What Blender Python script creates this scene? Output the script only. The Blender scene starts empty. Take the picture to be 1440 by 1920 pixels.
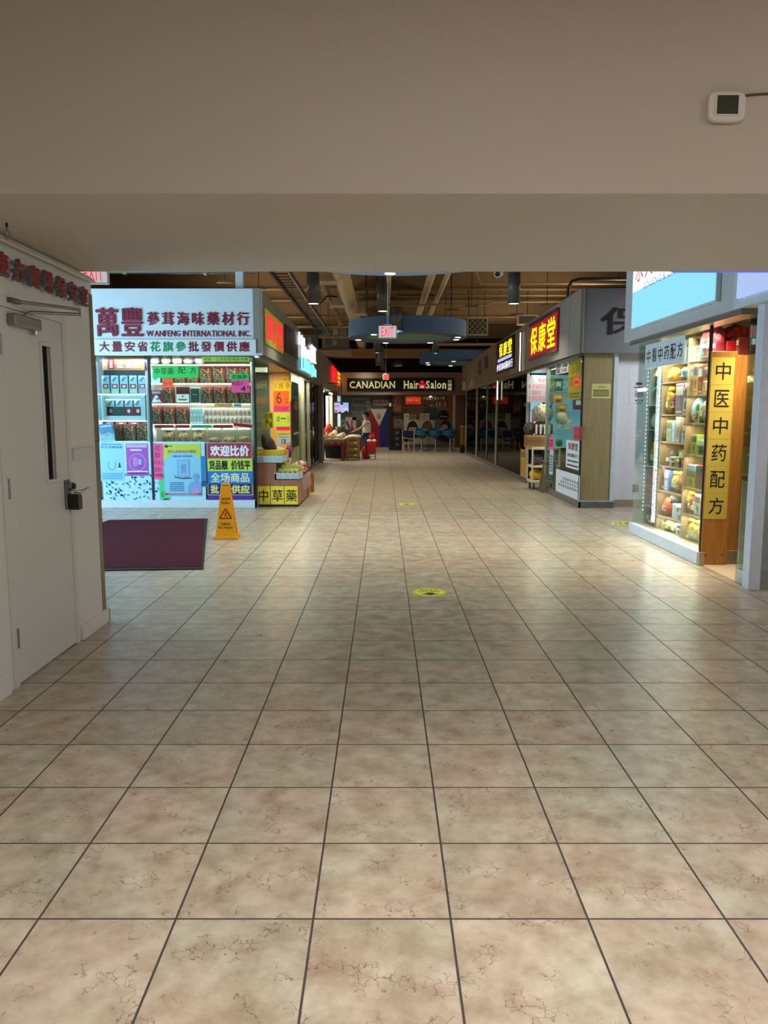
import bpy, math, random
from mathutils import Vector, Matrix, noise
SC = bpy.context.scene
C = SC.collection
RN = random.Random(11)
PI = math.pi

# ------------------------------------------------------------------ camera, exposure, light
F = 1447.0                       # focal length in pixels of the 1440x1920 frame
TH = math.atan(181.0 / F)        # the phone looks slightly down
H = 1.478                        # eye height
cd = bpy.data.cameras.new('camera')
cam = bpy.data.objects.new('camera', cd); C.objects.link(cam)
cam.location = (0, 0, H); cam.rotation_euler = (PI / 2 - TH, 0, 0)
cd.sensor_fit = 'VERTICAL'; cd.sensor_height = 36.0; cd.lens = F / 1920 * 36.0
cd.clip_start = .05; cd.clip_end = 200
SC.camera = cam
vs = SC.view_settings
vs.view_transform = 'Standard'; vs.look = 'None'; vs.gamma = 1; vs.use_curve_mapping = False
vs.exposure = 0.9
W = bpy.data.worlds.new('world'); SC.world = W; W.use_nodes = True
W.node_tree.nodes['Background'].inputs[0].default_value = (1.0, .93, .84, 1)
W.node_tree.nodes['Background'].inputs[1].default_value = 0.06


def lamp(kind, loc, power, col=(1, 1, 1), size=1.0, size_y=None, aim=None, spot=90, blend=.5, name='lamp_light', spread=None):
    l = bpy.data.lights.new(name, kind); l.energy = power; l.color = col
    if kind == 'AREA':
        l.size = size
        if spread: l.spread = math.radians(spread)
        if size_y: l.shape = 'RECTANGLE'; l.size_y = size_y
    elif kind == 'SPOT':
        l.spot_size = math.radians(spot); l.spot_blend = blend; l.shadow_soft_size = size
    else: l.shadow_soft_size = size
    o = bpy.data.objects.new(name, l); C.objects.link(o); o.location = loc
    if aim is not None:
        z = -(Vector(aim) - Vector(loc)).normalized(); y = Vector((0, 1, 0)); y = y - z * y.dot(z)
        if y.length < .2: y = Vector((0, 0, 1)) - z * z.z
        y.normalize(); x = y.cross(z)
        o.rotation_euler = Matrix((x, y, z)).transposed().to_euler()
    return o


WARM = (1, .86, .68); COOL = (.62, .86, 1.0); DAY = (.50, .80, 1.0); NEUT = (1, .95, .88)
# ceiling fixtures of the entrance hall, above and behind the camera
lamp('AREA', (.6, .7, 3.3), 24, (1, .97, .93), .6, 1.2, aim=(.6, .7, 0), name='hall_light')
lamp('SPOT', (.5, .7, 3.3), 250, (1, .97, .92), .25, aim=(.5, 1.1, 0), spot=104, blend=1.0, name='hall_downlight')
lamp('AREA', (2.7, 1.9, 3.1), 4, (1, .86, .74), .3, .8, aim=(2.2, 3.0, 0), name='hall_light')
lamp('AREA', (1.2, -2.2, 3.25), 3.5, (1, .93, .86), .6, 1.2, aim=(.9, 1.5, .5), name='hall_light')
# added side light on the right, out of view, brightening the left wall
lamp('AREA', (5.1, 4.0, 1.7), 20, (1, .97, .93), 2.0, 2.4, aim=(-2, 4.4, 1.3), name='side_fill_light')
# added lamp over the right side passage, brightening the white wall and floor
lamp('AREA', (5.6, 10.9, 3.2), 60, (.86, .93, 1), 1.6, .8, aim=(5.2, 11.2, 0), name='passage_fill_light')
# daylight through the entrance doors beyond the left wall
lamp('AREA', (-6.6, 8.9, 1.7), 190, DAY, 2.9, 3.8, aim=(0, 9.4, 1.0), name='daylight')
# added uplights above the shop fascias, put in to brighten the open deck
for cx_, cy_, cs_ in ((-3.2, 20, 12), (4.4, 20, 12), (-3.6, 14.2, 2), (.6, 33.9, 3)):
    lamp('AREA', (cx_, cy_, 3.55), 70 if cs_ > 5 else 6, (1, .85, .64), .3, cs_ if cs_ > 5 else 1.0, aim=(cx_ * .7, cy_, 6), name='deck_fill_light')
# the concourse is lit by its pendants, ceiling discs, shop tubes and signs (see their builders)


# ------------------------------------------------------------------ picture helpers for measuring
def ray(px, py):
    u = (px - 719.5) / F; v = (py - 960) / F
    return (u, math.cos(TH) - v * math.sin(TH), -math.sin(TH) - v * math.cos(TH))
def atY(px, py, Y):
    r = ray(px, py); t = Y / r[1]; return r[0] * t, H + r[2] * t
def atX(px, py, X):
    r = ray(px, py); t = X / r[0]; return r[1] * t, H + r[2] * t


# ------------------------------------------------------------------ materials
def lin(h):
    if not isinstance(h, str): return tuple(h)
    c = [int(h[i:i + 2], 16) / 255 for i in (0, 2, 4)]
    return tuple(x / 12.92 if x <= .04045 else ((x + .055) / 1.055) ** 2.4 for x in c)

_mc = {}
def M(h, rough=.5, metal=0.0, var=.08, sc=14.0, emit=0.0, bump=0.0, spec=.4):
    k = (h, rough, metal, var, sc, emit, bump, spec)
    if k in _mc: return _mc[k]
    m = bpy.data.materials.new('surface_' + str(h)); m.use_nodes = True
    nt = m.node_tree; N = nt.nodes; L = nt.links; p = N['Principled BSDF']
    c = lin(h)
    tc = N.new('ShaderNodeTexCoord'); nz = N.new('ShaderNodeTexNoise')
    nz.inputs['Scale'].default_value = sc; nz.inputs['Detail'].default_value = 3
    L.new(tc.outputs['Object'], nz.inputs['Vector'])
    mx = N.new('ShaderNodeMix'); mx.data_type = 'RGBA'
    L.new(nz.outputs['Fac'], mx.inputs['Factor'])
    mx.inputs['A'].default_value = (*[max(0, x * (1 - var * 1.6)) for x in c], 1)
    mx.inputs['B'].default_value = (*[min(1, x * (1 + var * 1.6)) for x in c], 1)
    L.new(mx.outputs['Result'], p.inputs['Base Color'])
    p.inputs['Roughness'].default_value = rough; p.inputs['Metallic'].default_value = metal
    p.inputs['Specular IOR Level'].default_value = spec
    if emit:
        L.new(mx.outputs['Result'], p.inputs['Emission Color']); p.inputs['Emission Strength'].default_value = emit
    if bump:
        b = N.new('ShaderNodeBump'); b.inputs['Strength'].default_value = bump; b.inputs['Distance'].default_value = .01
        L.new(nz.outputs['Fac'], b.inputs['Height']); L.new(b.outputs['Normal'], p.inputs['Normal'])
    _mc[k] = m
    return m

def E(h, s=1.0):
    """lit surface: lamp face, neon, screen, backlit sign"""
    k = ('emit', h, s)
    if k in _mc: return _mc[k]
    m = bpy.data.materials.new('lit_' + str(h)); m.use_nodes = True
    p = m.node_tree.nodes['Principled BSDF']; c = lin(h)
    p.inputs['Base Color'].default_value = (*[x * .5 for x in c], 1); p.inputs['Roughness'].default_value = .4
    p.inputs['Emission Color'].default_value = (*c, 1); p.inputs['Emission Strength'].default_value = s
    _mc[k] = m
    return m

def nodes(name):
    m = bpy.data.materials.new(name); m.use_nodes = True
    return m, m.node_tree.nodes, m.node_tree.links, m.node_tree.nodes['Principled BSDF']

def ramp(N, stops, interp='LINEAR'):
    r = N.new('ShaderNodeValToRGB'); r.color_ramp.interpolation = interp
    e = r.color_ramp.elements
    while len(e) < len(stops): e.new(.5)
    for i, (p, h) in enumerate(stops):
        e[i].position = p; c = lin(h) if isinstance(h, str) else (h, h, h); e[i].color = (*c, 1)
    return r

def math_n(N, L, op, a, b=None, cval=None):
    n = N.new('ShaderNodeMath'); n.operation = op
    for i, x in enumerate((a, b, cval)):
        if x is None: continue
        if isinstance(x, (int, float)): n.inputs[i].default_value = x
        else: L.new(x, n.inputs[i])
    return n.outputs[0]

TILE = .4064
def floor_material():
    m, N, L, p = nodes('beige_ceramic_tiles')
    g = N.new('ShaderNodeNewGeometry'); sx = N.new('ShaderNodeSeparateXYZ'); L.new(g.outputs['Position'], sx.inputs[0])
    def cell(o, off):
        t = math_n(N, L, 'ADD', math_n(N, L, 'DIVIDE', o, TILE), off)
        fr = math_n(N, L, 'FRACT', t)
        d = math_n(N, L, 'MINIMUM', fr, math_n(N, L, 'SUBTRACT', 1.0, fr))
        return math_n(N, L, 'FLOOR', t), d
    cx, dx = cell(sx.outputs['X'], 50.515); cy, dy = cell(sx.outputs['Y'], 49.793)
    d = math_n(N, L, 'MINIMUM', dx, dy)
    cv = N.new('ShaderNodeCombineXYZ'); L.new(cx, cv.inputs[0]); L.new(cy, cv.inputs[1])
    wn = N.new('ShaderNodeTexWhiteNoise'); L.new(cv.outputs[0], wn.inputs['Vector'])
    ad = N.new('ShaderNodeVectorMath'); ad.operation = 'MULTIPLY_ADD'
    L.new(wn.outputs['Color'], ad.inputs[0]); ad.inputs[1].default_value = (7, 7, 7); L.new(g.outputs['Position'], ad.inputs[2])
    n1 = N.new('ShaderNodeTexNoise'); n1.inputs['Scale'].default_value = 9.0; n1.inputs['Detail'].default_value = 6; n1.inputs['Roughness'].default_value = .62
    L.new(ad.outputs[0], n1.inputs['Vector'])
    r1 = ramp(N, [(.30, '9f8f7d'), (.42, 'ada08e'), (.52, 'b8ad9c'), (.62, 'c3baaa'), (.74, 'c9c4b9')])
    L.new(n1.outputs['Fac'], r1.inputs[0])
    n1b = N.new('ShaderNodeTexNoise'); n1b.inputs['Scale'].default_value = 2.1; n1b.inputs['Detail'].default_value = 3
    L.new(ad.outputs[0], n1b.inputs['Vector'])
    r1b = ramp(N, [(.38, 'f9eee8'), (.62, 'f2f4ec')]); L.new(n1b.outputs['Fac'], r1b.inputs[0])
    mm = N.new('ShaderNodeMix'); mm.data_type = 'RGBA'; mm.blend_type = 'MULTIPLY'; mm.inputs['Factor'].default_value = 1
    L.new(r1.outputs[0], mm.inputs['A']); L.new(r1b.outputs[0], mm.inputs['B'])
    # short dark hairline veins, clustered
    nd = N.new('ShaderNodeTexNoise'); nd.inputs['Scale'].default_value = 26; nd.inputs['Detail'].default_value = 2
    L.new(ad.outputs[0], nd.inputs['Vector'])
    v2 = N.new('ShaderNodeVectorMath'); v2.operation = 'MULTIPLY_ADD'
    L.new(nd.outputs['Color'], v2.inputs[0]); v2.inputs[1].default_value = (.06, .06, .06); L.new(ad.outputs[0], v2.inputs[2])
    vo = N.new('ShaderNodeTexVoronoi'); vo.feature = 'DISTANCE_TO_EDGE'; vo.inputs['Scale'].default_value = 23
    L.new(v2.outputs[0], vo.inputs['Vector'])
    line = math_n(N, L, 'LESS_THAN', vo.outputs['Distance'], .022)
    n3 = N.new('ShaderNodeTexNoise'); n3.inputs['Scale'].default_value = 9; n3.inputs['Detail'].default_value = 4
    ofs = N.new('ShaderNodeVectorMath'); ofs.inputs[1].default_value = (31, 17, 5); L.new(ad.outputs[0], ofs.inputs[0]); L.new(ofs.outputs[0], n3.inputs['Vector'])
    msk = math_n(N, L, 'GREATER_THAN', n3.outputs['Fac'], .565)
    vein = math_n(N, L, 'MULTIPLY', math_n(N, L, 'MULTIPLY', line, msk), .62)
    mv = N.new('ShaderNodeMix'); mv.data_type = 'RGBA'; L.new(vein, mv.inputs['Factor'])
    L.new(mm.outputs['Result'], mv.inputs['A']); mv.inputs['B'].default_value = (*lin('5d4b3c'), 1)
    tv = math_n(N, L, 'MULTIPLY_ADD', wn.outputs['Value'], .12, .93)
    hs = N.new('ShaderNodeHueSaturation'); L.new(mv.outputs['Result'], hs.inputs['Color']); L.new(tv, hs.inputs['Value'])
    gw = math_n(N, L, 'LESS_THAN', d, .0085)
    mg = N.new('ShaderNodeMix'); mg.data_type = 'RGBA'; L.new(gw, mg.inputs['Factor'])
    L.new(hs.outputs[0], mg.inputs['A']); mg.inputs['B'].default_value = (*lin('3f3836'), 1)
    L.new(mg.outputs['Result'], p.inputs['Base Color'])
    rr = math_n(N, L, 'MULTIPLY_ADD', n1.outputs['Fac'], .12, .24)
    rg = math_n(N, L, 'MAXIMUM', rr, math_n(N, L, 'MULTIPLY', gw, .8)); L.new(rg, p.inputs['Roughness'])
    p.inputs['Specular IOR Level'].default_value = .5
    hgt = math_n(N, L, 'MULTIPLY_ADD', gw, -1.0, math_n(N, L, 'MULTIPLY', n1.outputs['Fac'], .25))
    b = N.new('ShaderNodeBump'); b.inputs['Strength'].default_value = .25; b.inputs['Distance'].default_value = .003
    L.new(hgt, b.inputs['Height']); L.new(b.outputs['Normal'], p.inputs['Normal'])
    return m

def glass_material(name, tint='f2fbf8', refl=1.0, edge=False):
    m = bpy.data.materials.new(name); m.use_nodes = True; nt = m.node_tree; N = nt.nodes; L = nt.links
    N.remove(N['Principled BSDF']); out = N['Material Output']
    t = N.new('ShaderNodeBsdfTransparent'); t.inputs[0].default_value = (*lin(tint), 1)
    g = N.new('ShaderNodeBsdfGlossy'); g.inputs['Roughness'].default_value = .02
    fr = N.new('ShaderNodeFresnel'); fr.inputs[0].default_value = 1.5
    nz = N.new('ShaderNodeTexNoise'); nz.inputs['Scale'].default_value = .8
    bp = N.new('ShaderNodeBump'); bp.inputs['Strength'].default_value = .02; L.new(nz.outputs['Fac'], bp.inputs['Height'])
    L.new(bp.outputs['Normal'], g.inputs['Normal'])
    f = math_n(N, L, 'MULTIPLY', fr.outputs[0], refl)
    mx = N.new('ShaderNodeMixShader'); L.new(f, mx.inputs[0]); L.new(t.outputs[0], mx.inputs[1]); L.new(g.outputs[0], mx.inputs[2])
    L.new(mx.outputs[0], out.inputs['Surface'])
    return m

def wood_material(name, a, b, sc=3.0, rough=.45, axis='Z'):
    m, N, L, p = nodes(name)
    tc = N.new('ShaderNodeTexCoord'); mp = N.new('ShaderNodeMapping')
    mp.inputs['Scale'].default_value = (14, 14, 1.2) if axis == 'Z' else (1.2, 14, 14)
    L.new(tc.outputs['Object'], mp.inputs[0])
    nz = N.new('ShaderNodeTexNoise'); nz.inputs['Scale'].default_value = sc; nz.inputs['Detail'].default_value = 6
    nz.inputs['Distortion'].default_value = .6; L.new(mp.outputs[0], nz.inputs['Vector'])
    r = ramp(N, [(.3, a), (.7, b)]); L.new(nz.outputs['Fac'], r.inputs[0]); L.new(r.outputs[0], p.inputs['Base Color'])
    p.inputs['Roughness'].default_value = rough
    return m

def speckle_material(name, cols, sc=60.0, rough=.6, emit=0):
    """a heap of dried roots, slices or the picture of one: cells in several colours"""
    m, N, L, p = nodes(name)
    tc = N.new('ShaderNodeTexCoord'); nz = N.new('ShaderNodeTexNoise'); nz.inputs['Scale'].default_value = sc * .5
    L.new(tc.outputs['Object'], nz.inputs['Vector'])
    v2 = N.new('ShaderNodeVectorMath'); v2.operation = 'MULTIPLY_ADD'
    L.new(nz.outputs['Color'], v2.inputs[0]); v2.inputs[1].default_value = (.02, .02, .02); L.new(tc.outputs['Object'], v2.inputs[2])
    vo = N.new('ShaderNodeTexVoronoi'); vo.inputs['Scale'].default_value = sc; L.new(v2.outputs[0], vo.inputs['Vector'])
    sp = N.new('ShaderNodeSeparateColor'); L.new(vo.outputs['Color'], sp.inputs[0])
    r = ramp(N, [(i / len(cols), c) for i, c in enumerate(cols)], 'CONSTANT'); L.new(sp.outputs[0], r.inputs[0])
    dk = ramp(N, [(.0, 'ffffff'), (.55, '8a8a8a')]); L.new(vo.outputs['Distance'], dk.inputs[0])
    dk.color_ramp.elements[1].position = .9
    mm = N.new('ShaderNodeMix'); mm.data_type = 'RGBA'; mm.blend_type = 'MULTIPLY'; mm.inputs['Factor'].default_value = .6
    L.new(r.outputs[0], mm.inputs['A']); L.new(dk.outputs[0], mm.inputs['B'])
    L.new(mm.outputs['Result'], p.inputs['Base Color']); p.inputs['Roughness'].default_value = rough
    b = N.new('ShaderNodeBump'); b.inputs['Strength'].default_value = .5; b.inputs['Distance'].default_value = .01
    L.new(vo.outputs['Distance'], b.inputs['Height']); L.new(b.outputs['Normal'], p.inputs['Normal'])
    return m

def mat_rubber():
    m, N, L, p = nodes('burgundy_ribbed_carpet')
    tc = N.new('ShaderNodeTexCoord'); w = N.new('ShaderNodeTexWave'); w.inputs['Scale'].default_value = 9; w.bands_direction = 'X'
    w.inputs['Distortion'].default_value = .6; w.inputs['Detail'].default_value = 2; L.new(tc.outputs['Object'], w.inputs['Vector'])
    nz = N.new('ShaderNodeTexNoise'); nz.inputs['Scale'].default_value = 220; L.new(tc.outputs['Object'], nz.inputs['Vector'])
    r = ramp(N, [(.2, '2c1219'), (.8, '571f2d')]); f = math_n(N, L, 'MULTIPLY_ADD', nz.outputs['Fac'], .5, math_n(N, L, 'MULTIPLY', w.outputs['Fac'], .5))
    L.new(f, r.inputs[0]); L.new(r.outputs[0], p.inputs['Base Color']); p.inputs['Roughness'].default_value = .95; p.inputs['Specular IOR Level'].default_value = .1
    b = N.new('ShaderNodeBump'); b.inputs['Strength'].default_value = .6; b.inputs['Distance'].default_value = .006
    L.new(f, b.inputs['Height']); L.new(b.outputs['Normal'], p.inputs['Normal'])
    return m

GLASS = glass_material('clear_glass', refl=.45); GLASS_G = glass_material('greenish_glass', 'd6ebe4', .5); PLASTIC = glass_material('clear_film', 'f4f4f2', .35)
GLASS_D = glass_material('smoky_glass', '8f9690', .45); GLASS_L = glass_material('bright_clear_glass', 'f6faf4', .12)
def frosted_material():
    m = bpy.data.materials.new('frosted_film_glass'); m.use_nodes = True; nt = m.node_tree; N = nt.nodes; L = nt.links; p = N['Principled BSDF']; out = N['Material Output']
    tc = N.new('ShaderNodeTexCoord'); nz = N.new('ShaderNodeTexNoise'); nz.inputs['Scale'].default_value = 1.5; L.new(tc.outputs['Object'], nz.inputs['Vector'])
    r = ramp(N, [(.3, '7f8d8c'), (.7, 'a3b0ae')]); L.new(nz.outputs['Fac'], r.inputs[0]); L.new(r.outputs[0], p.inputs['Base Color']); p.inputs['Roughness'].default_value = .25
    t = N.new('ShaderNodeBsdfTransparent'); mx = N.new('ShaderNodeMixShader'); mx.inputs[0].default_value = .7
    L.new(t.outputs[0], mx.inputs[1]); L.new(p.outputs[0], mx.inputs[2]); L.new(mx.outputs[0], out.inputs['Surface'])
    return m
FROST = frosted_material()
ROOTS = speckle_material('dried_roots', ['8a7350', 'b59a6c', '5b4a31', 'c9b48c', '3c3122'], 90)
ROOTPIC = speckle_material('root_picture', ['2a2a20', '6e6a3e', '4a4430', '918456', '1c1d18', '77603a'], 55)
GREYBAG = speckle_material('dark_dried_fungus', ['3a362f', '5a5348', '27241f', '6d6454'], 70)
GOLDBAG = speckle_material('golden_wrap', ['c99a1e', 'e0b52e', 'a87c16', 'f0cf55'], 26)
REDBAG = speckle_material('red_wrap', ['8e1f22', 'b52f2d', '6e1518', 'a32c38'], 26)
SEED = speckle_material('mixed_dried_goods', ['9a8a6a', '7a6a4c', 'b8a884', '5d5138', 'c8bca0'], 80)
LEAFPIC = speckle_material('leaf_print', ['bfe3ef'], 20)
WOOD_P = wood_material('pinkish_laminate', '8a5a48', 'a87560'); WOOD_O = wood_material('orange_laminate', '9a6426', 'b87e38')
WOOD_D = wood_material('dark_brown_wood', '4d3524', '6a4a30'); WOOD_B = wood_material('beige_panel', '8e7c56', 'a08e64', 2)
CARD = M('a97e50', .8, var=.1); CHROME = M('c8c8c8', .25, 1.0); STEEL = M('8d8d8a', .38, .9); BLACK = M('121212', .45); WHITE = M('e6e6e4', .5, var=.03)


# ------------------------------------------------------------------ mesh builder
_tx = {}
def text_shape(s, bold=0.0):
    k = (s, bold)
    if k not in _tx:
        c = bpy.data.curves.new('t', 'FONT'); c.body = s; c.resolution_u = 2; c.offset = bold; c.align_x = 'LEFT'
        o = bpy.data.objects.new('t', c); C.objects.link(o)
        dg = bpy.context.evaluated_depsgraph_get(); me = bpy.data.meshes.new_from_object(o.evaluated_get(dg))
        v = [(p.co.x, p.co.y) for p in me.vertices]; f = [tuple(p.vertices) for p in me.polygons]
        bpy.data.objects.remove(o); bpy.data.curves.remove(c); bpy.data.meshes.remove(me)
        _tx[k] = (v, f)
    return _tx[k]

class B:
    def __init__(s):
        s.v = []; s.f = []; s.mi = []; s.sm = []; s.mats = []; s.T = None
    def add(s, vs, fs, m, smooth=False):
        if m not in s.mats: s.mats.append(m)
        k = s.mats.index(m); n = len(s.v)
        s.v += [tuple(s.T @ Vector(q)) if s.T else tuple(q) for q in vs]
        for f in fs: s.f.append(tuple(i + n for i in f)); s.mi.append(k); s.sm.append(smooth)
        return s
    def box(s, x0, x1, y0, y1, z0, z1, m):
        v = [(x, y, z) for z in (z0, z1) for y in (y0, y1) for x in (x0, x1)]
        return s.add(v, [(0, 2, 3, 1), (4, 5, 7, 6), (0, 1, 5, 4), (2, 6, 7, 3), (0, 4, 6, 2), (1, 3, 7, 5)], m)
    def rect(s, x0, x1, z0, z1, y, m):
        return s.add([(x0, y, z0), (x1, y, z0), (x1, y, z1), (x0, y, z1)], [(0, 1, 2, 3)], m)
    def poly(s, pts, y, m):
        return s.add([(x, y, z) for x, z in pts], [tuple(range(len(pts)))], m)
    def quad(s, pts, m):
        return s.add(pts, [tuple(range(len(pts)))], m)
    def prism(s, pts, y0, y1, m):
        n = len(pts); v = [(x, y0, z) for x, z in pts] + [(x, y1, z) for x, z in pts]
        f = [tuple(range(n)), tuple(range(2 * n - 1, n - 1, -1))] + [(i, i + n, (i + 1) % n + n, (i + 1) % n) for i in range(n)]
        return s.add(v, f, m)
    def vprism(s, pts, z0, z1, m):
        n = len(pts); v = [(x, y, z0) for x, y in pts] + [(x, y, z1) for x, y in pts]
        f = [tuple(range(n - 1, -1, -1)), tuple(range(n, 2 * n))] + [(i, (i + 1) % n, (i + 1) % n + n, i + n) for i in range(n)]
        return s.add(v, f, m)
    def cyl(s, p, q, r, m, n=14, r2=None, caps=True):
        p = Vector(p); q = Vector(q); d = (q - p).normalized(); r2 = r if r2 is None else r2
        a = d.orthogonal().normalized(); b = d.cross(a)
        v = []
        for c, rr in ((p, r), (q, r2)):
            v += [c + a * math.cos(2 * PI * i / n) * rr + b * math.sin(2 * PI * i / n) * rr for i in range(n)]
        s.add(v, [(i, (i + 1) % n, (i + 1) % n + n, i + n) for i in range(n)], m, True)
        if caps: s.add(v, [tuple(range(n - 1, -1, -1)), tuple(range(n, 2 * n))], m)
        return s
    def tube(s, pts, r, m, n=8):
        P = [Vector(p) for p in pts]; rings = []; a = None
        for i, p in enumerate(P):
            d = (P[min(i + 1, len(P) - 1)] - P[max(i - 1, 0)]).normalized()
            a = d.orthogonal().normalized() if a is None else (a - d * a.dot(d)).normalized()
            b = d.cross(a); rr = r[i] if isinstance(r, (list, tuple)) else r
            rings.append([p + a * math.cos(2 * PI * k / n) * rr + b * math.sin(2 * PI * k / n) * rr for k in range(n)])
        v = [x for g in rings for x in g]
        f = [(i * n + k, i * n + (k + 1) % n, (i + 1) * n + (k + 1) % n, (i + 1) * n + k) for i in range(len(P) - 1) for k in range(n)]
        s.add(v, f, m, True)
        return s.add(v, [tuple(range(n - 1, -1, -1)), tuple(range(len(v) - n, len(v)))], m)
    def lathe(s, c, prof, m, n=20):
        v = [(c[0] + r * math.cos(2 * PI * k / n), c[1] + r * math.sin(2 * PI * k / n), c[2] + z) for r, z in prof for k in range(n)]
        f = [(i * n + k, i * n + (k + 1) % n, (i + 1) * n + (k + 1) % n, (i + 1) * n + k) for i in range(len(prof) - 1) for k in range(n)]
        return s.add(v, f, m, True)
    def ell(s, cx, cz, rx, rz, y, m, n=20, a0=0, a1=2 * PI):
        full = abs(a1 - a0 - 2 * PI) < 1e-6
        k = n if full else n + 1
        pts = [(cx + rx * math.cos(a0 + (a1 - a0) * i / n), cz + rz * math.sin(a0 + (a1 - a0) * i / n)) for i in range(k)]
        return s.poly(pts, y, m)
    def ring(s, cx, cz, r0, r1, rz0, rz1, y, m, n=24, a0=0, a1=2 * PI):
        v = []
        for i in range(n + 1):
            a = a0 + (a1 - a0) * i / n
            v += [(cx + r0 * math.cos(a), y, cz + rz0 * math.sin(a)), (cx + r1 * math.cos(a), y, cz + rz1 * math.sin(a))]
        return s.add(v, [(2 * i, 2 * i + 1, 2 * i + 3, 2 * i + 2) for i in range(n)], m)
    def blob(s, c, rx, ry, rz, m, amp=.12, seed=0, nu=16, nv=10, flat=None, fr=2.2):
        v = []
        for j in range(nv + 1):
            t = PI * j / nv
            for i in range(nu):
                a = 2 * PI * i / nu
                q = Vector((math.sin(t) * math.cos(a), math.sin(t) * math.sin(a), -math.cos(t)))
                k = 1 + amp * noise.noise(q * fr + Vector((seed * 3.7, seed * 1.3, seed)))
                z = c[2] + q.z * rz * k
                if flat is not None: z = max(z, flat)
                v.append((c[0] + q.x * rx * k, c[1] + q.y * ry * k, z))
        f = [(j * nu + i, j * nu + (i + 1) % nu, (j + 1) * nu + (i + 1) % nu, (j + 1) * nu + i) for j in range(nv) for i in range(nu)]
        return s.add(v, f, m, True)
    def text(s, t, x0, x1, z0, z1, y, m, bold=0.0, depth=0.0, side=None):
        """lettering fitted to the rectangle; bold thickens every stroke by overprinting"""
        v, f = text_shape(t)
        if not v: return s
        a0 = min(p[0] for p in v); a1 = max(p[0] for p in v); b0 = min(p[1] for p in v); b1 = max(p[1] for p in v)
        bd = max(bold, 0)
        kx = (x1 - x0) / max(a1 - a0 + 2 * bd, 1e-6); kz = (z1 - z0) / max(b1 - b0 + 2 * bd, 1e-6)
        mx = (x0 + x1) / 2; mz = (z0 + z1) / 2; am = (a0 + a1) / 2; bm = (b0 + b1) / 2
        offs = [(0, 0)] if bd <= 0 else [(-bd, 0), (bd, 0), (0, bd * .8), (0, -bd * .8)]
        for j, (ox, oz) in enumerate(offs):
            q = [(mx + (p[0] - am + ox) * kx, y - depth - j * .00007, mz + (p[1] - bm + oz) * kz) for p in v]
            s.add(q, f, m)
            if depth:
                cnt = {}
                for g in f:
                    for i in range(len(g)): cnt[(g[i], g[(i + 1) % len(g)])] = 1
                n = len(q); q2 = q + [(p[0], y, p[2]) for p in q]
                s.add(q2, [(b, a, a + n, b + n) for (a, b) in cnt if (b, a) not in cnt], side or m)
        return s
    def out(s, name, parent=None, loc=(0, 0, 0), rz=0.0, bevel=0.0, rot=None, bseg=2):
        me = bpy.data.meshes.new(name); me.from_pydata(s.v, [], s.f)
        for m in s.mats: me.materials.append(m)
        me.polygons.foreach_set('material_index', s.mi); me.polygons.foreach_set('use_smooth', s.sm); me.update()
        o = bpy.data.objects.new(name, me); C.objects.link(o); o.location = loc
        o.rotation_euler = rot if rot else (0, 0, rz)
        if parent: o.parent = parent
        if bevel:
            b = o.modifiers.new('edge', 'BEVEL'); b.width = bevel; b.segments = bseg; b.limit_method = 'ANGLE'; b.angle_limit = math.radians(40)
        return o

def tag(o, label, cat, group=None, kind=None):
    o['label'] = label; o['category'] = cat
    if group: o['group'] = group
    if kind: o['kind'] = kind
    return o
def thing(name, label, cat, loc=(0, 0, 0), rz=0.0, group=None):
    o = bpy.data.objects.new(name, None); o.empty_display_size = .1; C.objects.link(o)
    o.location = loc; o.rotation_euler = (0, 0, rz)
    return tag(o, label, cat, group)
def struct(o, label=None):
    o['kind'] = 'structure'
    if label: o['label'] = label
    return o
def clone(root, loc, rz=None, label=None, group=None, scale=None):
    r = root.copy(); C.objects.link(r); r.location = loc
    if rz is not None: r.rotation_euler = (0, 0, rz)
    if label: r['label'] = label
    if group: r['group'] = group
    if scale: r.scale = scale
    for ch in list(root.children):
        c = ch.copy(); C.objects.link(c); c.parent = r
        for g in list(ch.children):
            d = g.copy(); C.objects.link(d); d.parent = c
    return r
LEFT = PI / 2       # faces +X: stands along the left side of the concourse
RIGHT = -PI / 2     # faces -X: stands along the right side
ORD = ['first', 'second', 'third', 'fourth', 'fifth', 'sixth', 'seventh', 'eighth', 'ninth', 'tenth', 'eleventh', 'twelfth']

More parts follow.
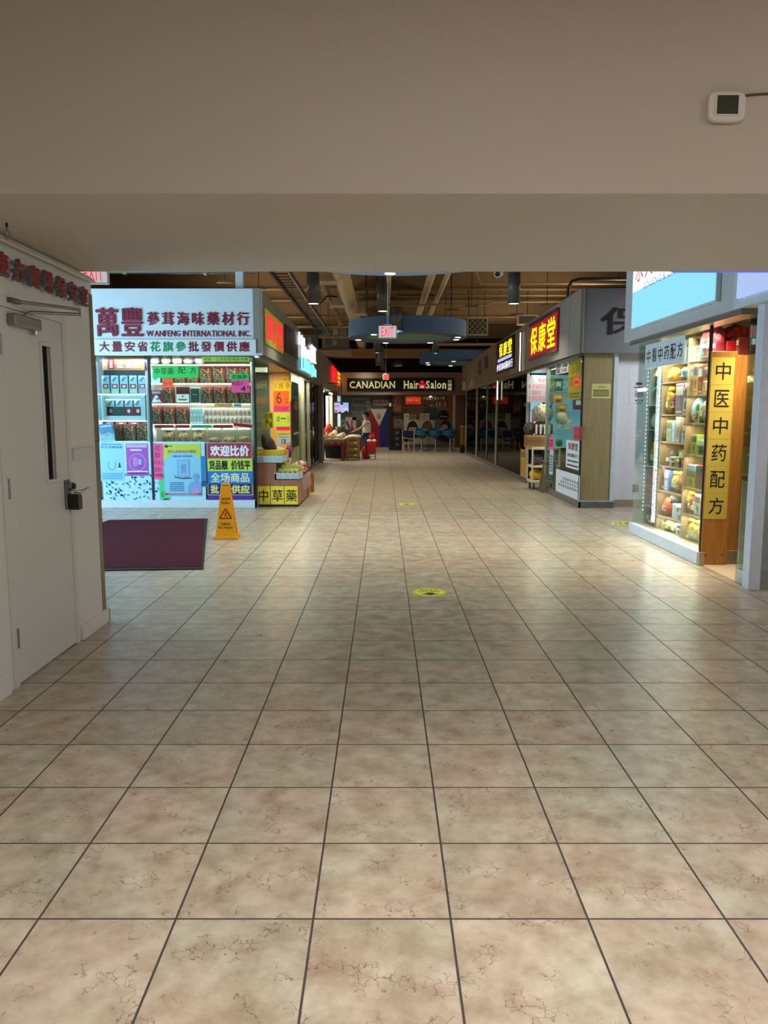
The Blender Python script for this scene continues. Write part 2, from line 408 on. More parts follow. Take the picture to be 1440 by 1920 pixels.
def poster(name, label, cat, loc, rz, w, h, bg, ops=(), tilt=0.0, group=None, thick=.002, lean=0.0):
    """a printed sheet: loc is the middle of its foot; ops in fractions of the sheet, painted in order"""
    b = B(); b.box(-w / 2, w / 2, 0, thick, 0, h, bg)
    X = lambda t: -w / 2 + t * w
    y = -.0004
    for op in ops:
        k = op[0]; y -= .0004 if k != 'q' else 0
        if k == 'r': b.rect(X(op[1]), X(op[3]), op[2] * h, op[4] * h, y, op[5])
        elif k == 't': b.text(op[1], X(op[2]), X(op[4]), op[3] * h, op[5] * h, y, op[6], op[7] if len(op) > 7 else 0)
        elif k == 'e': b.ell(X(op[1]), op[2] * h, op[3] * w, op[4] * h, y, op[5])
        elif k in 'pq': b.poly([(X(a), c * h) for a, c in op[1]], y, op[2])
        elif k == 'o': b.ring(X(op[1]), op[2] * h, op[3] * w, (op[3] + op[5]) * w, op[4] * h, (op[4] + op[5] * w / h) * h, y, op[6])
        elif k == 'm':       # lines of print too small to read: rows of broken dashes
            _, x0, z0, x1, z1, n, col = op
            rr = random.Random(int((x0 + z0) * 977) + n)
            for i in range(n):
                zz = z1 - (z1 - z0) * (i + .5) / n; hh = (z1 - z0) / n * .28
                x = x0
                while x < x1:
                    l = rr.uniform(.02, .07) * 1.0
                    b.rect(X(x), X(min(x + l, x1)), (zz - hh) * h, (zz + hh) * h, y, col); x += l + .012
    o = b.out(name, loc=loc, rot=(lean, tilt, rz) if not rz else None, rz=rz)
    if rz and tilt:
        o.rotation_euler = (Matrix.Rotation(rz, 3, 'Z') @ Matrix.Rotation(tilt, 3, 'Y')).to_euler()
    return tag(o, label, cat, group)
def front(x0, x1, y0, y1, Y):
    """the place of a sheet on the plane facing the camera at depth Y: loc, width, height"""
    a, zt = atY(x0, y0, Y); b_, zb = atY(x1, y1, Y)
    return ((a + b_) / 2, Y, zb), b_ - a, zt - zb
def side(xa, ta, ba, xb, tb, bb, X):
    """the place of a sheet on a wall along the concourse: left edge x, top, bottom; right edge x, top, bottom"""
    ya, za1 = atX(xa, ta, X); _, za0 = atX(xa, ba, X); yb, zb1 = atX(xb, tb, X); _, zb0 = atX(xb, bb, X)
    z0 = (za0 + zb0) / 2; z1 = (za1 + zb1) / 2
    return (X, (ya + yb) / 2, z0), abs(yb - ya), z1 - z0

# ================================================================== SETTING
WALLW = M('d9d7d2', .55, var=.02, sc=3, spec=.3)
FASC = M('97948c', .42, .25, var=.03, sc=2); FASC_L = M('cfe0ea', .45, var=.02, sc=2); FASC_D = M('77787a', .45, .2, var=.03, sc=2)
DECK = M('8d7657', .8, var=.10, sc=1.2); DARK = M('15120f', .9)

b = B(); b.box(-7.2, 8.0, -3.2, 36.5, -.12, 0, floor_material()); struct(b.out('floor'), 'beige ceramic tile floor with dark grout lines')

# left wall of the hall with the service door
XW = -2.01
b = B()
b.box(-2.35, XW, -3.2, 4.04, 0, 2.42, WALLW); b.box(-2.35, XW, 4.95, 5.44, 0, 2.42, WALLW); b.box(-2.35, XW, 4.04, 4.95, 2.10, 2.42, WALLW)
struct(b.out('wall_left'), 'white painted wall with the service door')
b = B(); b.box(XW, XW + .025, 4.96, 5.46, 0, .095, WALLW); b.box(-2.36, XW + .025, 5.44, 5.465, 0, .095, WALLW)
struct(b.out('baseboard_left', bevel=.004), 'white baseboard at the end of the left wall')
b = B(); b.box(XW, XW + .02, 3.70, 3.98, 0, .12, WALLW)
struct(b.out('baseboard_left', bevel=.004), 'white baseboard left of the service door')
GUARD = M('8b7f6b', .4, .5)
b = B(); b.box(XW, XW + .004, 5.385, 5.444, .095, 2.3, GUARD); b.box(-2.06, XW + .004, 5.44, 5.445, .095, 2.3, GUARD)
for z in (.3, .75, 1.3, 1.8): b.cyl((XW + .004, 5.41, z), (XW + .007, 5.41, z), .005, M('4a4236', .4, .8), 8)
tag(b.out('corner_guard'), 'bronze metal corner guard on the end of the white left wall', 'corner guard')

# bulkhead across the hall: face, underside; hall ceiling and far walls behind the camera
BULK = M('c6bbb1', .6, var=.015, sc=1.5, spec=.25)
b = B(); b.box(-7.2, 8.0, 3.445, 5.25, 2.42, 3.4, BULK); struct(b.out('wall_bulkhead'), 'plain painted bulkhead across the top of the hall')
b = B(); b.box(-2.35, 8.0, -3.2, 3.445, 3.4, 3.5, WALLW); struct(b.out('ceiling'), 'ceiling of the entrance hall')
b = B(); b.box(-2.35, 5.2, -3.3, -3.2, 0, 3.5, WALLW); struct(b.out('wall_back'), 'wall behind the entrance hall')
b = B(); b.box(5.2, 5.3, -3.2, 6.2, 0, 3.5, WALLW); struct(b.out('wall_right'), 'right wall of the entrance hall')
b = B(); b.box(-2.35, XW, -3.2, 3.445, 2.42, 3.4, WALLW); struct(b.out('wall_left_upper'), 'upper part of the left wall')
b = B(); b.box(1.9, 4.6, 5.25, 5.256, 2.414, 2.42, E('5f78ff', .4)); tag(b.out('light_strip'), 'thin blue light strip under the back edge of the bulkhead', 'light')

# entrance beyond the left wall (its daylight comes in here)
b = B(); b.box(-7.2, -7.1, 5.25, 12.4, 2.9, 5.2, WALLW); b.box(-7.2, -7.1, 5.25, 6.6, 0, 2.9, WALLW); b.box(-7.2, -7.1, 11.4, 12.4, 0, 2.9, WALLW)
struct(b.out('wall_entrance'), 'wall of the street entrance')
b = B(); b.box(-7.16, -7.14, 6.6, 11.4, 0, 2.9, E('bfe6ff', 1.0)); struct(b.out('window_entrance'), 'daylit street doors')

# ceiling of the concourse: painted deck with ribs and joists
b = B(); b.box(-7.2, 8.0, 5.25, 36.5, 5.2, 5.35, DECK)
for i in range(26):
    x = -7 + i * .58; b.box(x, x + .10, 5.3, 36.4, 5.14, 5.2, DECK)
struct(b.out('ceiling_deck'), 'beige painted open ceiling deck')
JO = M('8a7252', .75, var=.08, sc=2)
for y, z, hh in ((15.2, 4.85, .22), (17.6, 4.9, .2), (20.0, 4.85, .22), (22.4, 4.9, .2), (24.8, 4.8, .26), (27.0, 4.85, .24), (29.0, 4.6, .3)):
    b = B(); b.box(-6.9, 7.8, y, y + .16, z - hh, z - hh + .03, JO); b.box(-6.9, 7.8, y + .06, y + .10, z - hh, z + .33, JO); b.box(-6.9, 7.8, y, y + .16, z + .28, z + .35, JO)
    struct(b.out('ceiling_beam'))
b = B(); b.box(-6.9, 7.8, 30.6, 31.0, 3.72, 4.05, M('8f7350', .7)); struct(b.out('ceiling_beam'), 'beige beam in front of the dark ceiling end')
b = B(); b.box(-2.3, -1.05, 25.6, 25.9, 3.42, 3.62, M('8f7d62', .7)); struct(b.out('ceiling_beam'), 'pale beam under the electrical cabinet')
b = B(); b.box(-7.2, 8.0, 36.4, 36.5, 0, 5.3, DARK); struct(b.out('wall_far'), 'dark wall behind the hair salon')
b = B(); b.box(-7.2, 8.0, 33.45, 33.5, 3.28, 5.3, DARK); struct(b.out('wall_far'), 'dark wall above the hair salon')
b = B(); b.box(-7.2, -7.1, 13.0, 36.4, 0, 5.3, DECK); struct(b.out('wall_left_far'))
b = B(); b.box(7.9, 8.0, 6.2, 36.4, 0, 5.3, DECK); struct(b.out('wall_right_far'))

# ---- left row of shops: corner front at Y=12.37, then along X=-1.93
YS = 12.37; XL = -1.93; ZF0 = 2.445; ZF1 = 3.425
b = B()
b.box(-7.0, XL + .03, 12.26, 12.34, ZF0, ZF1, FASC_L); b.box(-7.0, XL + .03, 12.24, 12.34, ZF0 - .035, ZF0, FASC_L)
struct(b.out('wall_fascia_left', bevel=.004), 'pale blue fascia panel of the corner herb shop')
b = B(); b.box(XL - .10, XL, 12.34, 16.9, ZF0, ZF1, FASC); b.box(XL - .10, XL + .012, 12.24, 12.34, ZF0, ZF1, FASC)
for y in (14.85, 16.9): b.box(XL - .02, XL + .003, y - .012, y + .012, ZF0, ZF1, FASC_D)
struct(b.out('wall_fascia_left'), 'grey metal fascia along the side of the corner herb shop')
b = B(); b.box(XL - .10, XL, 16.9, 33.0, ZF0, ZF1, FASC)
for y in (21.6, 25.4, 29.2): b.box(XL - .02, XL + .003, y - .012, y + .012, ZF0, ZF1, FASC_D)
struct(b.out('wall_fascia_left'), 'grey metal fascia along the far left shops')
b = B(); b.box(-7.0, XL - .1, 12.34, 33, ZF0 + .02, ZF0 + .06, M('9c9484', .7)); struct(b.out('ceiling_shop_left'))
b = B(); b.box(XL - .55, XL - .02, 12.4, 33.0, ZF0 - .07, ZF0, STEEL); struct(b.out('trim_1'), 'steel glass track under the left fascia')
b = B(); b.box(-2.32, -2.20, 12.40, 12.52, 3.425, 5.2, M('c3d2da', .5)); struct(b.out('pillar'), 'white post above the corner shop sign')
# shop front: base, glass, corner mullion
b = B(); b.box(-7.0, -2.04, YS - .02, YS + .10, 0, .125, M('cddbe6', .4)); struct(b.out('trim_2', bevel=.004), 'pale metal plinth of the corner herb shop')
b = B(); b.box(-7.0, -2.06, YS + .03, YS + .042, .125, 2.40, GLASS); struct(b.out('window_1'), 'shop window of the corner herb shop')
b = B(); b.box(-2.062, -2.05, YS + .06, 13.95, .125, 2.40, GLASS_G); struct(b.out('window_2'), 'side glass of the corner herb shop')
b = B(); b.box(-2.08, -2.03, YS - .02, 13.95, 0, .125, STEEL); struct(b.out('trim_3'))
b = B()
for x0, x1 in ((-2.068, -2.044), (-3.74, -3.70), (-4.60, -4.56)): b.box(x0, x1, YS + .02, YS + .055, .125, 2.40, M('2b3130', .4, .4))
struct(b.out('trim_4'), 'dark joints of the shop glass')
b = B(); b.box(-7.0, -2.3, 14.0, 14.1, 0, 2.5, M('8b8578', .7)); struct(b.out('wall_shop_back'))
b = B(); b.box(-7.0, -2.08, 16.62, 16.7, 0, 2.45, M('a8a290', .7)); struct(b.out('wall_shop_side'), 'end wall of the corner herb shop')
b = B(); b.box(-3.6, -3.5, 14.1, 16.6, 0, 2.5, M('6d6252', .7)); struct(b.out('wall_shop_inner'))

# next shops on the left: curtained glass, dark shop, pillar, open stall
b = B(); b.box(-2.05, -2.035, 16.72, 21.0, .10, 2.40, GLASS_L); struct(b.out('window_3'), 'glass front with cream curtain')
b = B(); b.box(-2.07, -2.02, 16.72, 24.0, 0, .10, STEEL); struct(b.out('trim_5'))
b = B()
for y in (16.70, 19.55, 21.0): b.box(-2.08, -2.0, y - .05, y + .05, .1, 2.44, M('bcb8a6', .4, .4))
struct(b.out('trim_6'), 'aluminium mullions beside the cream curtain')
b = B(); b.box(-2.05, -2.035, 21.05, 24.05, .10, 2.40, GLASS_D); struct(b.out('window_4'), 'dark glass of the closed shop')
b = B()
for y in (21.9, 23.0): b.box(-2.07, -2.02, y - .04, y + .04, .1, 2.44, M('6d675a', .4, .5))
struct(b.out('trim_7'))
b = B(); b.box(-4.5, -4.4, 16.7, 24.2, 0, 2.5, M('6e6658', .8)); struct(b.out('wall_shop_rear'))
b = B(); b.box(-4.4, -2.1, 21.0, 21.08, 0, 2.45, DARK); struct(b.out('wall_shop_divide'))
b = B(); b.box(-2.16, -1.90, 24.1, 24.5, 0, 2.445, M('8b867b', .45, .2)); struct(b.out('pillar'), 'grey post between the closed shop and the food stall')
b = B(); b.box(-5.0, -4.9, 24.5, 33.0, 0, 2.5, M('d8d8d2', .6)); struct(b.out('wall_stall_back'))
b = B(); b.box(-4.9, -2.1, 24.3, 24.4, 0, 2.45, M('c4c4bc', .6)); struct(b.out('wall_stall_side'))

# ---- salon at the end, Y=33
YE = 33.0
SF = M('8f7d6c', .55, .1, var=.03, sc=1)
b = B(); b.box(-2.4, 4.4, YE - .06, YE + .06, 2.34, 3.28, SF); struct(b.out('wall_fascia_far'), 'taupe fascia of the hair salon')
for x in (.72,):
    b = B(); b.box(x - .01, x + .01, YE - .064, YE - .06, 2.34, 3.28, M('6b5c4e')); struct(b.out('trim_8'))
b = B(); b.box(-2.4, 4.4, YE + .06, 36.4, 2.46, 2.5, M('57493c', .8)); struct(b.out('ceiling_salon'))
b = B(); b.box(-2.4, 4.4, 36.0, 36.06, 0, 2.46, M('5a3c24', .7)); struct(b.out('wall_salon_back'), 'orange brown wall of the hair salon')
b = B(); b.box(-2.4, .02, YE + .35, YE + .40, 0, 2.34, M('474a48', .5)); struct(b.out('wall_salon_front'), 'grey window wall of the hair salon')

# ---- right row: corner at Y=12.3, X=3.1
XR = 3.12; XRF = 3.05; YR = 12.33
b = B(); b.box(XRF, XRF + .08, 12.25, 19.0, ZF0, ZF1, FASC)
for y in (12.95, 16.9): b.box(XRF - .003, XRF + .02, y - .012, y + .012, ZF0, ZF1, FASC_D)
struct(b.out('wall_fascia_right'), 'grey metal fascia along the red signed shop')
b = B(); b.box(XRF, XRF + .08, 19.0, 30.6, ZF0, ZF1, M('84796c', .5, .15, var=.03, sc=2))
for y in (21.2, 25.5): b.box(XRF - .003, XRF + .02, y - .012, y + .012, ZF0, ZF1, FASC_D)
struct(b.out('wall_fascia_right'), 'brownish fascia along the far right shops')
b = B(); b.box(XRF + .03, 7.8, 12.24, 12.32, ZF0, ZF1, FASC_D); struct(b.out('wall_fascia_right'), 'dark grey fascia front of the red signed shop')
b = B(); b.box(XRF + .03, 3.10, 12.22, 12.25, ZF0, ZF1, FASC); struct(b.out('trim_9'))
b = B(); b.box(XRF + .08, 7.8, 12.32, 30.6, ZF0 + .02, ZF0 + .06, M('b0a898', .7)); struct(b.out('ceiling_shop_right'))
b = B(); b.box(XRF + .02, 3.7, 12.4, 29.7, ZF0 - .06, ZF0, STEEL); struct(b.out('trim_10'), 'steel glass track under the right fascia')
b = B(); b.box(3.13, 3.69, YR, YR + .09, 0, .115, STEEL); b.box(3.12, 3.69, YR - .005, YR + .1, .1, .12, M('b9c6ce', .35, .5)); struct(b.out('trim_11'), 'steel plinth of the corner panel')
b = B(); b.box(3.15, 3.63, YR + .03, YR + .07, .12, ZF0, WOOD_B); struct(b.out('wall_panel'), 'beige end panel of the red signed shop')
b = B(); b.box(3.63, 3.69, YR + .01, YR + .1, .12, ZF0, M('d5e4ea', .35, .3)); struct(b.out('trim_12'), 'pale aluminium edge of the end panel')
b = B(); b.box(3.69, 7.8, 12.47, 12.6, 0, ZF0 + .1, M('d4d4da', .55, var=.02)); struct(b.out('wall_white'), 'white wall beyond the end panel')
b = B(); b.box(3.69, 7.8, 12.455, 12.47, 0, .12, M('9a8c7c', .6)); struct(b.out('baseboard_white_wall'), 'tile skirting of the white wall')
b = B(); b.box(XR, XR + .04, 12.33, 15.0, 0, .115, STEEL); b.box(XR, XR + .04, 17.0, 29.6, 0, .115, STEEL); struct(b.out('trim_13'), 'steel plinth under the right shop glass')
b = B(); b.box(XR + .014, XR + .026, 12.40, 14.95, .115, 2.40, GLASS_G); struct(b.out('window_5'), 'corner window of the red signed shop')
b = B(); b.box(XR + .014, XR + .026, 17.05, 21.5, .115, 2.40, GLASS_D); struct(b.out('window_6'), 'reflecting window beyond the shop opening')
b = B(); b.box(XR + .014, XR + .026, 21.7, 29.6, .115, 2.40, GLASS_D); struct(b.out('window_7'), 'dark glass of the far right shops')
b = B()
for y, w in ((14.97, .03), (17.02, .05), (21.6, .22), (23.6, .05), (26.2, .22), (29.58, .05)): b.box(XR - .01, XR + .05, y - w / 2, y + w / 2, .115, 2.44, M('a9a698', .4, .4))
struct(b.out('trim_14'), 'aluminium mullions of the right shop fronts')
b = B(); b.box(XR + .01, XR + .035, 12.36, 12.40, .115, 2.42, M('1d2423', .4)); struct(b.out('trim_15'))
b = B(); b.box(5.4, 5.5, 12.6, 21.6, 0, 2.5, M('b9b3a2', .7)); struct(b.out('wall_shop_back'))
b = B(); b.box(3.2, 5.4, 21.6, 21.7, 0, 2.45, M('8b8578', .7)); struct(b.out('wall_shop_divide'))
b = B(); b.box(3.2, 4.6, 29.6, 29.66, 0, 2.45, M('39342c', .8)); b.box(4.6, 4.7, 21.7, 33.0, 0, 2.5, M('4a443a', .8)); struct(b.out('wall_shop_back'))

# ---- near right shop: glass X=3.14, Y 7.6..9.72; its doorway; pillar; frontal glass
XN = 3.14
FN = M('b9bdc0', .45, .15, var=.02)
b = B(); b.box(3.02, 3.32, 6.85, 9.9, 2.385, 3.45, FN); struct(b.out('wall_fascia_near'), 'pale grey fascia of the near right herb shop')
b = B(); b.box(3.02, 3.32, 5.7, 6.85, 2.385, 3.45, M('c3cbd6', .45, .1)); struct(b.out('wall_fascia_near'), 'pale fascia of the nearest shop')
b = B(); b.box(3.32, 7.8, 6.5, 9.85, 2.42, 2.5, M('8f8674', .7)); struct(b.out('ceiling_shop_near'))
b = B(); b.box(3.05, 3.25, 6.75, 9.75, 2.335, 2.385, STEEL); struct(b.out('trim_16'), 'steel glass track of the near right shop')
b = B(); b.box(XN - .02, XN + .05, 7.58, 9.74, 0, .13, M('cfd8e2', .4)); struct(b.out('trim_17', bevel=.004), 'pale plinth of the near right shop window')
b = B(); b.box(XN - .022, XN + .03, 7.52, 7.58, 0, .13, M('a9a294', .4, .6)); struct(b.out('trim_18'), 'metal end cap of the plinth')
b = B(); b.box(XN + .008, XN + .02, 7.60, 9.72, .13, 2.34, GLASS); struct(b.out('window_8'), 'window of the near right herb shop')
b = B(); b.box(XN + .0, XN + .028, 7.575, 7.60, .13, 2.34, M('191b1a', .35)); struct(b.out('trim_19'), 'dark edge of the window glass')
b = B(); b.box(XN + .02, 3.9, 9.70, 9.712, .13, 2.34, GLASS); struct(b.out('window_9'), 'end glass of the near right herb shop')
b = B(); b.box(XN + .02, 3.9, 9.69, 9.74, 0, .13, M('cfd8e2', .4)); struct(b.out('trim_20'))
b = B(); b.box(3.9, 4.0, 6.5, 9.75, 0, 2.45, M('6d5334', .7)); struct(b.out('wall_shop_back_near'))
b = B(); b.box(3.10, 3.20, 6.44, 6.56, 0, 2.385, M('c2cad6', .4, .1)); struct(b.out('pillar_near', bevel=.004), 'pale post beside the near shop doorway')
b = B(); b.box(3.20, 7.8, 6.46, 6.52, 0, .16, STEEL); b.box(3.20, 7.8, 6.46, 6.52, 2.30, 2.385, FN); struct(b.out('trim_21'), 'steel rail of the frontal glass')
b = B(); b.box(3.22, 7.8, 6.485, 6.497, .16, 2.30, FROST); struct(b.out('window_10'), 'frontal glass of the nearest shop')
b = B(); b.box(3.16, 3.9, 6.56, 7.6, 0, .004, M('c9b695', .6)); struct(b.out('floor_shop_near'))
b = B(); b.box(3.14, 3.17, 6.62, 6.78, .005, .13, M('b9c0c4', .3, .7)); struct(b.out('trim_22'), 'metal foot of the glass door')
b = B(); b.box(3.15, 3.162, 6.60, 6.80, .13, 2.33, GLASS_G); struct(b.out('door_glass'), 'narrow glass door leaf at the near shop doorway')

# ================================================================== HALL: service door and what hangs near it
DOORC = M('cfcdc8', .5, var=.015, sc=2, spec=.3)
t = thing('service_door', 'white steel service door with narrow window in the left wall', 'door', (XW, 4.495, 0), LEFT)
w0, w1 = -.40, .40
b = B()      # slab with the opening for its narrow window
lx0, lx1, lz0, lz1 = .10, .215, 1.095, 1.885
b.box(w0, lx0, -.004, .04, .012, 2.045, DOORC); b.box(lx1, w1, -.004, .04, .012, 2.045, DOORC)
b.box(lx0, lx1, -.004, .04, .012, lz0, DOORC); b.box(lx0, lx1, -.004, .04, lz1, 2.045, DOORC)
b.out('door_leaf', t)
b = B()
for x0, x1, z0, z1 in ((lx0 - .022, lx1 + .022, lz0 - .022, lz0), (lx0 - .022, lx1 + .022, lz1, lz1 + .022), (lx0 - .022, lx0, lz0, lz1), (lx1, lx1 + .022, lz0, lz1)):
    b.box(x0, x1, -.012, 0, z0, z1, DOORC)
b.out('window_frame', t, bevel=.002)
b = B(); b.box(lx0, lx1, .012, .018, lz0, lz1, GLASS_D); b.out('pane', t)
b = B(); b.box(lx0, .39, .06, .065, lz0 - .02, lz1 + .02, M('2c2c26', .4, var=.3, sc=5)); b.box(lx0, .39, .056, .06, lz0, lz0 + .17, M('8a7420', .5, var=.2)); b.box(lx0, .39, .055, .06, lz0 + .17, lz0 + .25, M('6e6a24', .5, var=.2)); b.box(lx0, .39, .055, .06, lz1 - .16, lz1 - .13, M('c8c8c0', .5)); b.out('reflection_lining', t)  # dark backing; yellow, olive and pale bands paint the pane's reflections
b = B()
for x0, x1, z1 in ((-.455, -.40, 2.10), (.40, .455, 2.10)): b.box(x0, x1, -.012, .08, 0, z1, DOORC)
b.box(-.40, .40, -.012, .08, 2.047, 2.10, DOORC); b.out('door_frame', t, bevel=.003)
for z in (1.85, 1.09, .27):
    b = B(); b.cyl((-.40, -.012, z - .055), (-.40, -.012, z + .055), .008, STEEL, 10); b.box(-.415, -.385, -.008, -.002, z - .05, z + .05, STEEL); b.out('hinge', t)
# keypad lever lock
lk = B(); lk.box(.325, .395, -.02, -.004, .89, 1.075, M('77787a', .4, .7)); lo = lk.out('door_lock', t, bevel=.006)
b = B(); b.cyl((.36, -.02, 1.035), (.36, -.05, 1.035), .026, STEEL, 16); b.cyl((.36, -.045, 1.035), (.36, -.06, 1.035), .018, BLACK, 16); b.out('lock_cylinder', lo)
b = B(); b.tube([(.36, -.055, 1.0), (.36, -.09, 1.0), (.40, -.10, 1.005), (.475, -.095, 1.012)], .010, CHROME, 10); b.out('lever_handle', lo)
b = B(); b.prism([(.335, .985), (.335, .90), (.35, .885), (.395, .885), (.405, .90), (.405, .97), (.39, .985)], -.085, -.02, M('1a1a1a', .35)); b.out('keypad_box', lo, bevel=.004)
# door closer
cl = B(); cl.box(-.30, .02, -.055, -.004, 1.955, 2.02, M('8d8b86', .4, .6)); co = cl.out('door_closer', t, bevel=.01)
b = B(); b.cyl((-.02, -.03, 1.93), (-.02, -.03, 1.955), .016, CHROME, 12); b.out('pinion', co)
b = B(); b.box(-.30, -.20, -.04, -.012, 2.075, 2.10, M('6b6a66', .4, .7)); b.tube([(-.26, -.03, 2.085), (.05, -.20, 2.09), (.14, -.235, 2.09)], .009, STEEL, 8)
b.tube([(-.15, -.03, 2.02), (-.12, -.05, 2.045), (.14, -.235, 2.065)], .009, STEEL, 8); b.cyl((.14, -.235, 2.055), (.14, -.235, 2.10), .014, CHROME, 10); b.out('arm', co)

# red raised letters above the door: each its own piece on the wall
RED_L = M('8e1a2c', .4, var=.03); GREY_L = M('6d7d86', .5)
names = ['east', 'direction', 'broad', 'ground', 'protect', 'peace', 'room']
for i, ch in enumerate('東方廣場保安室'):
    b = B(); b.text(ch, -.062, .062, 0, .125, 0, RED_L, .035, .022, GREY_L)
    b.box(-.01, .01, 0, .02, .05, .07, GREY_L)
    o = b.out('wall_letter', loc=(XW + .03, 4.10 + i * .181, 2.19), rz=LEFT)
    tag(o, ['first red letter (cut by the frame edge)', 'second red letter', 'third red letter', 'fourth red letter', 'fifth red letter', 'sixth red letter', 'seventh and last red letter'][i] + ' above the service door, reading from the left', 'letter', 'red letters above the service door')

# cables in the corner of wall and bulkhead
CAB = M('cfcabf', .5)
for k in range(3):
    pts = []
    for i in range(15):
        y = 3.5 + i * .136
        pts.append((XW + .016 + k * .014 + .006 * noise.noise(Vector((y * 2, k * 5, 0))), y, 2.402 - .014 * k + .008 * noise.noise(Vector((y * 1.7, k * 9, 3)))))
    b = B(); b.tube(pts, .0085, CAB, 6)
    tag(b.out('wall_cable'), ['uppermost', 'middle', 'lowest'][k] + ' pale cable along the top of the left wall', 'cable', 'cables along the left wall')
hx, hy, hz = -1.86, 3.95, 2.42
b = B(); b.cyl((hx, hy, 2.42), (hx, hy, 2.40), .006, BLACK, 8); b.cyl((hx, hy, 2.403), (hx, hy, 2.385), .004, M('8a8578', .4, .7), 8)
b.tube([(hx + .013 * math.cos(a * PI / 8), hy, 2.363 + .021 * math.sin(a * PI / 8)) for a in range(17)], .0022, M('8a8578', .4, .7), 6)
tag(b.out('ceiling_hook'), 'small ring hook hanging from the bulkhead underside', 'hook')
b = B(); b.box(-.172, .18, -.016, 0, 0, .075, DOORC)
tag(b.out('wall_plate', loc=(XW, 5.145, 1.19), rz=LEFT, bevel=.003), 'white blank plate screwed to the wall right of the service door', 'wall plate')

# thermostat on the bulkhead
t = thing('thermostat', 'square white thermostat with grey screen on the bulkhead', 'thermostat', (1.437, 3.445, 2.70))
PL = M('dcd6cf', .45, var=.01)
pts = []
for a in range(40):
    q = a / 40 * 2 * PI; c, s_ = math.cos(q), math.sin(q)
    k = 1 / (abs(c) ** 5 + abs(s_) ** 5) ** .2
    pts.append((.078 * c * k, .062 + .060 * s_ * k))
b = B(); b.prism(pts, -.030, 0, PL); b.out('body', t, bevel=.006)
b = B()
for x0, x1, z0, z1 in ((-.052, -.045, .03, .105), (.045, .052, .03, .105), (-.052, .052, .025, .03), (-.052, .052, .105, .11)): b.box(x0, x1, -.034, -.029, z0, z1, PL)
b.out('bezel', t)
b = B(); b.box(-.045, .045, -.031, -.0295, .03, .105, M('3a3d30', .25)); b.out('screen', t)
b = B(); b.tube([(1.51, 3.438, 2.812), (1.56, 3.440, 2.818), (1.70, 3.440, 2.826), (1.95, 3.440, 2.838), (2.4, 3.44, 2.86)], .0045, M('5c4c40', .6), 6)
tag(b.out('thermostat_cable'), 'thin brown cable running right from the thermostat', 'cable')

# burgundy mat, wet floor sign
b = B(); b.vprism([(-1.745, 7.33), (-3.9, 7.17), (-3.9, 10.85), (-2.535, 11.0)], .001, .010, M('17161a', .7)); q = b
o = q.out('entrance_mat'); tag(o, 'burgundy ribbed mat with black edge on the tiles', 'mat')
b = B(); b.vprism([(-1.79, 7.42), (-3.88, 7.26), (-3.88, 10.78), (-2.56, 10.93)], .010, .013, mat_rubber()); b.out('carpet_pile', o)

YEL = M('e8a015', .42, var=.03); ROD = M('a03018', .5)
t = thing('wet_floor_cone', 'tall yellow wet floor sign standing beside the mat', 'wet floor sign', (-1.905, 9.25, 0), .06)
def wf_panel(y0, y1, yt, name, pr):
    b = B(); th = .012
    v = [(-.125, y0, .03), (.125, y0, .03), (.052, yt, .66), (-.052, yt, .66)]
    v += [(x, y + th, z) for x, y, z in v]
    b.add(v, [(0, 1, 2, 3), (7, 6, 5, 4), (0, 4, 5, 1), (1, 5, 6, 2), (2, 6, 7, 3), (3, 7, 4, 0)], YEL)
    b.box(-.15, .15, y0 - .02, y0 + .035, 0, .035, YEL)
    o = b.out(name, t, bevel=.006)
    return o
fp = wf_panel(-.10, -.10, -.02, 'front_board', True)
wf_panel(.10, .10, .012, 'rear_board', False)
b = B()
def onf(z): return -.10 + (z - .03) / .63 * .08 - .0025
b.T = Matrix.Translation((0, -.1025, .03)) @ Matrix.Rotation(-math.atan(.08 / .63), 4, 'X') @ Matrix.Translation((0, 0, -.03))
INK = M('20180c', .5)
b.text('CAUTION', -.055, .055, .475, .505, -.001, INK, .02); b.text('Wet Floor', -.052, .052, .425, .46, -.001, INK, .01)
b.text('Cuidado', -.06, .06, .175, .21, -.001, INK, .01); b.text('Piso Mojado', -.085, .085, .125, .16, -.001, INK, .01)
b.poly([(-.07, .25), (.07, .25), (.075, .26), (.008, .375), (-.008, .375), (-.075, .26)], -.001, ROD)
b.poly([(-.052, .263), (.052, .263), (.0, .355)], -.002, YEL)
b.ell(.008, .325, .009, .010, -.003, ROD); b.poly([(-.004, .315), (.012, .312), (.004, .285), (.03, .27), (.022, .266), (-.012, .284)], -.003, ROD); b.poly([(-.02, .305), (.0, .312), (-.004, .303), (-.02, .297)], -.003, ROD); b.poly([(-.03, .268), (-.008, .276), (-.01, .27)], -.003, ROD)
b.out('printed_warning', t)
b = B(); b.box(-.05, .05, -.028, .03, .645, .672, YEL); b.out('top_hinge', t, bevel=.008)

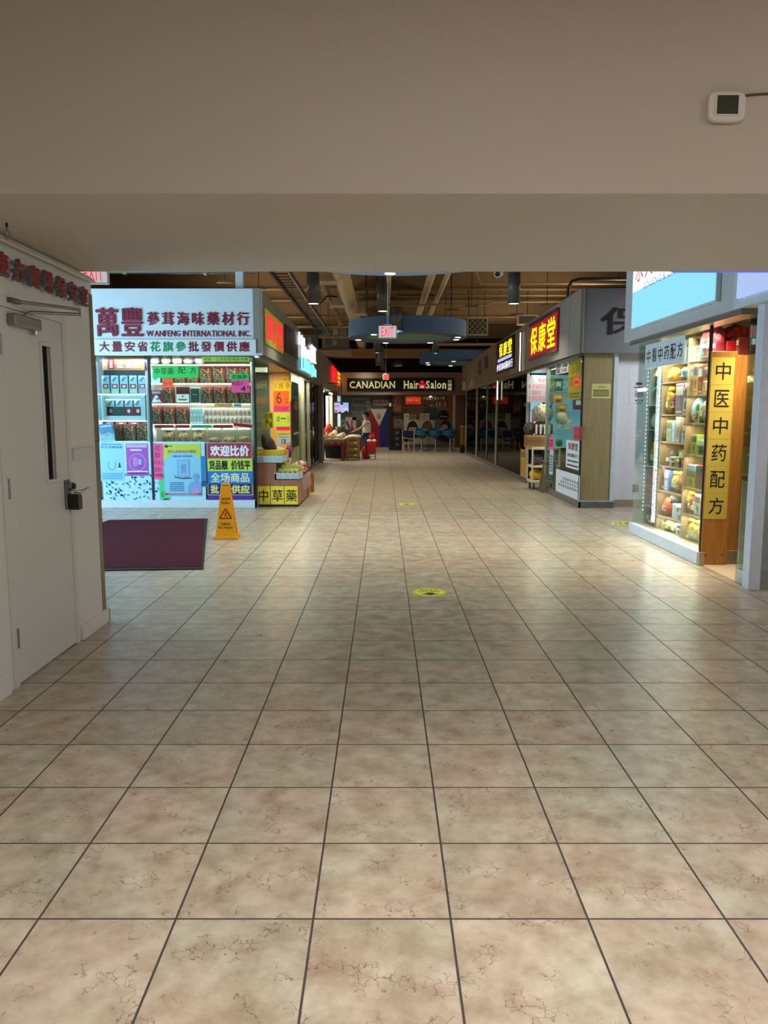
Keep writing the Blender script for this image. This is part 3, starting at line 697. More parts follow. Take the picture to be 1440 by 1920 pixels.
# floor stickers
STK = M('d8dc36', .5, var=.03)
def sticker(x, y, lab, r=.148, rz=.05):
    b = B(); n = 32
    def disc(r0, z, m): b.add([(r0 * math.cos(2 * PI * i / n), r0 * math.sin(2 * PI * i / n), z) for i in range(n)], [tuple(range(n))], m)
    b.lathe((0, 0, 0), [(r, 0), (r, .0010), (r - .001, .0012)], STK, 32); disc(r - .001, .0012, STK); 
    v = []; 
    for i in range(n + 1):
        a = 2 * PI * i / n; v += [(.132 * math.cos(a), .132 * math.sin(a), .0016), (.138 * math.cos(a), .138 * math.sin(a), .0016)]
    b.add(v, [(2 * i, 2 * i + 1, 2 * i + 3, 2 * i + 2) for i in range(n)], INK)
    # turned to be read from the far side: print faces the other way
    b.T = Matrix.Rotation(PI, 4, 'Z') @ Matrix.Rotation(-PI / 2, 4, 'X')
    b.text('PLEASE', -.075, .075, -.092, -.058, -.0018, INK, .02); b.text('THIS WAY', -.10, .10, -.040, .002, -.0018, INK, .02)
    b.T = Matrix.Rotation(PI, 4, 'Z')
    b.add([(-.03, .02, .0018), (.03, .02, .0018), (.03, .055, .0018), (.085, .055, .0018), (0, .118, .0018), (-.085, .055, .0018), (-.03, .055, .0018)], [(0, 1, 2, 3, 4, 5, 6)], INK)
    b.T = None
    return tag(b.out('floor_sticker', loc=(x, y, .0004), rz=rz), lab, 'floor sticker', 'yellow arrow stickers on the floor')
sticker(.383, 6.37, 'nearest yellow oval floor sticker, its arrow and words clear to read')
sticker(.377, 12.9, 'second yellow floor sticker along the concourse, arrow still visible')
sticker(.174, 19.4, 'farthest yellow floor sticker, a thin sliver in the middle of the concourse')
sticker(3.28, 10.55, 'yellow floor sticker near the end glass of the right herb shop', rz=1.4)

# ================================================================== LAMPS AND THINGS UNDER THE DECK
PGREY = M('55595c', .45, .3, var=.03); LIT = E('fff3da', 3.5)
def pendant(px, Y, zb, lab, power=70, r=.108, ln=.52, lit=True):
    x = atY(px, 600, Y)[0]
    t = thing('pendant_lamp', lab, 'pendant lamp', (x, Y, zb), 0, 'grey cylinder pendants')
    b = B(); b.lathe((0, 0, 0), [(r * .93, .012), (r, 0), (r, ln), (.02, ln + .004)], PGREY, 24); b.out('lamp_shade', t)
    b = B(); b.cyl((0, 0, .014), (0, 0, .02), r * .92, LIT, 24); b.out('lamp_lens', t)
    b = B(); b.cyl((0, 0, ln), (0, 0, 5.2 - zb), .006, BLACK, 6); b.out('suspension_rod', t)
    if power: lamp('SPOT', (x, Y, zb - .02), power * .6, (1, .93, .76), .09, aim=(x, Y, 0), spot=125, blend=.7, name='pendant_light')
pendant(587.5, 13.6, 3.375, 'grey cylinder pendant hanging beside the corner herb shop sign', 120)
pendant(717.5, 14.6, 3.38, 'grey cylinder pendant hanging just behind the lit exit sign', 130)
pendant(962, 13.6, 3.375, 'grey cylinder pendant above the right row, left of the red sign', 120)
pendant(744.5, 17.85, 3.38, 'grey cylinder pendant hanging in front of the blue ceiling disc', 120)
pendant(706.5, 24.0, 3.37, 'grey cylinder pendant below the exit sign, left and largest of the far row', 110)
pendant(713, 27.4, 3.36, 'grey cylinder pendant second in the far row under the exit sign', 90)
pendant(709, 29.8, 3.36, 'grey cylinder pendant third in the far row, half hidden', 70)
pendant(718, 32.0, 3.32, 'grey cylinder pendant last in the far row before the salon sign', 60)
pendant(817, 24.3, 3.38, 'grey cylinder pendant under the right rim of the blue disc', 110)
pendant(815, 28.0, 3.36, 'grey cylinder pendant in front of the small far disc', 80)

BLUE = M('3d6294', .6, var=.02); BLUE_L = M('7f93b4', .6, var=.02); BLUE_M = M('3a4a64', .6, var=.02); GREEN = M('62887a', .6, var=.02)
def disc(cx, cy, z, r, th, lab, lights, lower=BLUE, pw=30):
    t = thing('ceiling_disc', lab, 'ceiling disc', (cx, cy, z))
    b = B(); n = 64
    ring = lambda rr, zz: [(rr * math.cos(2 * PI * i / n), rr * math.sin(2 * PI * i / n), zz) for i in range(n)]
    ri = r * .74
    v = ring(r, 0) + ring(r, th) + ring(ri, 0) + ring(ri, .04)
    b.add(v, [(i, (i + 1) % n, (i + 1) % n + n, i + n) for i in range(n)], BLUE, True)
    b.add(v, [(i, i + 2 * n, (i + 1) % n + 2 * n, (i + 1) % n) for i in range(n)], lower)
    b.add(v, [(i + 2 * n, i + 3 * n, (i + 1) % n + 3 * n, (i + 1) % n + 2 * n) for i in range(n)], BLUE_L)
    b.add(v, [tuple(range(2 * n - 1, n - 1, -1))], BLUE)
    b.out('rim', t)
    b = B(); b.add(ring(ri, .04), [tuple(range(n - 1, -1, -1))], GREEN); b.out('centre_panel', t)
    for a in lights:
        a = math.radians(a); x, y = r * .87 * math.cos(a), r * .87 * math.sin(a)
        b = B(); b.cyl((x, y, -.006), (x, y, .0), .085, M('d9d9d6', .4), 20); b.cyl((x, y, -.009), (x, y, -.0065), .07, LIT, 20); b.out('downlight', t)
        if pw: lamp('SPOT', (cx + x, cy + y, z - .02), pw * .5, (1, .93, .76), .07, aim=(cx + x, cy + y, 0), spot=115, blend=.8, name='disc_light')
    for a in (40, 140, 220, 320):
        a = math.radians(a); b = B(); b.cyl((r * .9 * math.cos(a), r * .9 * math.sin(a), th), (r * .9 * math.cos(a), r * .9 * math.sin(a), 5.2 - z), .008, BLACK, 6); b.out('hanger', t)
disc(.15, 9.25, 3.35, 1.5, .36, 'pale blue ceiling disc just behind the bulkhead with one lit downlight', (93, 210, 330), BLUE_L, 300)
disc(.57, 19.3, 3.35, 1.44, .38, 'large dark blue round ceiling disc with green centre behind the exit sign', (12, 60, 115, 165, 230, 345), BLUE_M, 35)
disc(2.75, 28.5, 3.35, 1.46, .36, 'small far blue ceiling disc with green centre above the right row', (100, 150, 200, 255, 320), BLUE_M, 30)

# exit signs
def exit_sign(x, y, z, w, h, rz, lab, stem, face=E('d8d6de', .30)):
    t = thing('exit_sign', lab, 'exit sign', (x, y, z), rz, 'lit exit signs')
    b = B(); b.box(-w / 2, w / 2, -.035, .035, 0, h, M('b9bcc0', .45)); b.out('housing', t, bevel=.006)
    b = B(); b.rect(-w / 2 + .012, w / 2 - .012, .014, h - .014, -.036, face); b.out('face_panel', t)
    b = B(); b.text('EXIT', -w * .34, w * .34, h * .14, h * .86, -.0375, E('ff2432', .85), .006); b.out('lettering', t)
    b = B(); b.box(-.07, .07, -.03, .03, h, h + .02, M('a9b4b4', .4)); b.cyl((0, 0, h), (0, 0, stem), .010, M('a9b4b4', .4), 8); b.out('hanging_rod', t)
    return t
exit_sign(.064, 13.5, 2.79, .315, .215, -.10, 'lit red exit sign hanging on a rod in the middle of the concourse', 2.41)
exit_sign(.075, 30.0, 2.83, .24, .22, 0, 'small far red exit sign in front of the salon sign', 2.37, E('ff5040', .55))
exit_sign(-3.28, 9.0, 2.955, .32, .22, .12, 'red exit sign half hidden behind the end of the left wall', 2.245)

t = thing('security_camera', 'small white bullet camera under the deck behind the bulkhead', 'security camera', (1.53, 10.6, 3.36))
b = B(); b.cyl((.03, .10, .02), (-.03, -.10, -.03), .045, M('d8dadc', .4), 16); b.out('camera_body', t)
b = B(); b.cyl((-.03, -.10, -.03), (-.036, -.115, -.033), .034, BLACK, 14); b.out('lens', t)
b = B(); b.cyl((.01, .03, .04), (.01, .03, 1.84), .012, M('d8dadc', .4), 8); b.out('mounting_rod', t)

t = thing('air_return_grille', 'square return air grille with diamond lattice right of the blue disc', 'air grille', (2.37, 20.0, 3.50))
b = B(); b.box(-.26, .26, 0, .5, 0, .44, M('3c3a33', .7)); b.out('duct_box', t)
b = B()
LATT = M('b7b096', .5, .2)
for x0, x1, z0, z1 in ((-.26, .26, 0, .02), (-.26, .26, .42, .44), (-.26, -.24, 0, .44), (.24, .26, 0, .44)): b.box(x0, x1, -.015, 0, z0, z1, LATT)
for i in range(-3, 5):
    for sgn in (1, -1):
        x0 = i * .13; p = []
        for k in range(23):
            z = .44 * k / 22; x = x0 + sgn * (z - .22) * .9
            if -.25 < x < .25: p.append((x, -.01, z))
        if len(p) > 2: b.tube([p[0], p[-1]], .006, LATT, 4)
b.out('lattice', t)
b = B(); b.cyl((.2, .2, .44), (.2, .2, 1.7), .008, BLACK, 6); b.cyl((-.2, .2, .44), (-.2, .2, 1.7), .008, BLACK, 6); b.out('hanger', t)

DUCT = M('b8a685', .6, var=.05, sc=3)
t = thing('round_air_duct', 'thick beige round air duct running back on the left under the deck', 'air duct', (-.86, 14.0, 4.3))
b = B(); b.cyl((0, 0, 0), (-.02, 17.5, -.02), .18, DUCT, 24)
for y in (1.5, 4.0, 6.5, 9.0, 11.5, 14.0): b.cyl((0, y, 0), (0, y + .06, 0), .187, DUCT, 24)
b.out('duct_pipe', t)
for y, dx in ((1.8, -.55), (5.2, -.42), (6.8, .38), (11.0, .4)):
    b = B(); b.box(min(0, dx), max(0, dx), y, y + .45, -.17, .13, DUCT); b.box(min(dx, dx * 1.12), max(dx, dx * 1.12), y - .02, y + .47, -.19, -.15, DUCT); b.out('side_outlet', t)
for y in (2, 8, 14):
    b = B(); b.cyl((0, y, .17), (0, y, .9), .008, BLACK, 6); b.out('hanger', t)

# cable tray, conduits, pipes
TR = M('4a4540', .6, .4)
t = thing('cable_tray', 'dark ladder cable tray running back above the left fascia', 'cable tray', (-2.0, 12.8, 3.95))
b = B(); b.box(-.02, .02, 0, 11.5, 0, .10, TR); b.box(.30, .34, 0, 11.5, 0, .10, TR)
for i in range(38): b.box(.02, .30, .1 + i * .3, .13 + i * .3, .01, .03, TR)
b.out('tray', t)
b = B(); b.tube([(.36, 0, -.03), (.36, 4, -.05), (.37, 8, -.03), (.36, 11.4, -.06)], .014, M('8f9ba0', .4, .6), 6); b.out('cable', t)
for y in (1, 4.5, 8, 11):
    b = B(); b.cyl((0, y, .1), (0, y, 1.25), .007, BLACK, 6); b.cyl((.32, y, .1), (.32, y, 1.25), .007, BLACK, 6); b.out('hanger', t)
t = thing('conduit_pipe', 'grey conduit pipe running across above the pale shop sign', 'conduit', (-4.2, 12.9, 3.79))
b = B(); b.cyl((-2.6, 0, 0), (2.1, 0, 0), .034, M('9a988f', .45, .5), 12); b.out('pipe', t)
for x in (-1.2, 0, 1.3):
    b = B(); b.cyl((x, -.04, 0), (x, .04, 0), .05, M('b9b7ae', .4, .5), 12); b.cyl((x + .1, 0, .03), (x + .1, 0, 1.34), .005, BLACK, 6); b.out('clamp', t)
PIPE = M('8d7553', .6, var=.06)
def pipe(name, lab, pts, r, m=PIPE, hang=(), cat='pipe'):
    b = B(); b.tube(pts, r, m, 10)
    for (x, y, z) in hang: b.cyl((x, y, z), (x, y, 5.2), .006, BLACK, 6)
    tag(b.out(name), lab, cat, 'pipes under the deck')
pipe('ceiling_pipe', 'upper thin pipe crossing the deck between the two pendants', [(-.3, 20.4, 4.55), (7, 20.4, 4.55)], .028, hang=((1.2, 20.4, 4.55), (3.0, 20.4, 4.55)))
pipe('ceiling_pipe', 'lower thin pipe with a jog crossing the deck', [(.0, 20.8, 4.36), (2.7, 20.8, 4.36), (2.85, 20.8, 4.44), (7, 20.8, 4.46)], .028, hang=((.9, 20.8, 4.36), (2.2, 20.8, 4.36)))
pipe('ceiling_pipe', 'bent pale pipe descending from the deck to the right row, front one', [(1.55, 15.2, 4.75), (2.0, 16.4, 4.18), (7, 16.4, 4.18)], .026, hang=((2.6, 16.4, 4.2),))
pipe('ceiling_pipe', 'bent pale pipe descending from the deck, just right of its twin', [(1.9, 15.2, 4.75), (2.35, 16.5, 4.2), (7, 16.5, 4.2)], .022)
pipe('ceiling_pipe', 'thick beige pipe running back, left of the pair above the disc', [(1.02, 13, 4.5), (1.02, 30, 4.4)], .085, DUCT, hang=((1.02, 17, 4.5), (1.02, 24, 4.5)))
pipe('ceiling_pipe', 'thick beige pipe running back, right of the pair above the disc', [(1.36, 13, 4.5), (1.36, 30, 4.4)], .065, DUCT, hang=((1.36, 17, 4.5), (1.36, 24, 4.5)))
pipe('ceiling_pipe', 'beige pipe running back beside the middle pendant', [(.10, 13, 4.45), (.10, 30, 4.4)], .06, DUCT, hang=((.1, 18, 4.45), (.1, 24, 4.45)))
pipe('ceiling_pipe', 'slanting beige pipe running back above the left pendant', [(-1.35, 13, 4.4), (-1.35, 29, 4.3)], .07, M('9c7f58', .6), hang=((-1.35, 16, 4.4), (-1.35, 22, 4.4)))
pipe('ceiling_pipe', 'pipe crossing behind the blue disc on the right', [(1.5, 22, 3.45), (7, 22, 3.45)], .04, hang=((2.6, 22, 3.45),))
pipe('ceiling_pipe', 'cross pipe above the electrical cabinet', [(-6, 22.6, 4.0), (-.6, 22.6, 4.0)], .04, hang=((-2.2, 22.6, 4.0), (-1, 22.6, 4.0)))
pipe('ceiling_pipe', 'second cross pipe lower above the electrical cabinet', [(-6, 23.4, 3.8), (-.5, 23.4, 3.8)], .05, hang=((-2.0, 23.4, 3.8),))
pipe('curved_cable', 'black cable looping under the deck near the duct', [(-1.62, 18.1, 4.12), (-1.45, 18.15, 4.04), (-1.3, 18.2, 4.2), (-1.08, 18.3, 4.2)], .018, BLACK, hang=((-1.62, 18.1, 4.12),), cat='cable')
pipe('curved_conduit', 'dark conduit bending down above the right red sign', [(3.3, 14.2, 3.3), (3.3, 14.2, 3.75), (3.36, 14.2, 3.86), (3.5, 14.2, 3.9), (4.4, 14.2, 3.9)], .03, M('3d3a36', .5), hang=((4.2, 14.2, 3.9),), cat='conduit')
t = thing('electrical_cabinet', 'grey electrical cabinet with small covers hung over the left row', 'electrical cabinet', (-1.55, 25.2, 3.63))
b = B(); b.box(-.42, .42, 0, .4, 0, .66, M('5b5a55', .5, .3)); b.out('cabinet_box', t, bevel=.01)
for x0, x1, z0, z1, c in ((-.34, -.16, .42, .60, '74736c'), (-.08, .08, .30, .60, '85847c'), (.12, .36, .28, .62, '6a6962'), (-.34, -.18, .1, .34, '3d3c38'), (-.08, .04, .08, .24, '7a7870')):
    b = B(); b.box(x0, x1, -.02, 0, z0, z1, M(c, .5)); b.out('cover', t)
b = B(); b.box(-.46, .46, -.1, .5, -.04, 0, TR); b.cyl((-.44, .2, 0), (-.44, .2, 1.57), .01, BLACK, 6); b.cyl((.44, .2, 0), (.44, .2, 1.57), .01, BLACK, 6); b.out('hanging_frame', t)
t = thing('utility_box', 'dark blue-grey utility box on the left fascia beside the cabinet', 'utility box', (-2.12, 22.3, 3.43))
b = B(); b.box(-.2, .22, 0, .5, 0, .32, M('3b4650', .5)); b.out('box_body', t, bevel=.01)
b = B(); b.box(-.05, .06, -.006, 0, .1, .24, M('5f7a52', .5)); b.out('green_cover', t)
t = thing('air_vent', 'small rectangular vent with slats above the right row', 'vent', (4.0, 22.0, 3.98))
b = B(); b.box(-.3, .3, 0, .12, 0, .28, M('8b7b60', .6)); b.out('vent_frame', t)
b = B(); b.box(-.24, .24, -.004, 0, .04, .24, M('2f2a22', .6)); b.out('opening', t)
b = B(); b.cyl((0, .06, .28), (0, .06, 1.2), .01, BLACK, 6); b.out('hanger', t)
# rods that carry services through the void, each its own
for i, (x, y) in enumerate(((-2.9, 14.5), (-2.4, 15.2), (-.35, 16), (-.15, 18.5), (1.55, 18.2), (1.95, 17.6), (2.25, 21), (3.2, 19), (3.6, 17.5))):
    b = B(); b.cyl((x, y, 3.9), (x, y, 5.2), .008, BLACK, 6); b.box(x - .15, x + .15, y - .015, y + .015, 3.88, 3.91, TR)
    tag(b.out('hanger_rod'), ORD[i] + ' thin dark hanger rod with cross bar under the deck, counted from the left', 'hanger rod', 'hanger rods')

# ================================================================== CORNER HERB SHOP (left): sign, window, goods
MAROON = M('7d1a34', .45, var=.02); SGREEN = M('1f8a4c', .45); PAPERW = M('e9eef0', .6, var=.02)
yf = 12.26
def sign_letters(px0, px1, py0, py1, s, m, Y, bold, depth, parent, name='lettering', base=(0, 0, 0), side_=None):
    a, zt = atY(px0, py0, Y); c, zb = atY(px1, py1, Y)
    b = B(); b.text(s, a - base[0], c - base[0], zb - base[2], zt - base[2], Y - base[1], m, bold, depth, side_); return b.out(name, parent)
(lx, ly, lz), w_, h_ = front(176, 472, 575, 634, yf)
t = thing('shop_sign', 'large dark red shop lettering on the pale blue fascia of the corner herb shop', 'shop sign', (lx, yf, lz))
o = (lx, yf, lz)
sign_letters(179, 222, 577, 631, '萬', MAROON, yf - .001, .02, .03, t, base=o)
sign_letters(226, 268, 577, 631, '豐', MAROON, yf - .001, .016, .03, t, base=o)
for i, ch in enumerate('蔘茸海味藥材行'):
    x = 274.5 + i * 28.1; sign_letters(x, x + 23.5, 585, 610, ch, MAROON, yf - .001, .018, .015, t, base=o)
# serif capitals: plain letters with small feet
def serif_text(b, s, x0, x1, z0, z1, y, m, bold=.0, depth=0, sf=.012):
    adv = []; 
    for ch in s:
        if ch == ' ': adv.append((None, .28)); continue
        v, f = text_shape(ch); ws = max(p[0] for p in v) - min(p[0] for p in v); adv.append((ch, ws + .09))
    tot = sum(a for _, a in adv) - .09; k = (x1 - x0) / tot; x = x0; hh = z1 - z0; sh = hh * .075
    for ch, a in adv:
        if ch:
            wc = (a - .09) * k
            if ch == '.': b.box(x, x + wc, y - max(depth, .001), y, z0, z0 + hh * .16, m)
            else:
                b.text(ch, x, x + wc, z0, z1 if not ch.islower() or ch in 'il' else z0 + hh * .74, y, m, bold, depth)
                e = k * .045; dd = max(depth, .001) + .0006
                stems = {'A': [(0, .12, 0), (.88, 1, 0)], 'N': [(0.02, .16, 0), (.0, .12, 1), (.86, .99, 1)], 'F': [(.06, .1, 0)], 'I': [(.3, .7, 0), (.3, .7, 1)], 'T': [(.44, .56, 0)],
                         'R': [(.05, .12, 0), (.9, 1, 0)], 'W': [(.0, .08, 1), (.92, 1, 1)], 'L': [(.04, .1, 1)], 'D': [(.02, .08, 0), (.02, .08, 1)], 'H': [(.04, .12, 0), (.04, .12, 1), (.88, .96, 0), (.88, .96, 1)],
                         'i': [(.2, .8, 0)], 'r': [(.1, .3, 0)], 'l': [(.2, .8, 0), (.0, .6, 1)], 'n': [(.06, .16, 0), (.84, .96, 0)]}.get(ch, [])
                for u0, u1, top in stems:
                    zz = z1 - sh if top else z0
                    b.rect(x + u0 * wc - e, x + u1 * wc + e, zz, zz + sh, y - dd, m)
        x += a * k
    return b
a0, zt = atY(274, 620, yf); a1, zb = atY(469.5, 631, yf)
b = B(); serif_text(b, 'WANFENG INTERNATIONAL INC.', a0 - lx, a1 - lx, zb - lz, zt - lz, -.001, MAROON, .008, .01); b.out('lettering', t)
(qx, qy, qz), w_, h_ = front(175.5, 480, 636.5, 663, 12.235)
t = thing('sign_board', 'long white sign board with dark red and green characters under the shop lettering', 'sign board', (qx, 12.238, qz))
b = B(); b.box(-w_ / 2, w_ / 2, -.02, 0, 0, h_, M('d8e6ec', .45, var=.01)); b.out('board', t, bevel=.004)
for i, ch in enumerate('大量安省花旗參批發價供應'):
    x = 185 + i * 23.85; sign_letters(x, x + 20.5, 640, 659.5, ch, SGREEN if 4 <= i <= 6 else MAROON, 12.217, .03, .004, t, base=(qx, 12.238, qz))
b = B(); b.box(-.03, .03, -.06, .03, 0, .03, WHITE); b.box(-.025, .025, -.055, .025, -.004, 0, E('fff8e8', 2)); tag(b.out('corner_light', loc=(-1.99, 12.28, 2.385)), 'small white lamp under the corner of the pale fascia', 'lamp')

YD = 12.56      # front of the goods behind the glass
lamp('AREA', (-3.1, 12.50, 2.36), 9, (1, .96, .88), 1.9, .06, aim=(-3.1, 13.2, 0), name='window_tube_light')
lamp('AREA', (-4.5, 12.50, 2.36), 1.5, (.8, .94, 1), .9, .06, aim=(-4.5, 13.2, 0), name='window_tube_light')
SHW = M('dde4e6', .35, .0, var=.02); SHB = M('4b3a32', .6)
def z_of(py, Y=YD): return atY(400, py, Y)[1]
def x_of(px, Y=YD): return atY(px, 790, Y)[0]
SH_R = [718.5, 756.5, 795.5, 830]; SH_L = [738, 788, 827]
t = thing('display_shelf', 'lit white display shelf with four tiers in the corner shop window, right of the joint', 'display shelf', (x_of(376), YD, 0))
hw = x_of(472) - x_of(376)
b = B(); b.box(-hw, hw, .42, .44, .15, 2.33, M('c9c0b0', .6)); b.out('back_panel', t)
for s_ in (-1, 1):
    b = B(); b.box(s_ * hw - .01, s_ * hw + .01, .0, .42, .15, 2.33, SHW); b.out('upright', t)
for i, py in enumerate(SH_R):
    z = z_of(py); b = B(); b.box(-hw + .01, hw - .01, -.005, .42, z - .012, z, SHW); so = b.out('shelf', t)
    if i < 3:
        b = B(); b.box(-hw + .02, hw - .02, -.02, -.006, z - .022, z - .006, E('fff6e2', 1.6)); b.out('light_strip', so)
        lamp('AREA', (x_of(376), YD + .015, z - .03), 3.4, (1, .96, .88), 2 * hw - .1, .03, aim=(x_of(376), YD + .2, z - .35), name='shelf_light')
b = B(); zt = z_of(684.5); b.box(-hw + .02, hw - .02, -.015, .0, zt - .01, zt + .008, E('fff6e2', 1.6)); b.out('light_strip', t)
t = thing('display_shelf', 'narrow display shelf with three tiers in the corner shop window, left of the joint', 'display shelf', (x_of(230), YD, 0))
hw2 = (x_of(277) - x_of(184)) / 2
b = B(); b.box(-hw2, hw2, .42, .44, .15, 2.33, M('9fc3d8', .6)); b.out('back_panel', t)
for s_ in (-1, 1):
    b = B(); b.box(s_ * hw2 - .01, s_ * hw2 + .01, .0, .42, .15, 2.33, SHW); b.out('upright', t)
for py in SH_L:
    z = z_of(py); b = B(); b.box(-hw2 + .01, hw2 - .01, -.005, .42, z - .012, z, SHW); so = b.out('shelf', t)
    b = B(); b.box(-hw2 + .02, hw2 - .02, -.018, -.006, z - .02, z - .006, E('eaf6ff', 1.2)); b.out('light_strip', so)
    lamp('AREA', (x_of(230), YD + .015, z - .03), 1.6, (.85, .95, 1), 2 * hw2 - .1, .03, aim=(x_of(230), YD + .2, z - .35), name='shelf_light')
for sx in (-1.0, 1.0):
    b = B(); b.box(-4.95, -2.1, 12.9, 13.8, .12, .14, SHW)
b = B(); b.box(-6.9, -2.07, YD, 13.0, .0, .13, M('8f8578', .6)); struct(b.out('floor_window_display'), 'raised floor of the shop window')

# dried root boxes: maroon, with the picture of roots in the lower left corner
MB_ = M('74302c', .4, var=.06); GOLD = M('b99b58', .4, .3); 
def root_box(w, h, d=.10):
    b = B(); b.box(-w / 2, w / 2, 0, d, 0, h, MB_)
    y = -.0012
    n = 10; r = .82
    pts = [(-w / 2, 0)] + [(-w / 2 + w * r * math.sin(PI / 2 * (1 - i / n)) , h * r * math.cos(PI / 2 * (1 - i / n))) for i in range(n + 1)]
    b.poly([(x, z) for x, z in pts], y, ROOTPIC)
    v = []
    for i in range(n + 1):
        a = PI / 2 * i / n
        for q in (r, r + .035): v.append((-w / 2 + min(w, w * q * math.cos(a)), y - .0006, h * q * math.sin(a)))
    b.add(v, [(2 * i, 2 * i + 1, 2 * i + 3, 2 * i + 2) for i in range(n)], GOLD)
    b.rect(w * .12, w * .26, h * .60, h * .72, y, GOLD); b.rect(w * .15, w * .30, h * .76, h * .86, y, GOLD)
    b.rect(w / 2 - .004, w / 2 - .001, 0, h, y, M('4d1f1c', .5)); b.rect(-w / 2, w / 2, h - .004, h, y, M('4d1f1c', .5))
    return b
proto = {}
def put_root(x0, x1, y0, y1, lab, grp):
    w = x_of(x1) - x_of(x0) - .006; z0 = z_of(y1); h = z_of(y0) - z0
    if 'r' not in proto:
        o = root_box(.2, .3).out('root_box'); proto['r'] = o; r = o
    else:
        r = proto['r'].copy(); C.objects.link(r)
    r.location = ((x_of(x0) + x_of(x1)) / 2, YD + .02, z0 + .0005); r.scale = (w / .2, 1, h / .3)
    tag(r, lab, 'box', grp)
rows = [('top', 686, 718.3, [(304, 327), (327.5, 350), (351, 374), (376, 399), (401, 424), (426, 448), (449, 470)]),
        ('second', 724, 756.3, [(305, 326), (377, 400), (401, 425), (426, 449), (450, 471)]),
        ('third', 763, 795.3, [(282, 304), (305.5, 328), (329.5, 353)])]
for nm, a, c, xs in rows:
    for i, (u, v) in enumerate(xs):
        put_root(u, v, a, c, f'{ORD[i]} maroon root box from the left on the {nm} tier of the lit display shelf', 'maroon boxes with root pictures')
for i, (u, v) in enumerate([(213, 229), (229.5, 253), (254, 278)]):
    put_root(u, v, 795, 826.8, f'{ORD[i]} maroon root box from the left on the lowest tier of the narrow shelf', 'maroon boxes with root pictures')

def goods(name, cat, lab, x0, x1, y0, y1, ops, bg, d=.08, grp=None, Y=YD, tilt=0):
    (cx, _, z0), w, h = front(x0, x1, y0, y1, Y + .015)
    return poster(name, lab, cat, (cx, Y + .015, z0 + .0005), 0, w, h, bg, ops, group=grp, thick=d, tilt=tilt)
LB = M('9cc8df', .4, var=.03); LBD = M('3f86b4', .4); REDD = M('9c2638', .4); DKR = M('5f1a24', .4); DKG = M('1f4a3c', .4); PAL = M('cfe2ea', .45)
for i in range(5):
    x = 189.5 + i * 17.2
    last = i == 4
    goods('tonic_box', 'box', f'{ORD[i]} tonic box from the left on top of the narrow shelf', x, x + 15.8, 704, 737.6,
          [('p', [(.05, .62), (.95, .95), (.95, 1), (.05, 1)], PAL), ('p', [(.1, .72), (.55, .92), (.8, .9), (.4, .66)], LBD), ('r', .12, .28, .88, .52, M('8d4a94', .4) if last else REDD), ('r', .3, .34, .7, .46, PAL), ('r', .05, .02, .95, .24, M('a9d8c0', .4) if not last else M('b9a4d4', .4))], LB, grp='blue tonic boxes')
t = thing('display_case', 'pale framed little display case on the narrow shelf, four packages inside', 'display case', (x_of(231.5), YD + .0, z_of(787.8)))
cw = (x_of(273) - x_of(190)) / 2; chh = z_of(740) - z_of(787.8)
b = B(); fr = .075
b.box(-cw, cw, 0, .30, 0, .07, M('bcdcec', .4)); b.box(-cw, cw, 0, .30, chh - .07, chh, M('bcdcec', .4)); b.box(-cw, -cw + fr, 0, .30, .07, chh - .07, M('bcdcec', .4)); b.box(cw - fr, cw, 0, .30, .07, chh - .07, M('bcdcec', .4)); b.out('case_frame', t, bevel=.003)
b = B(); b.box(-cw + fr, cw - fr, .28, .30, .07, chh - .07, M('d8e8ee', .5)); b.out('back_panel', t)
b = B(); b.box(-cw + fr, cw - fr, .01, .03, chh - .085, chh - .072, E('fff0d0', 1.6)); b.out('light_strip', t)
for i in range(4):
    x = 199 + i * 17.0
    goods('tonic_package', 'box', f'{ORD[i]} package from the left inside the pale framed display case', x, x + 15.6, 748, 778.6,
          [('p', [(.05, .6), (.95, .75), (.95, .98), (.05, .98)], PAL), ('p', [(.1, .62), (.5, .9), (.9, .9), (.5, .62)], LBD), ('r', .0, .0, 1, .52, [DKR, DKG, REDD, REDD][i]), ('r', .1, .06, .9, .46, [M('4a3028', .5), M('173a30', .5), M('7c1c2c', .5), M('7c1c2c', .5)][i]),
           ('e', .5, .26, .2, .12, [M('b9a494', .5), DKG, PAL, PAL][i])], LB, d=.06, grp='packages in the display case', Y=YD + .05)
for i in range(3):
    x = 193 + i * 24
    goods('small_box', 'box', f'{ORD[i]} dark maroon small box lying behind the root boxes on the narrow shelf', x, x + 20, 791, 799,
          [('r', .3, .2, .7, .8, M('b9a8a0', .5))], DKR, Y=YD + .15, grp='small maroon boxes')
# sign header of the narrow shelf
OR_ = M('c07a52', .45); 
goods('header_sign', 'sign', 'orange brown header sign with white characters above the narrow shelf', 186, 275.5, 671, 694,
      [('r', .0, 0, .055, 1, M('2c2a44', .5)), ('r', .945, 0, 1, 1, M('2c2a44', .5)), ('r', .055, 0, .16, 1, M('e0a07a', .5)), ('r', .17, .06, .31, .94, M('a03038', .5)),
       ('p', [(.205, .2), (.275, .2), (.262, .42), (.272, .5), (.258, .62), (.25, .82), (.232, .82), (.222, .62), (.208, .5), (.218, .42)], PAPERW), ('r', .222, .30, .258, .38, M('a03038', .5)),
       ('t', '正官庄', .36, .14, .86, .86, PAPERW, .05)], OR_, d=.02, Y=YD - .03)
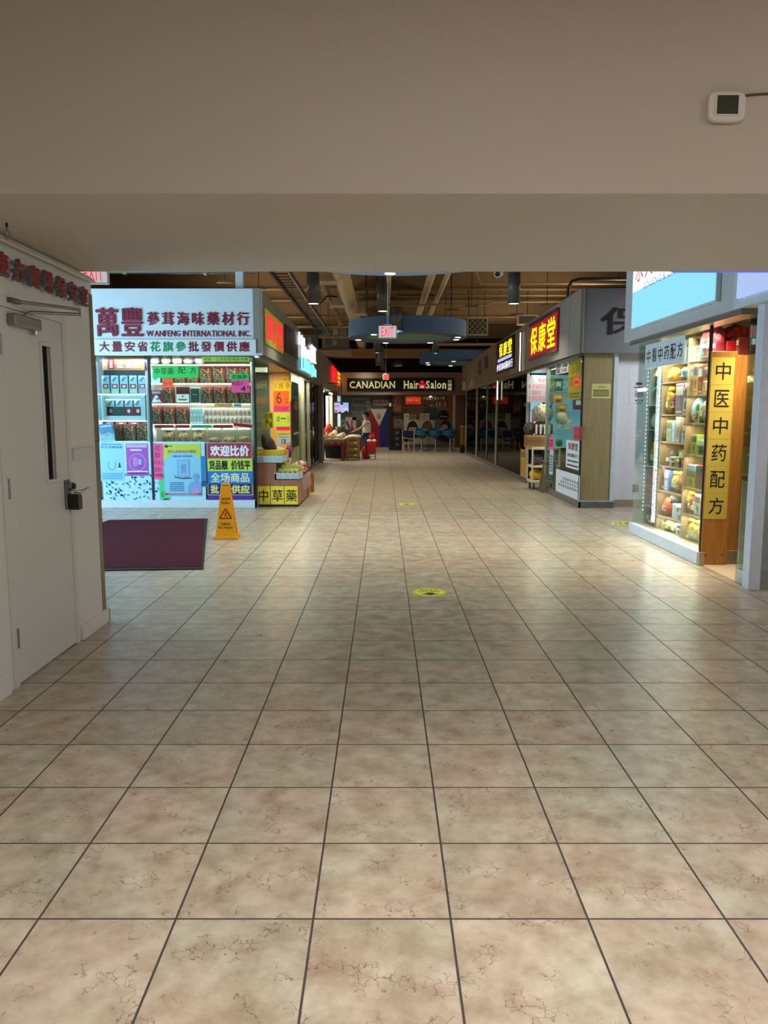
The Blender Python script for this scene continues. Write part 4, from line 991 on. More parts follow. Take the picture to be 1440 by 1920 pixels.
# other goods on the lit shelf
goods('medicine_box', 'box', 'blue and white box at the left end of the top tier of the lit shelf', 281, 300, 690, 718.3, [('r', .05, .55, .95, .95, PAL), ('e', .5, .45, .25, .25, LBD)], LB)
goods('tea_box', 'box', 'purple box with white mountain picture on the second tier of the lit shelf', 281, 304.5, 732, 756.3, [('t', '海海海', .15, .74, .85, .94, PAPERW, .02), ('p', [(.1, .08), (.9, .08), (.62, .55), (.5, .66), (.35, .55)], PAPERW), ('p', [(.4, .3), (.75, .3), (.68, .42), (.55, .4)], DKG)], M('8c3a6e', .4))
goods('extract_box', 'box', 'dark red box with wide white band on the second tier of the lit shelf', 329.5, 354.5, 725.5, 756.3, [('r', 0, .06, 1, .56, PAPERW), ('e', .5, .42, .05, .07, DKG), ('m', .15, .14, .85, .3, 1, INK), ('r', .3, .62, .34, .98, M('7c2a2a', .5)), ('r', .62, .62, .66, .98, M('7c2a2a', .5))], M('4a1c1c', .45))
goods('tea_box', 'box', 'dark green box with pale edge on the second tier of the lit shelf', 355.5, 375, 727, 756.3, [('r', .05, .04, .95, .96, DKG), ('m', .25, .5, .7, .62, 1, M('7fae96', .5))], M('c2d2cc', .45))
for i in range(8):
    x = 355.5 + (i % 4) * 6.2; r_ = i // 4
    goods('pill_packet', 'packet', f'{ORD[i % 4]} blue white packet from the left, {"lower" if r_ else "upper"} stack on the third tier', x, x + 5.8, 765 if r_ == 0 else 780.5, 780 if r_ == 0 else 795.3, [('r', .1, .3, .9, .7, LB), ('r', .1, .75, .9, .95, M('8fd0c8', .5))], M('d4e6ea', .45), d=.12, grp='small packets on the third tier')
CAN = M('c7c2b4', .3, .3); CAP = M('e4e4e0', .4); CANL = M('a88a7c', .5)
canb = None
for r_ in range(2):
    for i in range(11):
        x = 381.5 + i * 8.0; cx = x_of(x + 3.6); z0 = z_of(795.3 - r_ * 15.4); h = .118; rd = .0295
        lab = f'{ORD[i]} small canister from the left in the {"lower" if r_ == 0 else "upper"} row on the third tier'
        if canb is None:
            canb = thing('canister', lab, 'canister', (cx, YD + .05, z0), 0, 'small canisters on the third tier')
            b = B(); b.lathe((0, 0, 0), [(0, 0), (rd, 0), (rd, h * .8)], CAN, 12); b.lathe((0, 0, 0), [(rd + .0006, .02), (rd + .0006, .07)], CANL, 12); b.out('tin', canb)
            b = B(); b.lathe((0, 0, 0), [(rd, h * .8), (rd + .001, h * .8), (rd + .001, h * .98), (0, h)], CAP, 12); b.out('lid', canb)
        else: clone(canb, (cx, YD + .05, z0), label=lab)
JARW = M('e8e8e2', .35)
jx = [(296, 325), (326, 353), (354, 383), (385, 412), (413, 440), (441, 468)]
fills = [.85, .82, .86, .38, .42, .5]
for i, (u, v) in enumerate(jx):
    cx = (x_of(u) + x_of(v)) / 2; rd = (x_of(v) - x_of(u)) / 2 * .94; z0 = z_of(829.8); h = z_of(802.5) - z0
    t = thing('glass_jar', f'{ORD[i]} glass jar from the left on the lowest tier, ' + ('nearly full of dried roots' if fills[i] > .6 else 'partly filled with dried slices'), 'jar', (cx, YD + .13, z0 + .0005), 0, 'glass jars of dried goods')
    b = B(); b.lathe((0, 0, 0), [(rd * .96, 0), (rd, .01), (rd, h * .78), (rd * .86, h * .86), (rd * .86, h * .9)], GLASS_L, 22); b.out('jar_body', t)
    b = B(); b.blob((0, 0, h * fills[i] * .40), rd * .93, rd * .93, h * fills[i] * .56, ROOTS, .05, i, flat=.006); b.out('dried_roots', t)
    b = B(); b.lathe((0, 0, 0), [(rd * .9, h * .87), (rd * .92, h * .87), (rd * .92, h * .97), (0, h)], JARW, 22); b.out('lid', t)
t = thing('white_bottle', 'white bottle standing at the left end of the lowest tier beside the jars', 'bottle', (x_of(284.5), YD + .06, z_of(829.8) + .0005))
b = B(); b.lathe((0, 0, 0), [(0, 0), (.045, 0), (.045, .17), (.018, .22), (.018, .24)], M('d9e4ea', .4), 14); b.out('bottle_body', t)
b = B(); b.lathe((0, 0, .24), [(.02, 0), (.02, .03), (0, .03)], LBD, 12); b.out('cap', t)
# silvery packs lying on top of the shelf
for i in range(5):
    x = 290 + i * 21
    b = B(); b.blob((0, 0, .07), .085, .07, .07, M(['b9bab2', 'a8aaa4', 'c4c0ae', '9c9d96', 'b0b4b0'][i], .35, .2, var=.2, sc=24), .3, i + 5, flat=.0)
    tag(b.out('foil_pack', loc=(x_of(x), YD + .12, z_of(684) + .01)), f'{ORD[i]} silvery foil pack from the left on top of the lit display shelf', 'pack', 'foil packs on the shelf top')

# ---- notes and posters on the glass
YG = YS + .024
BLK = M('16181a', .5); NGRN = M('2fd05e', .55, var=.02); NPNK = M('f05aa0', .55, var=.02); NORG = M('ff6a34', .55, var=.02); NRED = M('c83048', .55, var=.03); NGR2 = M('4fd08c', .55, var=.02); NYEL = M('f2dc3c', .55, var=.02); LIME = M('bfe04a', .55, var=.02)
def note(name, cat, lab, x0, x1, y0, y1, bg, ops=(), tilt=0, Y=YG, grp=None):
    (cx, _, z0), w, h = front(x0, x1, y0, y1, Y)
    return poster(name, lab, cat, (cx, Y, z0), 0, w, h, bg, ops, tilt, grp, .0015)
G5 = 'notes on the corner shop glass'
note('paper_note', 'note', 'wide green note with five handwritten characters on the corner shop glass', 285, 372, 686.5, 708.5, NGRN, [('t', '中草藥', .04, .28, .46, .86, BLK, -.012), ('t', '配', .56, .36, .72, .94, BLK), ('t', '方', .82, .36, .95, .92, BLK)], tilt=-.01, grp=G5)
note('paper_note', 'note', 'orange note with red writing below the wide green note', 303.5, 324.5, 709, 726, NORG, [('t', '特平', .1, .2, .9, .6, NRED)], grp=G5)
note('paper_note', 'note', 'long narrow lime note along the top of the shop glass', 378, 467, 669.5, 678, M('9ed84a', .55), [('t', '供應一正貨批發價格供應', .03, .15, .97, .85, BLK)], grp=G5)
note('paper_note', 'note', 'small green note with three characters above the pink price note', 431.5, 466, 701, 712.5, NGRN, [('t', '花旗參', .08, .12, .92, .88, BLK, .01)], tilt=-.03, grp=G5)
note('paper_note', 'note', 'square pink price note with large handwritten numbers on the shop glass', 433.5, 468, 713, 736, NPNK, [('t', '$', .03, .66, .12, .9, BLK), ('t', '100', .13, .56, .50, .95, BLK), ('p', [(.54, .60), (.57, .60), (.68, .95), (.65, .95)], BLK), ('t', '4', .50, .08, .78, .52, BLK, .01), ('t', '两', .84, .3, .98, .52, NRED)], tilt=-.02, grp=G5)
for i, (u, v, c, tl) in enumerate(((289, 325, NRED, 0), (328, 355, NRED, 0), (358, 397, NGR2, .0), (399, 436, NRED, 0), (437, 472, NRED, .10))):
    note('price_strip', 'price strip', f'{ORD[i]} {"green" if i == 2 else "red"} paper strip from the left along the shelf edge above the jars', u, v, 796.5 - (2 if i == 4 else 0), 802.5 - (2 if i == 4 else 0), c, [('m', .1, .25, .9, .75, 1, M('7c2030', .5) if i != 2 else M('1d7a50', .5))], tilt=tl, Y=YD - .026, grp='price strips on the shelf edge')
note('price_strip', 'price strip', 'yellow and orange label strip at the right of the third shelf edge', 401, 436, 757, 763, M('f0c83a', .5), [('r', .2, .1, .9, .9, NORG), ('m', .25, .3, .85, .7, 1, PAPERW)], Y=YD - .026)
note('price_strip', 'price strip', 'pale blue label strip at the far right of the third shelf edge', 437.5, 452, 757, 763, LB, [('m', .1, .3, .9, .7, 1, M('3a3a60', .5))], Y=YD - .026)
note('leaflet', 'leaflet', 'blue seaside leaflet tilted at the lower left of the shop window', 188, 215, 794, 829, M('2f7fae', .4, var=.25, sc=9), [('r', .02, .02, .98, .1, LB), ('p', [(.0, .1), (1, .1), (1, .4), (.6, .52), (.3, .42), (0, .48)], M('6fb6cc', .4, var=.3)), ('e', .5, .42, .24, .08, M('8fa870', .5, var=.3)), ('m', .1, .8, .9, .92, 1, PAL)], tilt=-.11, Y=YG - .001)
CY = M('8fd0ee', .45, var=.03, sc=2); CYD = M('2e7cb0', .45); CY2 = M('b4e0f2', .45, var=.02)
note('leaf_pattern_sheet', 'patterned sheet', 'pale sheet with blue leaf pattern along the foot of the shop window', 189, 386, 828, 940, CY2,
     sum([[('q', [(u + .0, v), (u + dx * .020 - dz * .009, v + dz * .034 + dx * .016), (u + dx * .040, v + dz * .066), (u + dx * .020 + dz * .009, v + dz * .034 - dx * .016)], M('2f8cc0', .45))] for u, v, dx, dz in [(RN.uniform(.03, .64), RN.uniform(.01, .46), *random.Random(i).choice([(1, .4), (.8, -.7), (-.6, .9), (.2, 1), (-.9, .5), (1, -.2)])) for i in range(110)]], []), Y=YG + .0016)
note('shop_poster', 'poster', 'pale blue necklace and bottle poster at the lower left of the shop window', 185.5, 234, 830, 902, CY,
     [('m', .08, .93, .92, .98, 1, CYD), ('t', '野花海獺鳴藥', .06, .85, .95, .92, CYD, .01), ('o', .48, .42, .14, .13, .016, M('1d4a66', .5)), ('r', .30, .5, .66, .58, CY), ('p', [(.72, .3), (.88, .3), (.84, .4), (.82, .48), (.78, .48), (.76, .4)], M('1c2a3a', .4)), ('r', .73, .3, .87, .35, PAL), ('m', .08, .04, .92, .22, 4, M('5aa8d0', .5))])
note('shop_poster', 'poster', 'purple poster with two packages in a white ring on the shop window', 235, 279, 832, 892, M('a450b8', .45, var=.03),
     [('m', .05, .88, .95, .98, 2, PAPERW), ('m', .2, .76, .7, .85, 1, PAPERW), ('o', .5, .42, .36, .26, .012, PAPERW), ('r', .30, .30, .50, .58, M('c878cc', .45)), ('r', .53, .34, .68, .52, M('7cb8dc', .45)), ('r', .53, .30, .68, .34, M('6a3a90', .5)), ('r', .04, .12, .96, .15, PAPERW), ('m', .1, .04, .9, .10, 1, M('6c2a80', .5))])
note('paper_note', 'note', 'long bright green note partly behind the yellow and blue poster', 296, 321, 838, 940, NGR2, [('t', '花', .2, .86, .7, .96, BLK), ('t', '胶', .3, .66, .8, .76, BLK), ('t', '元', .25, .42, .65, .5, BLK), ('t', '起文', .15, .08, .6, .2, M('1d7a50', .5)), ('m', .3, .02, .8, .06, 1, BLK)], tilt=-.02, Y=YG + .0006, grp=G5)
note('paper_note', 'note', 'long pink note with red handwriting beside the purple poster', 282, 305, 831.5, 899, NPNK, [('t', '花', .2, .80, .72, .95, M('7a1840', .5)), ('t', '胶', .2, .60, .74, .76, M('7a1840', .5)), ('o', .5, .47, .34, .05, .03, M('a02050', .5)), ('t', '送湯', .28, .44, .72, .5, M('a02050', .5)), ('o', .5, .28, .34, .05, .03, M('a02050', .5)), ('t', '料平', .28, .25, .72, .31, M('a02050', .5)), ('t', '大减價', .1, .08, .9, .17, M('a02050', .5))], tilt=.05, Y=YG - .001, grp=G5)
note('shop_poster', 'poster', 'large yellow and blue health poster with lungs figure on the shop window', 305.5, 378, 832, 931, M('8ccbe8', .45, var=.02, sc=2),
     [('p', [(0, 1), (1, 1), (1, .70), (.8, .82), (.5, .86), (.2, .82), (0, .66)], M('c0d44e', .45, var=.04, sc=3)), ('e', .08, .952, .05, .03, M('5a2420', .5)), ('m', .14, .94, .25, .97, 1, BLK), ('t', '適合|長新冠|亞健康', .11, .82, .88, .88, M('b04a34', .5), .015), ('t', '輔助強化呼吸系統', .25, .745, .78, .785, M('3a5a70', .5)),
      ('r', .36, .37, .69, .695, M('5a92c4', .45)), ('r', .375, .38, .675, .685, M('86bce4', .45)), ('t', '強肺寶', .46, .45, .60, .62, M('4a7cb0', .5)), ('p', [(.27, .40), (.29, .40), (.31, .355), (.5, .335), (.76, .345), (.62, .365), (.5, .352), (.33, .368)], M('1c2a34', .5)), ('e', .70, .35, .07, .008, M('1c2a34', .5)),
      ('e', .86, .38, .085, .06, M('74a4d4', .45)), ('p', [(.64, .06), (.64, .20), (.72, .27), (.82, .29), (.82, .34), (.90, .34), (.90, .29), (1, .27), (1, .06)], M('78a8da', .45)), ('p', [(.845, .28), (.86, .28), (.86, .22), (.92, .16), (.90, .09), (.78, .09), (.76, .13), (.84, .22)], M('a8a0dc', .45)), ('e', .83, .09, .10, .03, M('e09ac4', .45)),
      ('m', .14, .10, .52, .28, 5, M('4a8cb8', .5)), ('r', .0, .03, 1, .065, M('a83a4c', .5)), ('m', .1, .04, .9, .056, 1, PAPERW)], Y=YG - .002)
note('blue_strip_sheet', 'sheet', 'narrow dark blue sheet showing behind the right edge of the health poster', 376, 387, 855, 913, M('2f84c0', .45, var=.2), [('m', .1, .05, .9, .2, 2, BLK)], Y=YG + .0004)
PUR = M('4a3494', .45); NAVY = M('2c2c6e', .45); ROSE = M('a03a54', .45); BLUE_B = M('1f7ccc', .45)
note('sale_banner', 'banner', 'large four-colour sale banner with bold characters at the right of the shop window', 386.5, 474, 829.5, 940, PUR,
     [('r', .0, .725, 1, 1, M('c88a8c', .5)), ('r', .02, .735, .985, .985, ROSE), ('t', '欢迎比价', .075, .76, .94, .955, PAPERW, .055), ('r', .01, .515, 1, .725, LIME), ('t', '货品靓', .04, .535, .46, .70, BLK, .04), ('t', '价钱平', .53, .535, .96, .70, BLK, .04),
      ('r', .015, .30, 1, .515, BLUE_B), ('t', '全场商品', .07, .325, .93, .49, M('e6e8b0', .5), .03), ('r', .0, .105, 1, .30, M('c9c48c', .5)), ('r', .012, .115, .985, .30, NAVY), ('t', '批', .06, .13, .25, .285, M('d8dc7c', .5), .045), ('t', '发', .30, .13, .48, .285, M('d8dc7c', .5), .045), ('t', '供应', .52, .13, .94, .285, M('d8dc7c', .5), .045)], Y=YG - .001)

# ---- inside and beside: side glass notes, door papers
(dx_, dy_), _ = atX(503, 800, -2.04), 0
note('paper_note', 'note', 'yellow handwritten note on the dark side glass of the corner shop', 495, 511.5, 773, 803, NYEL, [('t', '請', .1, .62, .5, .92, BLK), ('t', '寶', .5, .60, .95, .94, BLK), ('t', '藥', .1, .28, .5, .58, BLK), ('t', '湯', .5, .06, .9, .40, BLK)], Y=13.72)
YP = 16.60
def stack(lab, x0, x1, y0, y1, bg, ops=(), cat='note', nm='paper_note', Y=YP, grp='stacked coloured papers by the doorway'): return note(nm, cat, lab, x0, x1, y0, y1, bg, ops, Y=Y, grp=grp)
stack('pale orange paper at the top of the doorway paper stack', 512, 535, 696, 714, M('f0b878', .55))
stack('small yellow paper at the upper right of the doorway paper stack', 528, 541, 706, 716, M('ffd020', .55), [('m', .2, .3, .8, .7, 1, M('b08a10', .5))], Y=YP - .003)
stack('bright yellow paper with three characters in the doorway paper stack', 512, 545, 714, 752, M('ffd21e', .55), [('t', '花', .02, .62, .24, .88, M('a08410', .5)), ('t', '旗', .3, .6, .56, .9, M('806a10', .5)), ('t', '參', .7, .6, .94, .9, M('806a10', .5))], Y=YP - .001)
stack('orange paper with a large handwritten six in the doorway paper stack', 512, 542, 733, 760, M('ff6a1e', .55), [('t', '6', .18, .12, .52, .92, M('5a2410', .5)), ('t', '元', .76, .35, .92, .55, M('a03a10', .5)), ('t', '磅', .76, .1, .92, .3, M('a03a10', .5))], Y=YP - .003)
stack('pink paper with fine writing in the doorway paper stack', 512, 543, 760, 773, M('f0468c', .55), [('t', '送花旗參', .08, .2, .92, .82, M('801a48', .5))], Y=YP - .002)
stack('lime green paper with a bold dash in the doorway paper stack', 513, 543.5, 773, 800, M('c0ea50', .55), [('t', '送', .14, .36, .38, .74, BLK), ('r', .42, .53, .74, .60, BLK), ('t', '份', .82, .3, .98, .78, M('7a9a30', .5))], Y=YP - .002)
stack('thin hot pink paper strip in the doorway paper stack', 518, 543.5, 800, 807, M('f0286e', .55))
stack('lowest paper of the doorway stack, yellow over pale blue', 518, 544, 807, 834, M('b4ccd4', .5), [('r', 0, .68, 1, 1, M('d2cc3a', .5)), ('m', .1, .7, .9, .78, 1, BLK), ('m', .1, .5, .9, .58, 1, M('4a6a80', .5)), ('r', .35, .06, .68, .4, M('5a6c90', .5)), ('r', .44, .1, .5, .36, PAPERW)])
b = B(); b.box(-.22, .2, .0, .02, 0, 2.36, M('e0b060', .6)); struct(b.out('wall_paper_board', loc=(-2.2, YP + .003, .05)), 'orange lit board behind the doorway papers')
lamp('AREA', (-2.35, 15.3, 2.36), 22, (1, .82, .56), .5, 1.6, aim=(-2.35, 15.3, 0), name='doorway_light')
b = B(); b.box(-.10, .10, -.9, .9, 0, .02, E('ffbe6a', .8)); tag(b.out('ceiling_light_panel', loc=(-2.22, 15.2, 2.40)), 'warm orange light panel above the corner shop doorway', 'light')
lamp('AREA', (-2.9, 13.35, 2.36), 9, (1, .92, .78), .9, .6, aim=(-2.9, 13.5, 0), name='shop_light')  # added fill for the yellow note and boxes behind the side glass
# shelves seen through the dark side glass
for k in range(3):
    t = thing('wall_shelf', f'{["upper", "middle", "lower"][k]} dim shelf of boxes behind the side glass of the corner shop', 'shelf', (-2.75, 13.9, .55 + k * .6))
    b = B(); b.box(-.6, .45, -.25, 0, 0, .02, WOOD_D); b.out('board', t)
for k in range(3):
    for i in range(7):
        c = RN.choice(['7a2f2c', '8c8474', '5d6a58', 'a09a84', '6b4a3a', '3f5a6a', 'b08a3c'])
        h = RN.uniform(.2, .38); b = B(); b.box(-.055, .055, 0, .12, 0, h, M(c, .5)); b.rect(-.04, .04, h * .4, h * .75, -.001, M('c9c2ac', .5))
        tag(b.out('stock_box', loc=(-3.25 + i * .14, 13.7, .57 + k * .6)), f'{ORD[i]} dim stock box from the left on the {["upper", "middle", "lower"][2 - k]} shelf behind the side glass', 'box', 'dim stock boxes in the corner shop')

# ================================================================== WOODEN STAND IN FRONT OF THE CORNER SHOP
SX = -1.745; SY = 12.52
t = thing('display_stand', 'pinkish brown wooden display stand with stepped top in front of the corner shop', 'display stand', (SX, SY, 0))
b = B(); b.prism([(-.345, .03), (.355, .03), (.355, .45), (-.005, .45), (-.005, .715), (-.345, .715)], 0, .02, WOOD_P)
b.box(.335, .355, .02, 1.75, .03, .45, WOOD_P); b.box(-.345, -.325, .02, 1.75, .03, .715, WOOD_P); b.box(-.345, .355, 1.73, 1.75, .03, .6, WOOD_P); b.out('side_panels', t)
b = B(); b.box(-.325, -.005, .02, 1.73, .70, .715, M('3a2c26', .6)); b.box(-.005, .335, .02, 1.73, .42, .435, M('3a2c26', .6)); b.box(-.02, -.005, .02, 1.73, .435, .70, M('3a2c26', .6)); b.out('tray_bed', t)
b = B(); b.box(-.34, .35, .01, 1.74, 0, .03, BLACK); b.out('plinth', t)
b = B(); b.box(.355, .375, 1.45, 2.0, .05, .40, WOOD_O); b.box(.375, .43, 1.9, 1.98, .05, .42, WOOD_O); b.out('end_board', t)
NY = M('f0dc3e', .5, var=.03); NYO = M('d8862a', .5)
a, zt = atY(480, 911, SY); c, zb = atY(559, 946, SY)
for i, ch in enumerate('中草藥'):
    w = (c - a) / 3
    poster('yellow_sign_sheet', ['left', 'middle', 'right'][i] + ' yellow character sheet on the front of the wooden stand', 'sign sheet', (a + w * (i + .5), SY - .004, zb), 0, w - .008, zt - zb,
           NYO, [('r', .02, .02, .98, .98, NY), ('t', ch, .16 if i == 0 else .1, .16, .86 if i == 0 else .92, .80, BLK, .01)], group='yellow character sheets on the stand')
# trays
TRY = M('c8d6da', .3, var=.02)
def tray(x, y, z, w, d, h, lab):
    t = thing('plastic_tray', lab, 'tray', (x, y, z))
    b = B(); th = .006; ins = .025
    for x0, x1, y0, y1 in ((-w / 2, w / 2, 0, th), (-w / 2, w / 2, d - th, d), (-w / 2, -w / 2 + th, 0, d), (w / 2 - th, w / 2, 0, d)):
        b.box(x0, x1, y0, y1, 0, h, TRY)
    b.box(-w / 2, w / 2, 0, d, 0, th, TRY); b.box(-w / 2 - .015, w / 2 + .015, -.015, .01, h - .01, h, TRY); b.box(-w / 2 - .015, w / 2 + .015, d - .01, d + .015, h - .01, h, TRY)
    b.out('tray_body', t)
    for k in range(3):
        b = B(); x0 = -w / 2 + .025 + k * (w - .03) / 3; b.box(x0, x0 + (w - .09) / 3, -.004, 0, .015, h - .03, M('a8bcc2', .35)); b.out('window_grid', t)
    return t
tray(SX - .12, SY - .03, .716, .46, .7, .115, 'pale plastic tray on the upper step of the wooden stand')
tray(SX + .17, SY + .0, .436, .40, .55, .115, 'pale plastic tray with green labels on the lower step of the wooden stand')
b = B(); b.box(-.2, .2, 0, .5, 0, .09, M('d0a020', .45, var=.3, sc=25)); b.prism([(-.22, .0), (.2, .0), (.23, .09), (-.25, .09)], -.01, 0, M('e0b428', .45, var=.3, sc=30))
tag(b.out('yellow_packet_tray', loc=(SX - .10, SY + .02, .832)), 'shallow tray heaped with yellow packets on top of the wooden stand', 'tray')
b = B(); b.blob((0, 0, .16), .10, .16, .19, GREYBAG, .18, 3, 20, 12, flat=0); o = b.out('black_goods_bag', loc=(SX - .09, SY + .30, .86), rot=(0, -.5, 0)); tag(o, 'clear bag of black dried fungus leaning against the shop glass on the stand', 'bag')
b = B(); b.blob((0, 0, .17), .115, .175, .205, PLASTIC, .18, 3, 20, 12, flat=-.004); b.out('clear_wrap', o)
YGP = M('c8cc3e', .4, var=.05); 
for i in range(9):
    b = B(); w, h = .115, .17; b.box(-w / 2, w / 2, 0, .014, 0, h, YGP); b.rect(-w / 2 + .01, w / 2 - .01, h * .72, h * .93, -.001, M('dfe29a', .5)); b.ell(0, h * .42, .026, .034, -.001, M('4a3c24', .5)); b.rect(-.04, .04, .012, .03, -.001, M('3c5a24', .5))
    r_, c_ = divmod(i, 4)
    tag(b.out('herb_packet', loc=(SX + .02 + c_ * .085 + r_ * .03, SY + .07 + r_ * .15 + c_ * .02, .465 + r_ * .05), rot=(-.42, .34 - .09 * c_, 0), bevel=.003),
        f'{ORD[c_]} yellow green herb packet from the left in the {["front", "middle", "rear"][r_]} row of the lower tray', 'packet', 'yellow green herb packets')
for i in range(6):
    y = SY + .55 + i * .2
    b = B(); b.blob((0, 0, .10), .095, .10, .115, M(['c02028', 'd8cfc8', 'b01c24', 'c9bcae', 'a81820', 'd4c8c4'][i], .35, var=.3, sc=25), .35, 30 + i, flat=0)
    b.box(-.09, .09, -.03, .03, .17, .20, M('e4dcd6', .4)); b.T = Matrix.Translation((.03, 0, .17)) @ Matrix.Rotation(.7, 4, 'Y'); b.box(-.02, .16, -.02, .02, -.004, .004, M('c41e28' if i % 2 else 'e2d8d4', .4))
    b.T = Matrix.Translation((.12, -.02, .02)); b.quad([(0, 0, 0), (.04, 0, 0), (.07, -.02, -.22), (.05, -.02, -.24)], M('d6c6c2', .45))
    tag(b.out('ribboned_pack', loc=(SX + .225 + .01 * (i % 2), y, .437)), f'{ORD[i]} red or white ribboned pack counted backwards from the yellow green packets on the stand', 'pack', 'ribboned packs on the stand')
for i, (dx, dy, c, s_) in enumerate(((-.02, .75, 'b9a79a', .15), (.02, 1.15, 'cdbcb0', .16), (-.18, 1.2, '8d6a74', .14), (-.12, .85, '9a4a50', .11))):
    b = B(); s_ *= .8; b.blob((0, 0, s_ * .8), s_, s_, s_ * .85, M(c, .35, var=.3, sc=18), .3, 50 + i, flat=0)
    tag(b.out('food_bag', loc=(SX + dx - .13, SY + dy, .717)), ['pinkish bag behind the yellow packet tray on the stand', 'pale bag farther back on the wooden stand', 'mauve bag at the back of the wooden stand', 'reddish bag beside the pale tray on the stand'][i], 'bag', 'bags at the back of the stand')
b = B(); b.box(-.09, .09, 0, .12, 0, .18, M('c9bfb4', .5)); b.rect(-.08, .0, .02, .16, -.001, M('b4262c', .5)); tag(b.out('red_white_box', loc=(SX + .03, SY + .52, .72)), 'small red and white box beside the trays on the stand', 'box')
t = thing('magenta_bag', 'magenta bag standing at the far end of the wooden stand', 'bag', (SX + .02, SY + 1.55, .717))
b = B(); b.blob((0, 0, .11), .06, .10, .12, M('8c2e5c', .45), .15, 9, flat=0); b.out('bag_body', t)
b = B(); b.tube([(-.03, 0, .21), (-.02, 0, .27), (.02, 0, .27), (.03, 0, .21)], .006, M('8c2e5c', .45), 6); b.out('bag_handle', t)

# ================================================================== FASCIA SIGNS OF THE LEFT ROW
def fsign(name, lab, cat, xa, ta, ba, xb, tb, bb, X, rz):
    loc, w, h = side(xa, ta, ba, xb, tb, bb, X)
    return thing(name, lab, cat, loc, rz), w, h
t, w, h = fsign('led_sign', 'yellow green lit sign with two large red characters on the left fascia', 'lit sign', 495, 574, 646, 530, 605, 665, XL + .005, LEFT)
m, N, L, p = nodes('lit_yellow_green'); tc = N.new('ShaderNodeTexCoord'); nz = N.new('ShaderNodeTexNoise'); nz.inputs['Scale'].default_value = 4; L.new(tc.outputs['Object'], nz.inputs['Vector'])
r = ramp(N, [(.35, '5f7a18'), (.65, '8c7a20')]); L.new(nz.outputs['Fac'], r.inputs[0]); L.new(r.outputs[0], p.inputs['Base Color']); L.new(r.outputs[0], p.inputs['Emission Color']); p.inputs['Emission Strength'].default_value = .38
b = B(); b.box(-w / 2, w / 2, 0, .03, 0, h, STEEL); b.out('sign_frame', t)
b = B(); b.rect(-w / 2 + .03, w / 2 - .03, .02, h - .02, -.002, m); b.out('face_panel', t)
b = B(); b.text('萬', -w * .46, -w * .03, h * .14, h * .86, -.004, E('ff2030', .7), .004, .008); b.text('豐', w * .03, w * .46, h * .14, h * .86, -.004, E('ff2030', .7), .004, .008); b.out('lettering', t)
t, w, h = fsign('blank_sign', 'dark brown blank sign panel next to the lit yellow green sign', 'sign', 533, 607, 660, 556, 628, 675, XL + .005, LEFT)
b = B(); b.box(-w / 2, w / 2, -.02, 0, 0, h, M('4a3420', .35)); b.out('panel', t)
loc, w, h = side(534, 659, 677, 556, 675, 692, XL + .012)
poster('notice_board', 'white notice with green and dark characters under the dark brown sign', 'notice', loc, LEFT, w, h, M('a09a90', .6), [('t', '參茸海味', .06, .52, .94, .92, M('5a4a4a', .5), .02), ('t', '花旗參行', .06, .08, .94, .46, M('3f5a44', .5), .02)])
t, w, h = fsign('neon_sign', 'white and cyan glowing letters on the left fascia beyond the notice', 'lit sign', 557, 626, 690, 589, 650, 707, XL + .02, LEFT)
NW = E('e8fbff', .95); NC = E('7fe6f6', .75)
b = B()
for u, v, z0, z1 in ((.0, .03, .66, 1.0), (.12, .17, .36, .98), (.24, .28, .40, .96), (.32, .36, .40, .74), (.42, .46, .42, .70), (.54, .58, .45, .74)): b.box((u - .5) * w, (v - .5) * w, -.05, -.02, z0 * h, z1 * h, NW)
b.out('lettering', t); b = B()
for k in range(4): u = .70 + k * .075; b.box((u - .5) * w, (u + .035 - .5) * w, -.05, -.02, .46 * h, .98 * h, NW)
b.box(.19 * w, .5 * w, -.05, -.02, .46 * h, .52 * h, NW); b.box(.19 * w, .5 * w, -.05, -.02, .92 * h, .98 * h, NW); b.out('lettering', t)
b = B()
for u, v, z0, z1 in ((.11, .15, .0, .34), (.15, .30, .0, .06), (.26, .30, .06, .38), (.36, .40, .0, .38), (.46, .50, .0, .38), (.56, .6, .0, .36), (.70, .74, -.06, .34), (.80, .84, .0, .36), (.89, .92, .0, .3), (.97, 1.0, .0, .26)): b.box((u - .5) * w, (v - .5) * w, -.05, -.02, z0 * h, z1 * h, NC)
b.out('lettering', t)
t, w, h = fsign('red_neon_sign', 'red and yellow glowing characters on the far left fascia', 'lit sign', 620, 686, 720, 640, 701, 727, XL + .02, LEFT)
b = B()
for u in (0, .13, .26): b.box((u - .5) * w, (u + .07 - .5) * w, -.05, -.02, .08 * h, .98 * h, E('f01820', .6))
b.box(-.5 * w, -.17 * w, -.05, -.02, .5 * h, .6 * h, E('f01820', .6)); b.out('left_character', t)
b = B(); b.box(-.06 * w, .22 * w, -.05, -.02, .05 * h, .95 * h, E('f02818', .55)); b.box(.28 * w, .5 * w, -.05, -.02, .0, .8 * h, E('f01820', .55))
for z in (.18, .48, .74): b.box(-.04 * w, .20 * w, -.055, -.05, z * h, (z + .15) * h, E('ffc21e', .9))
b.out('right_character', t)

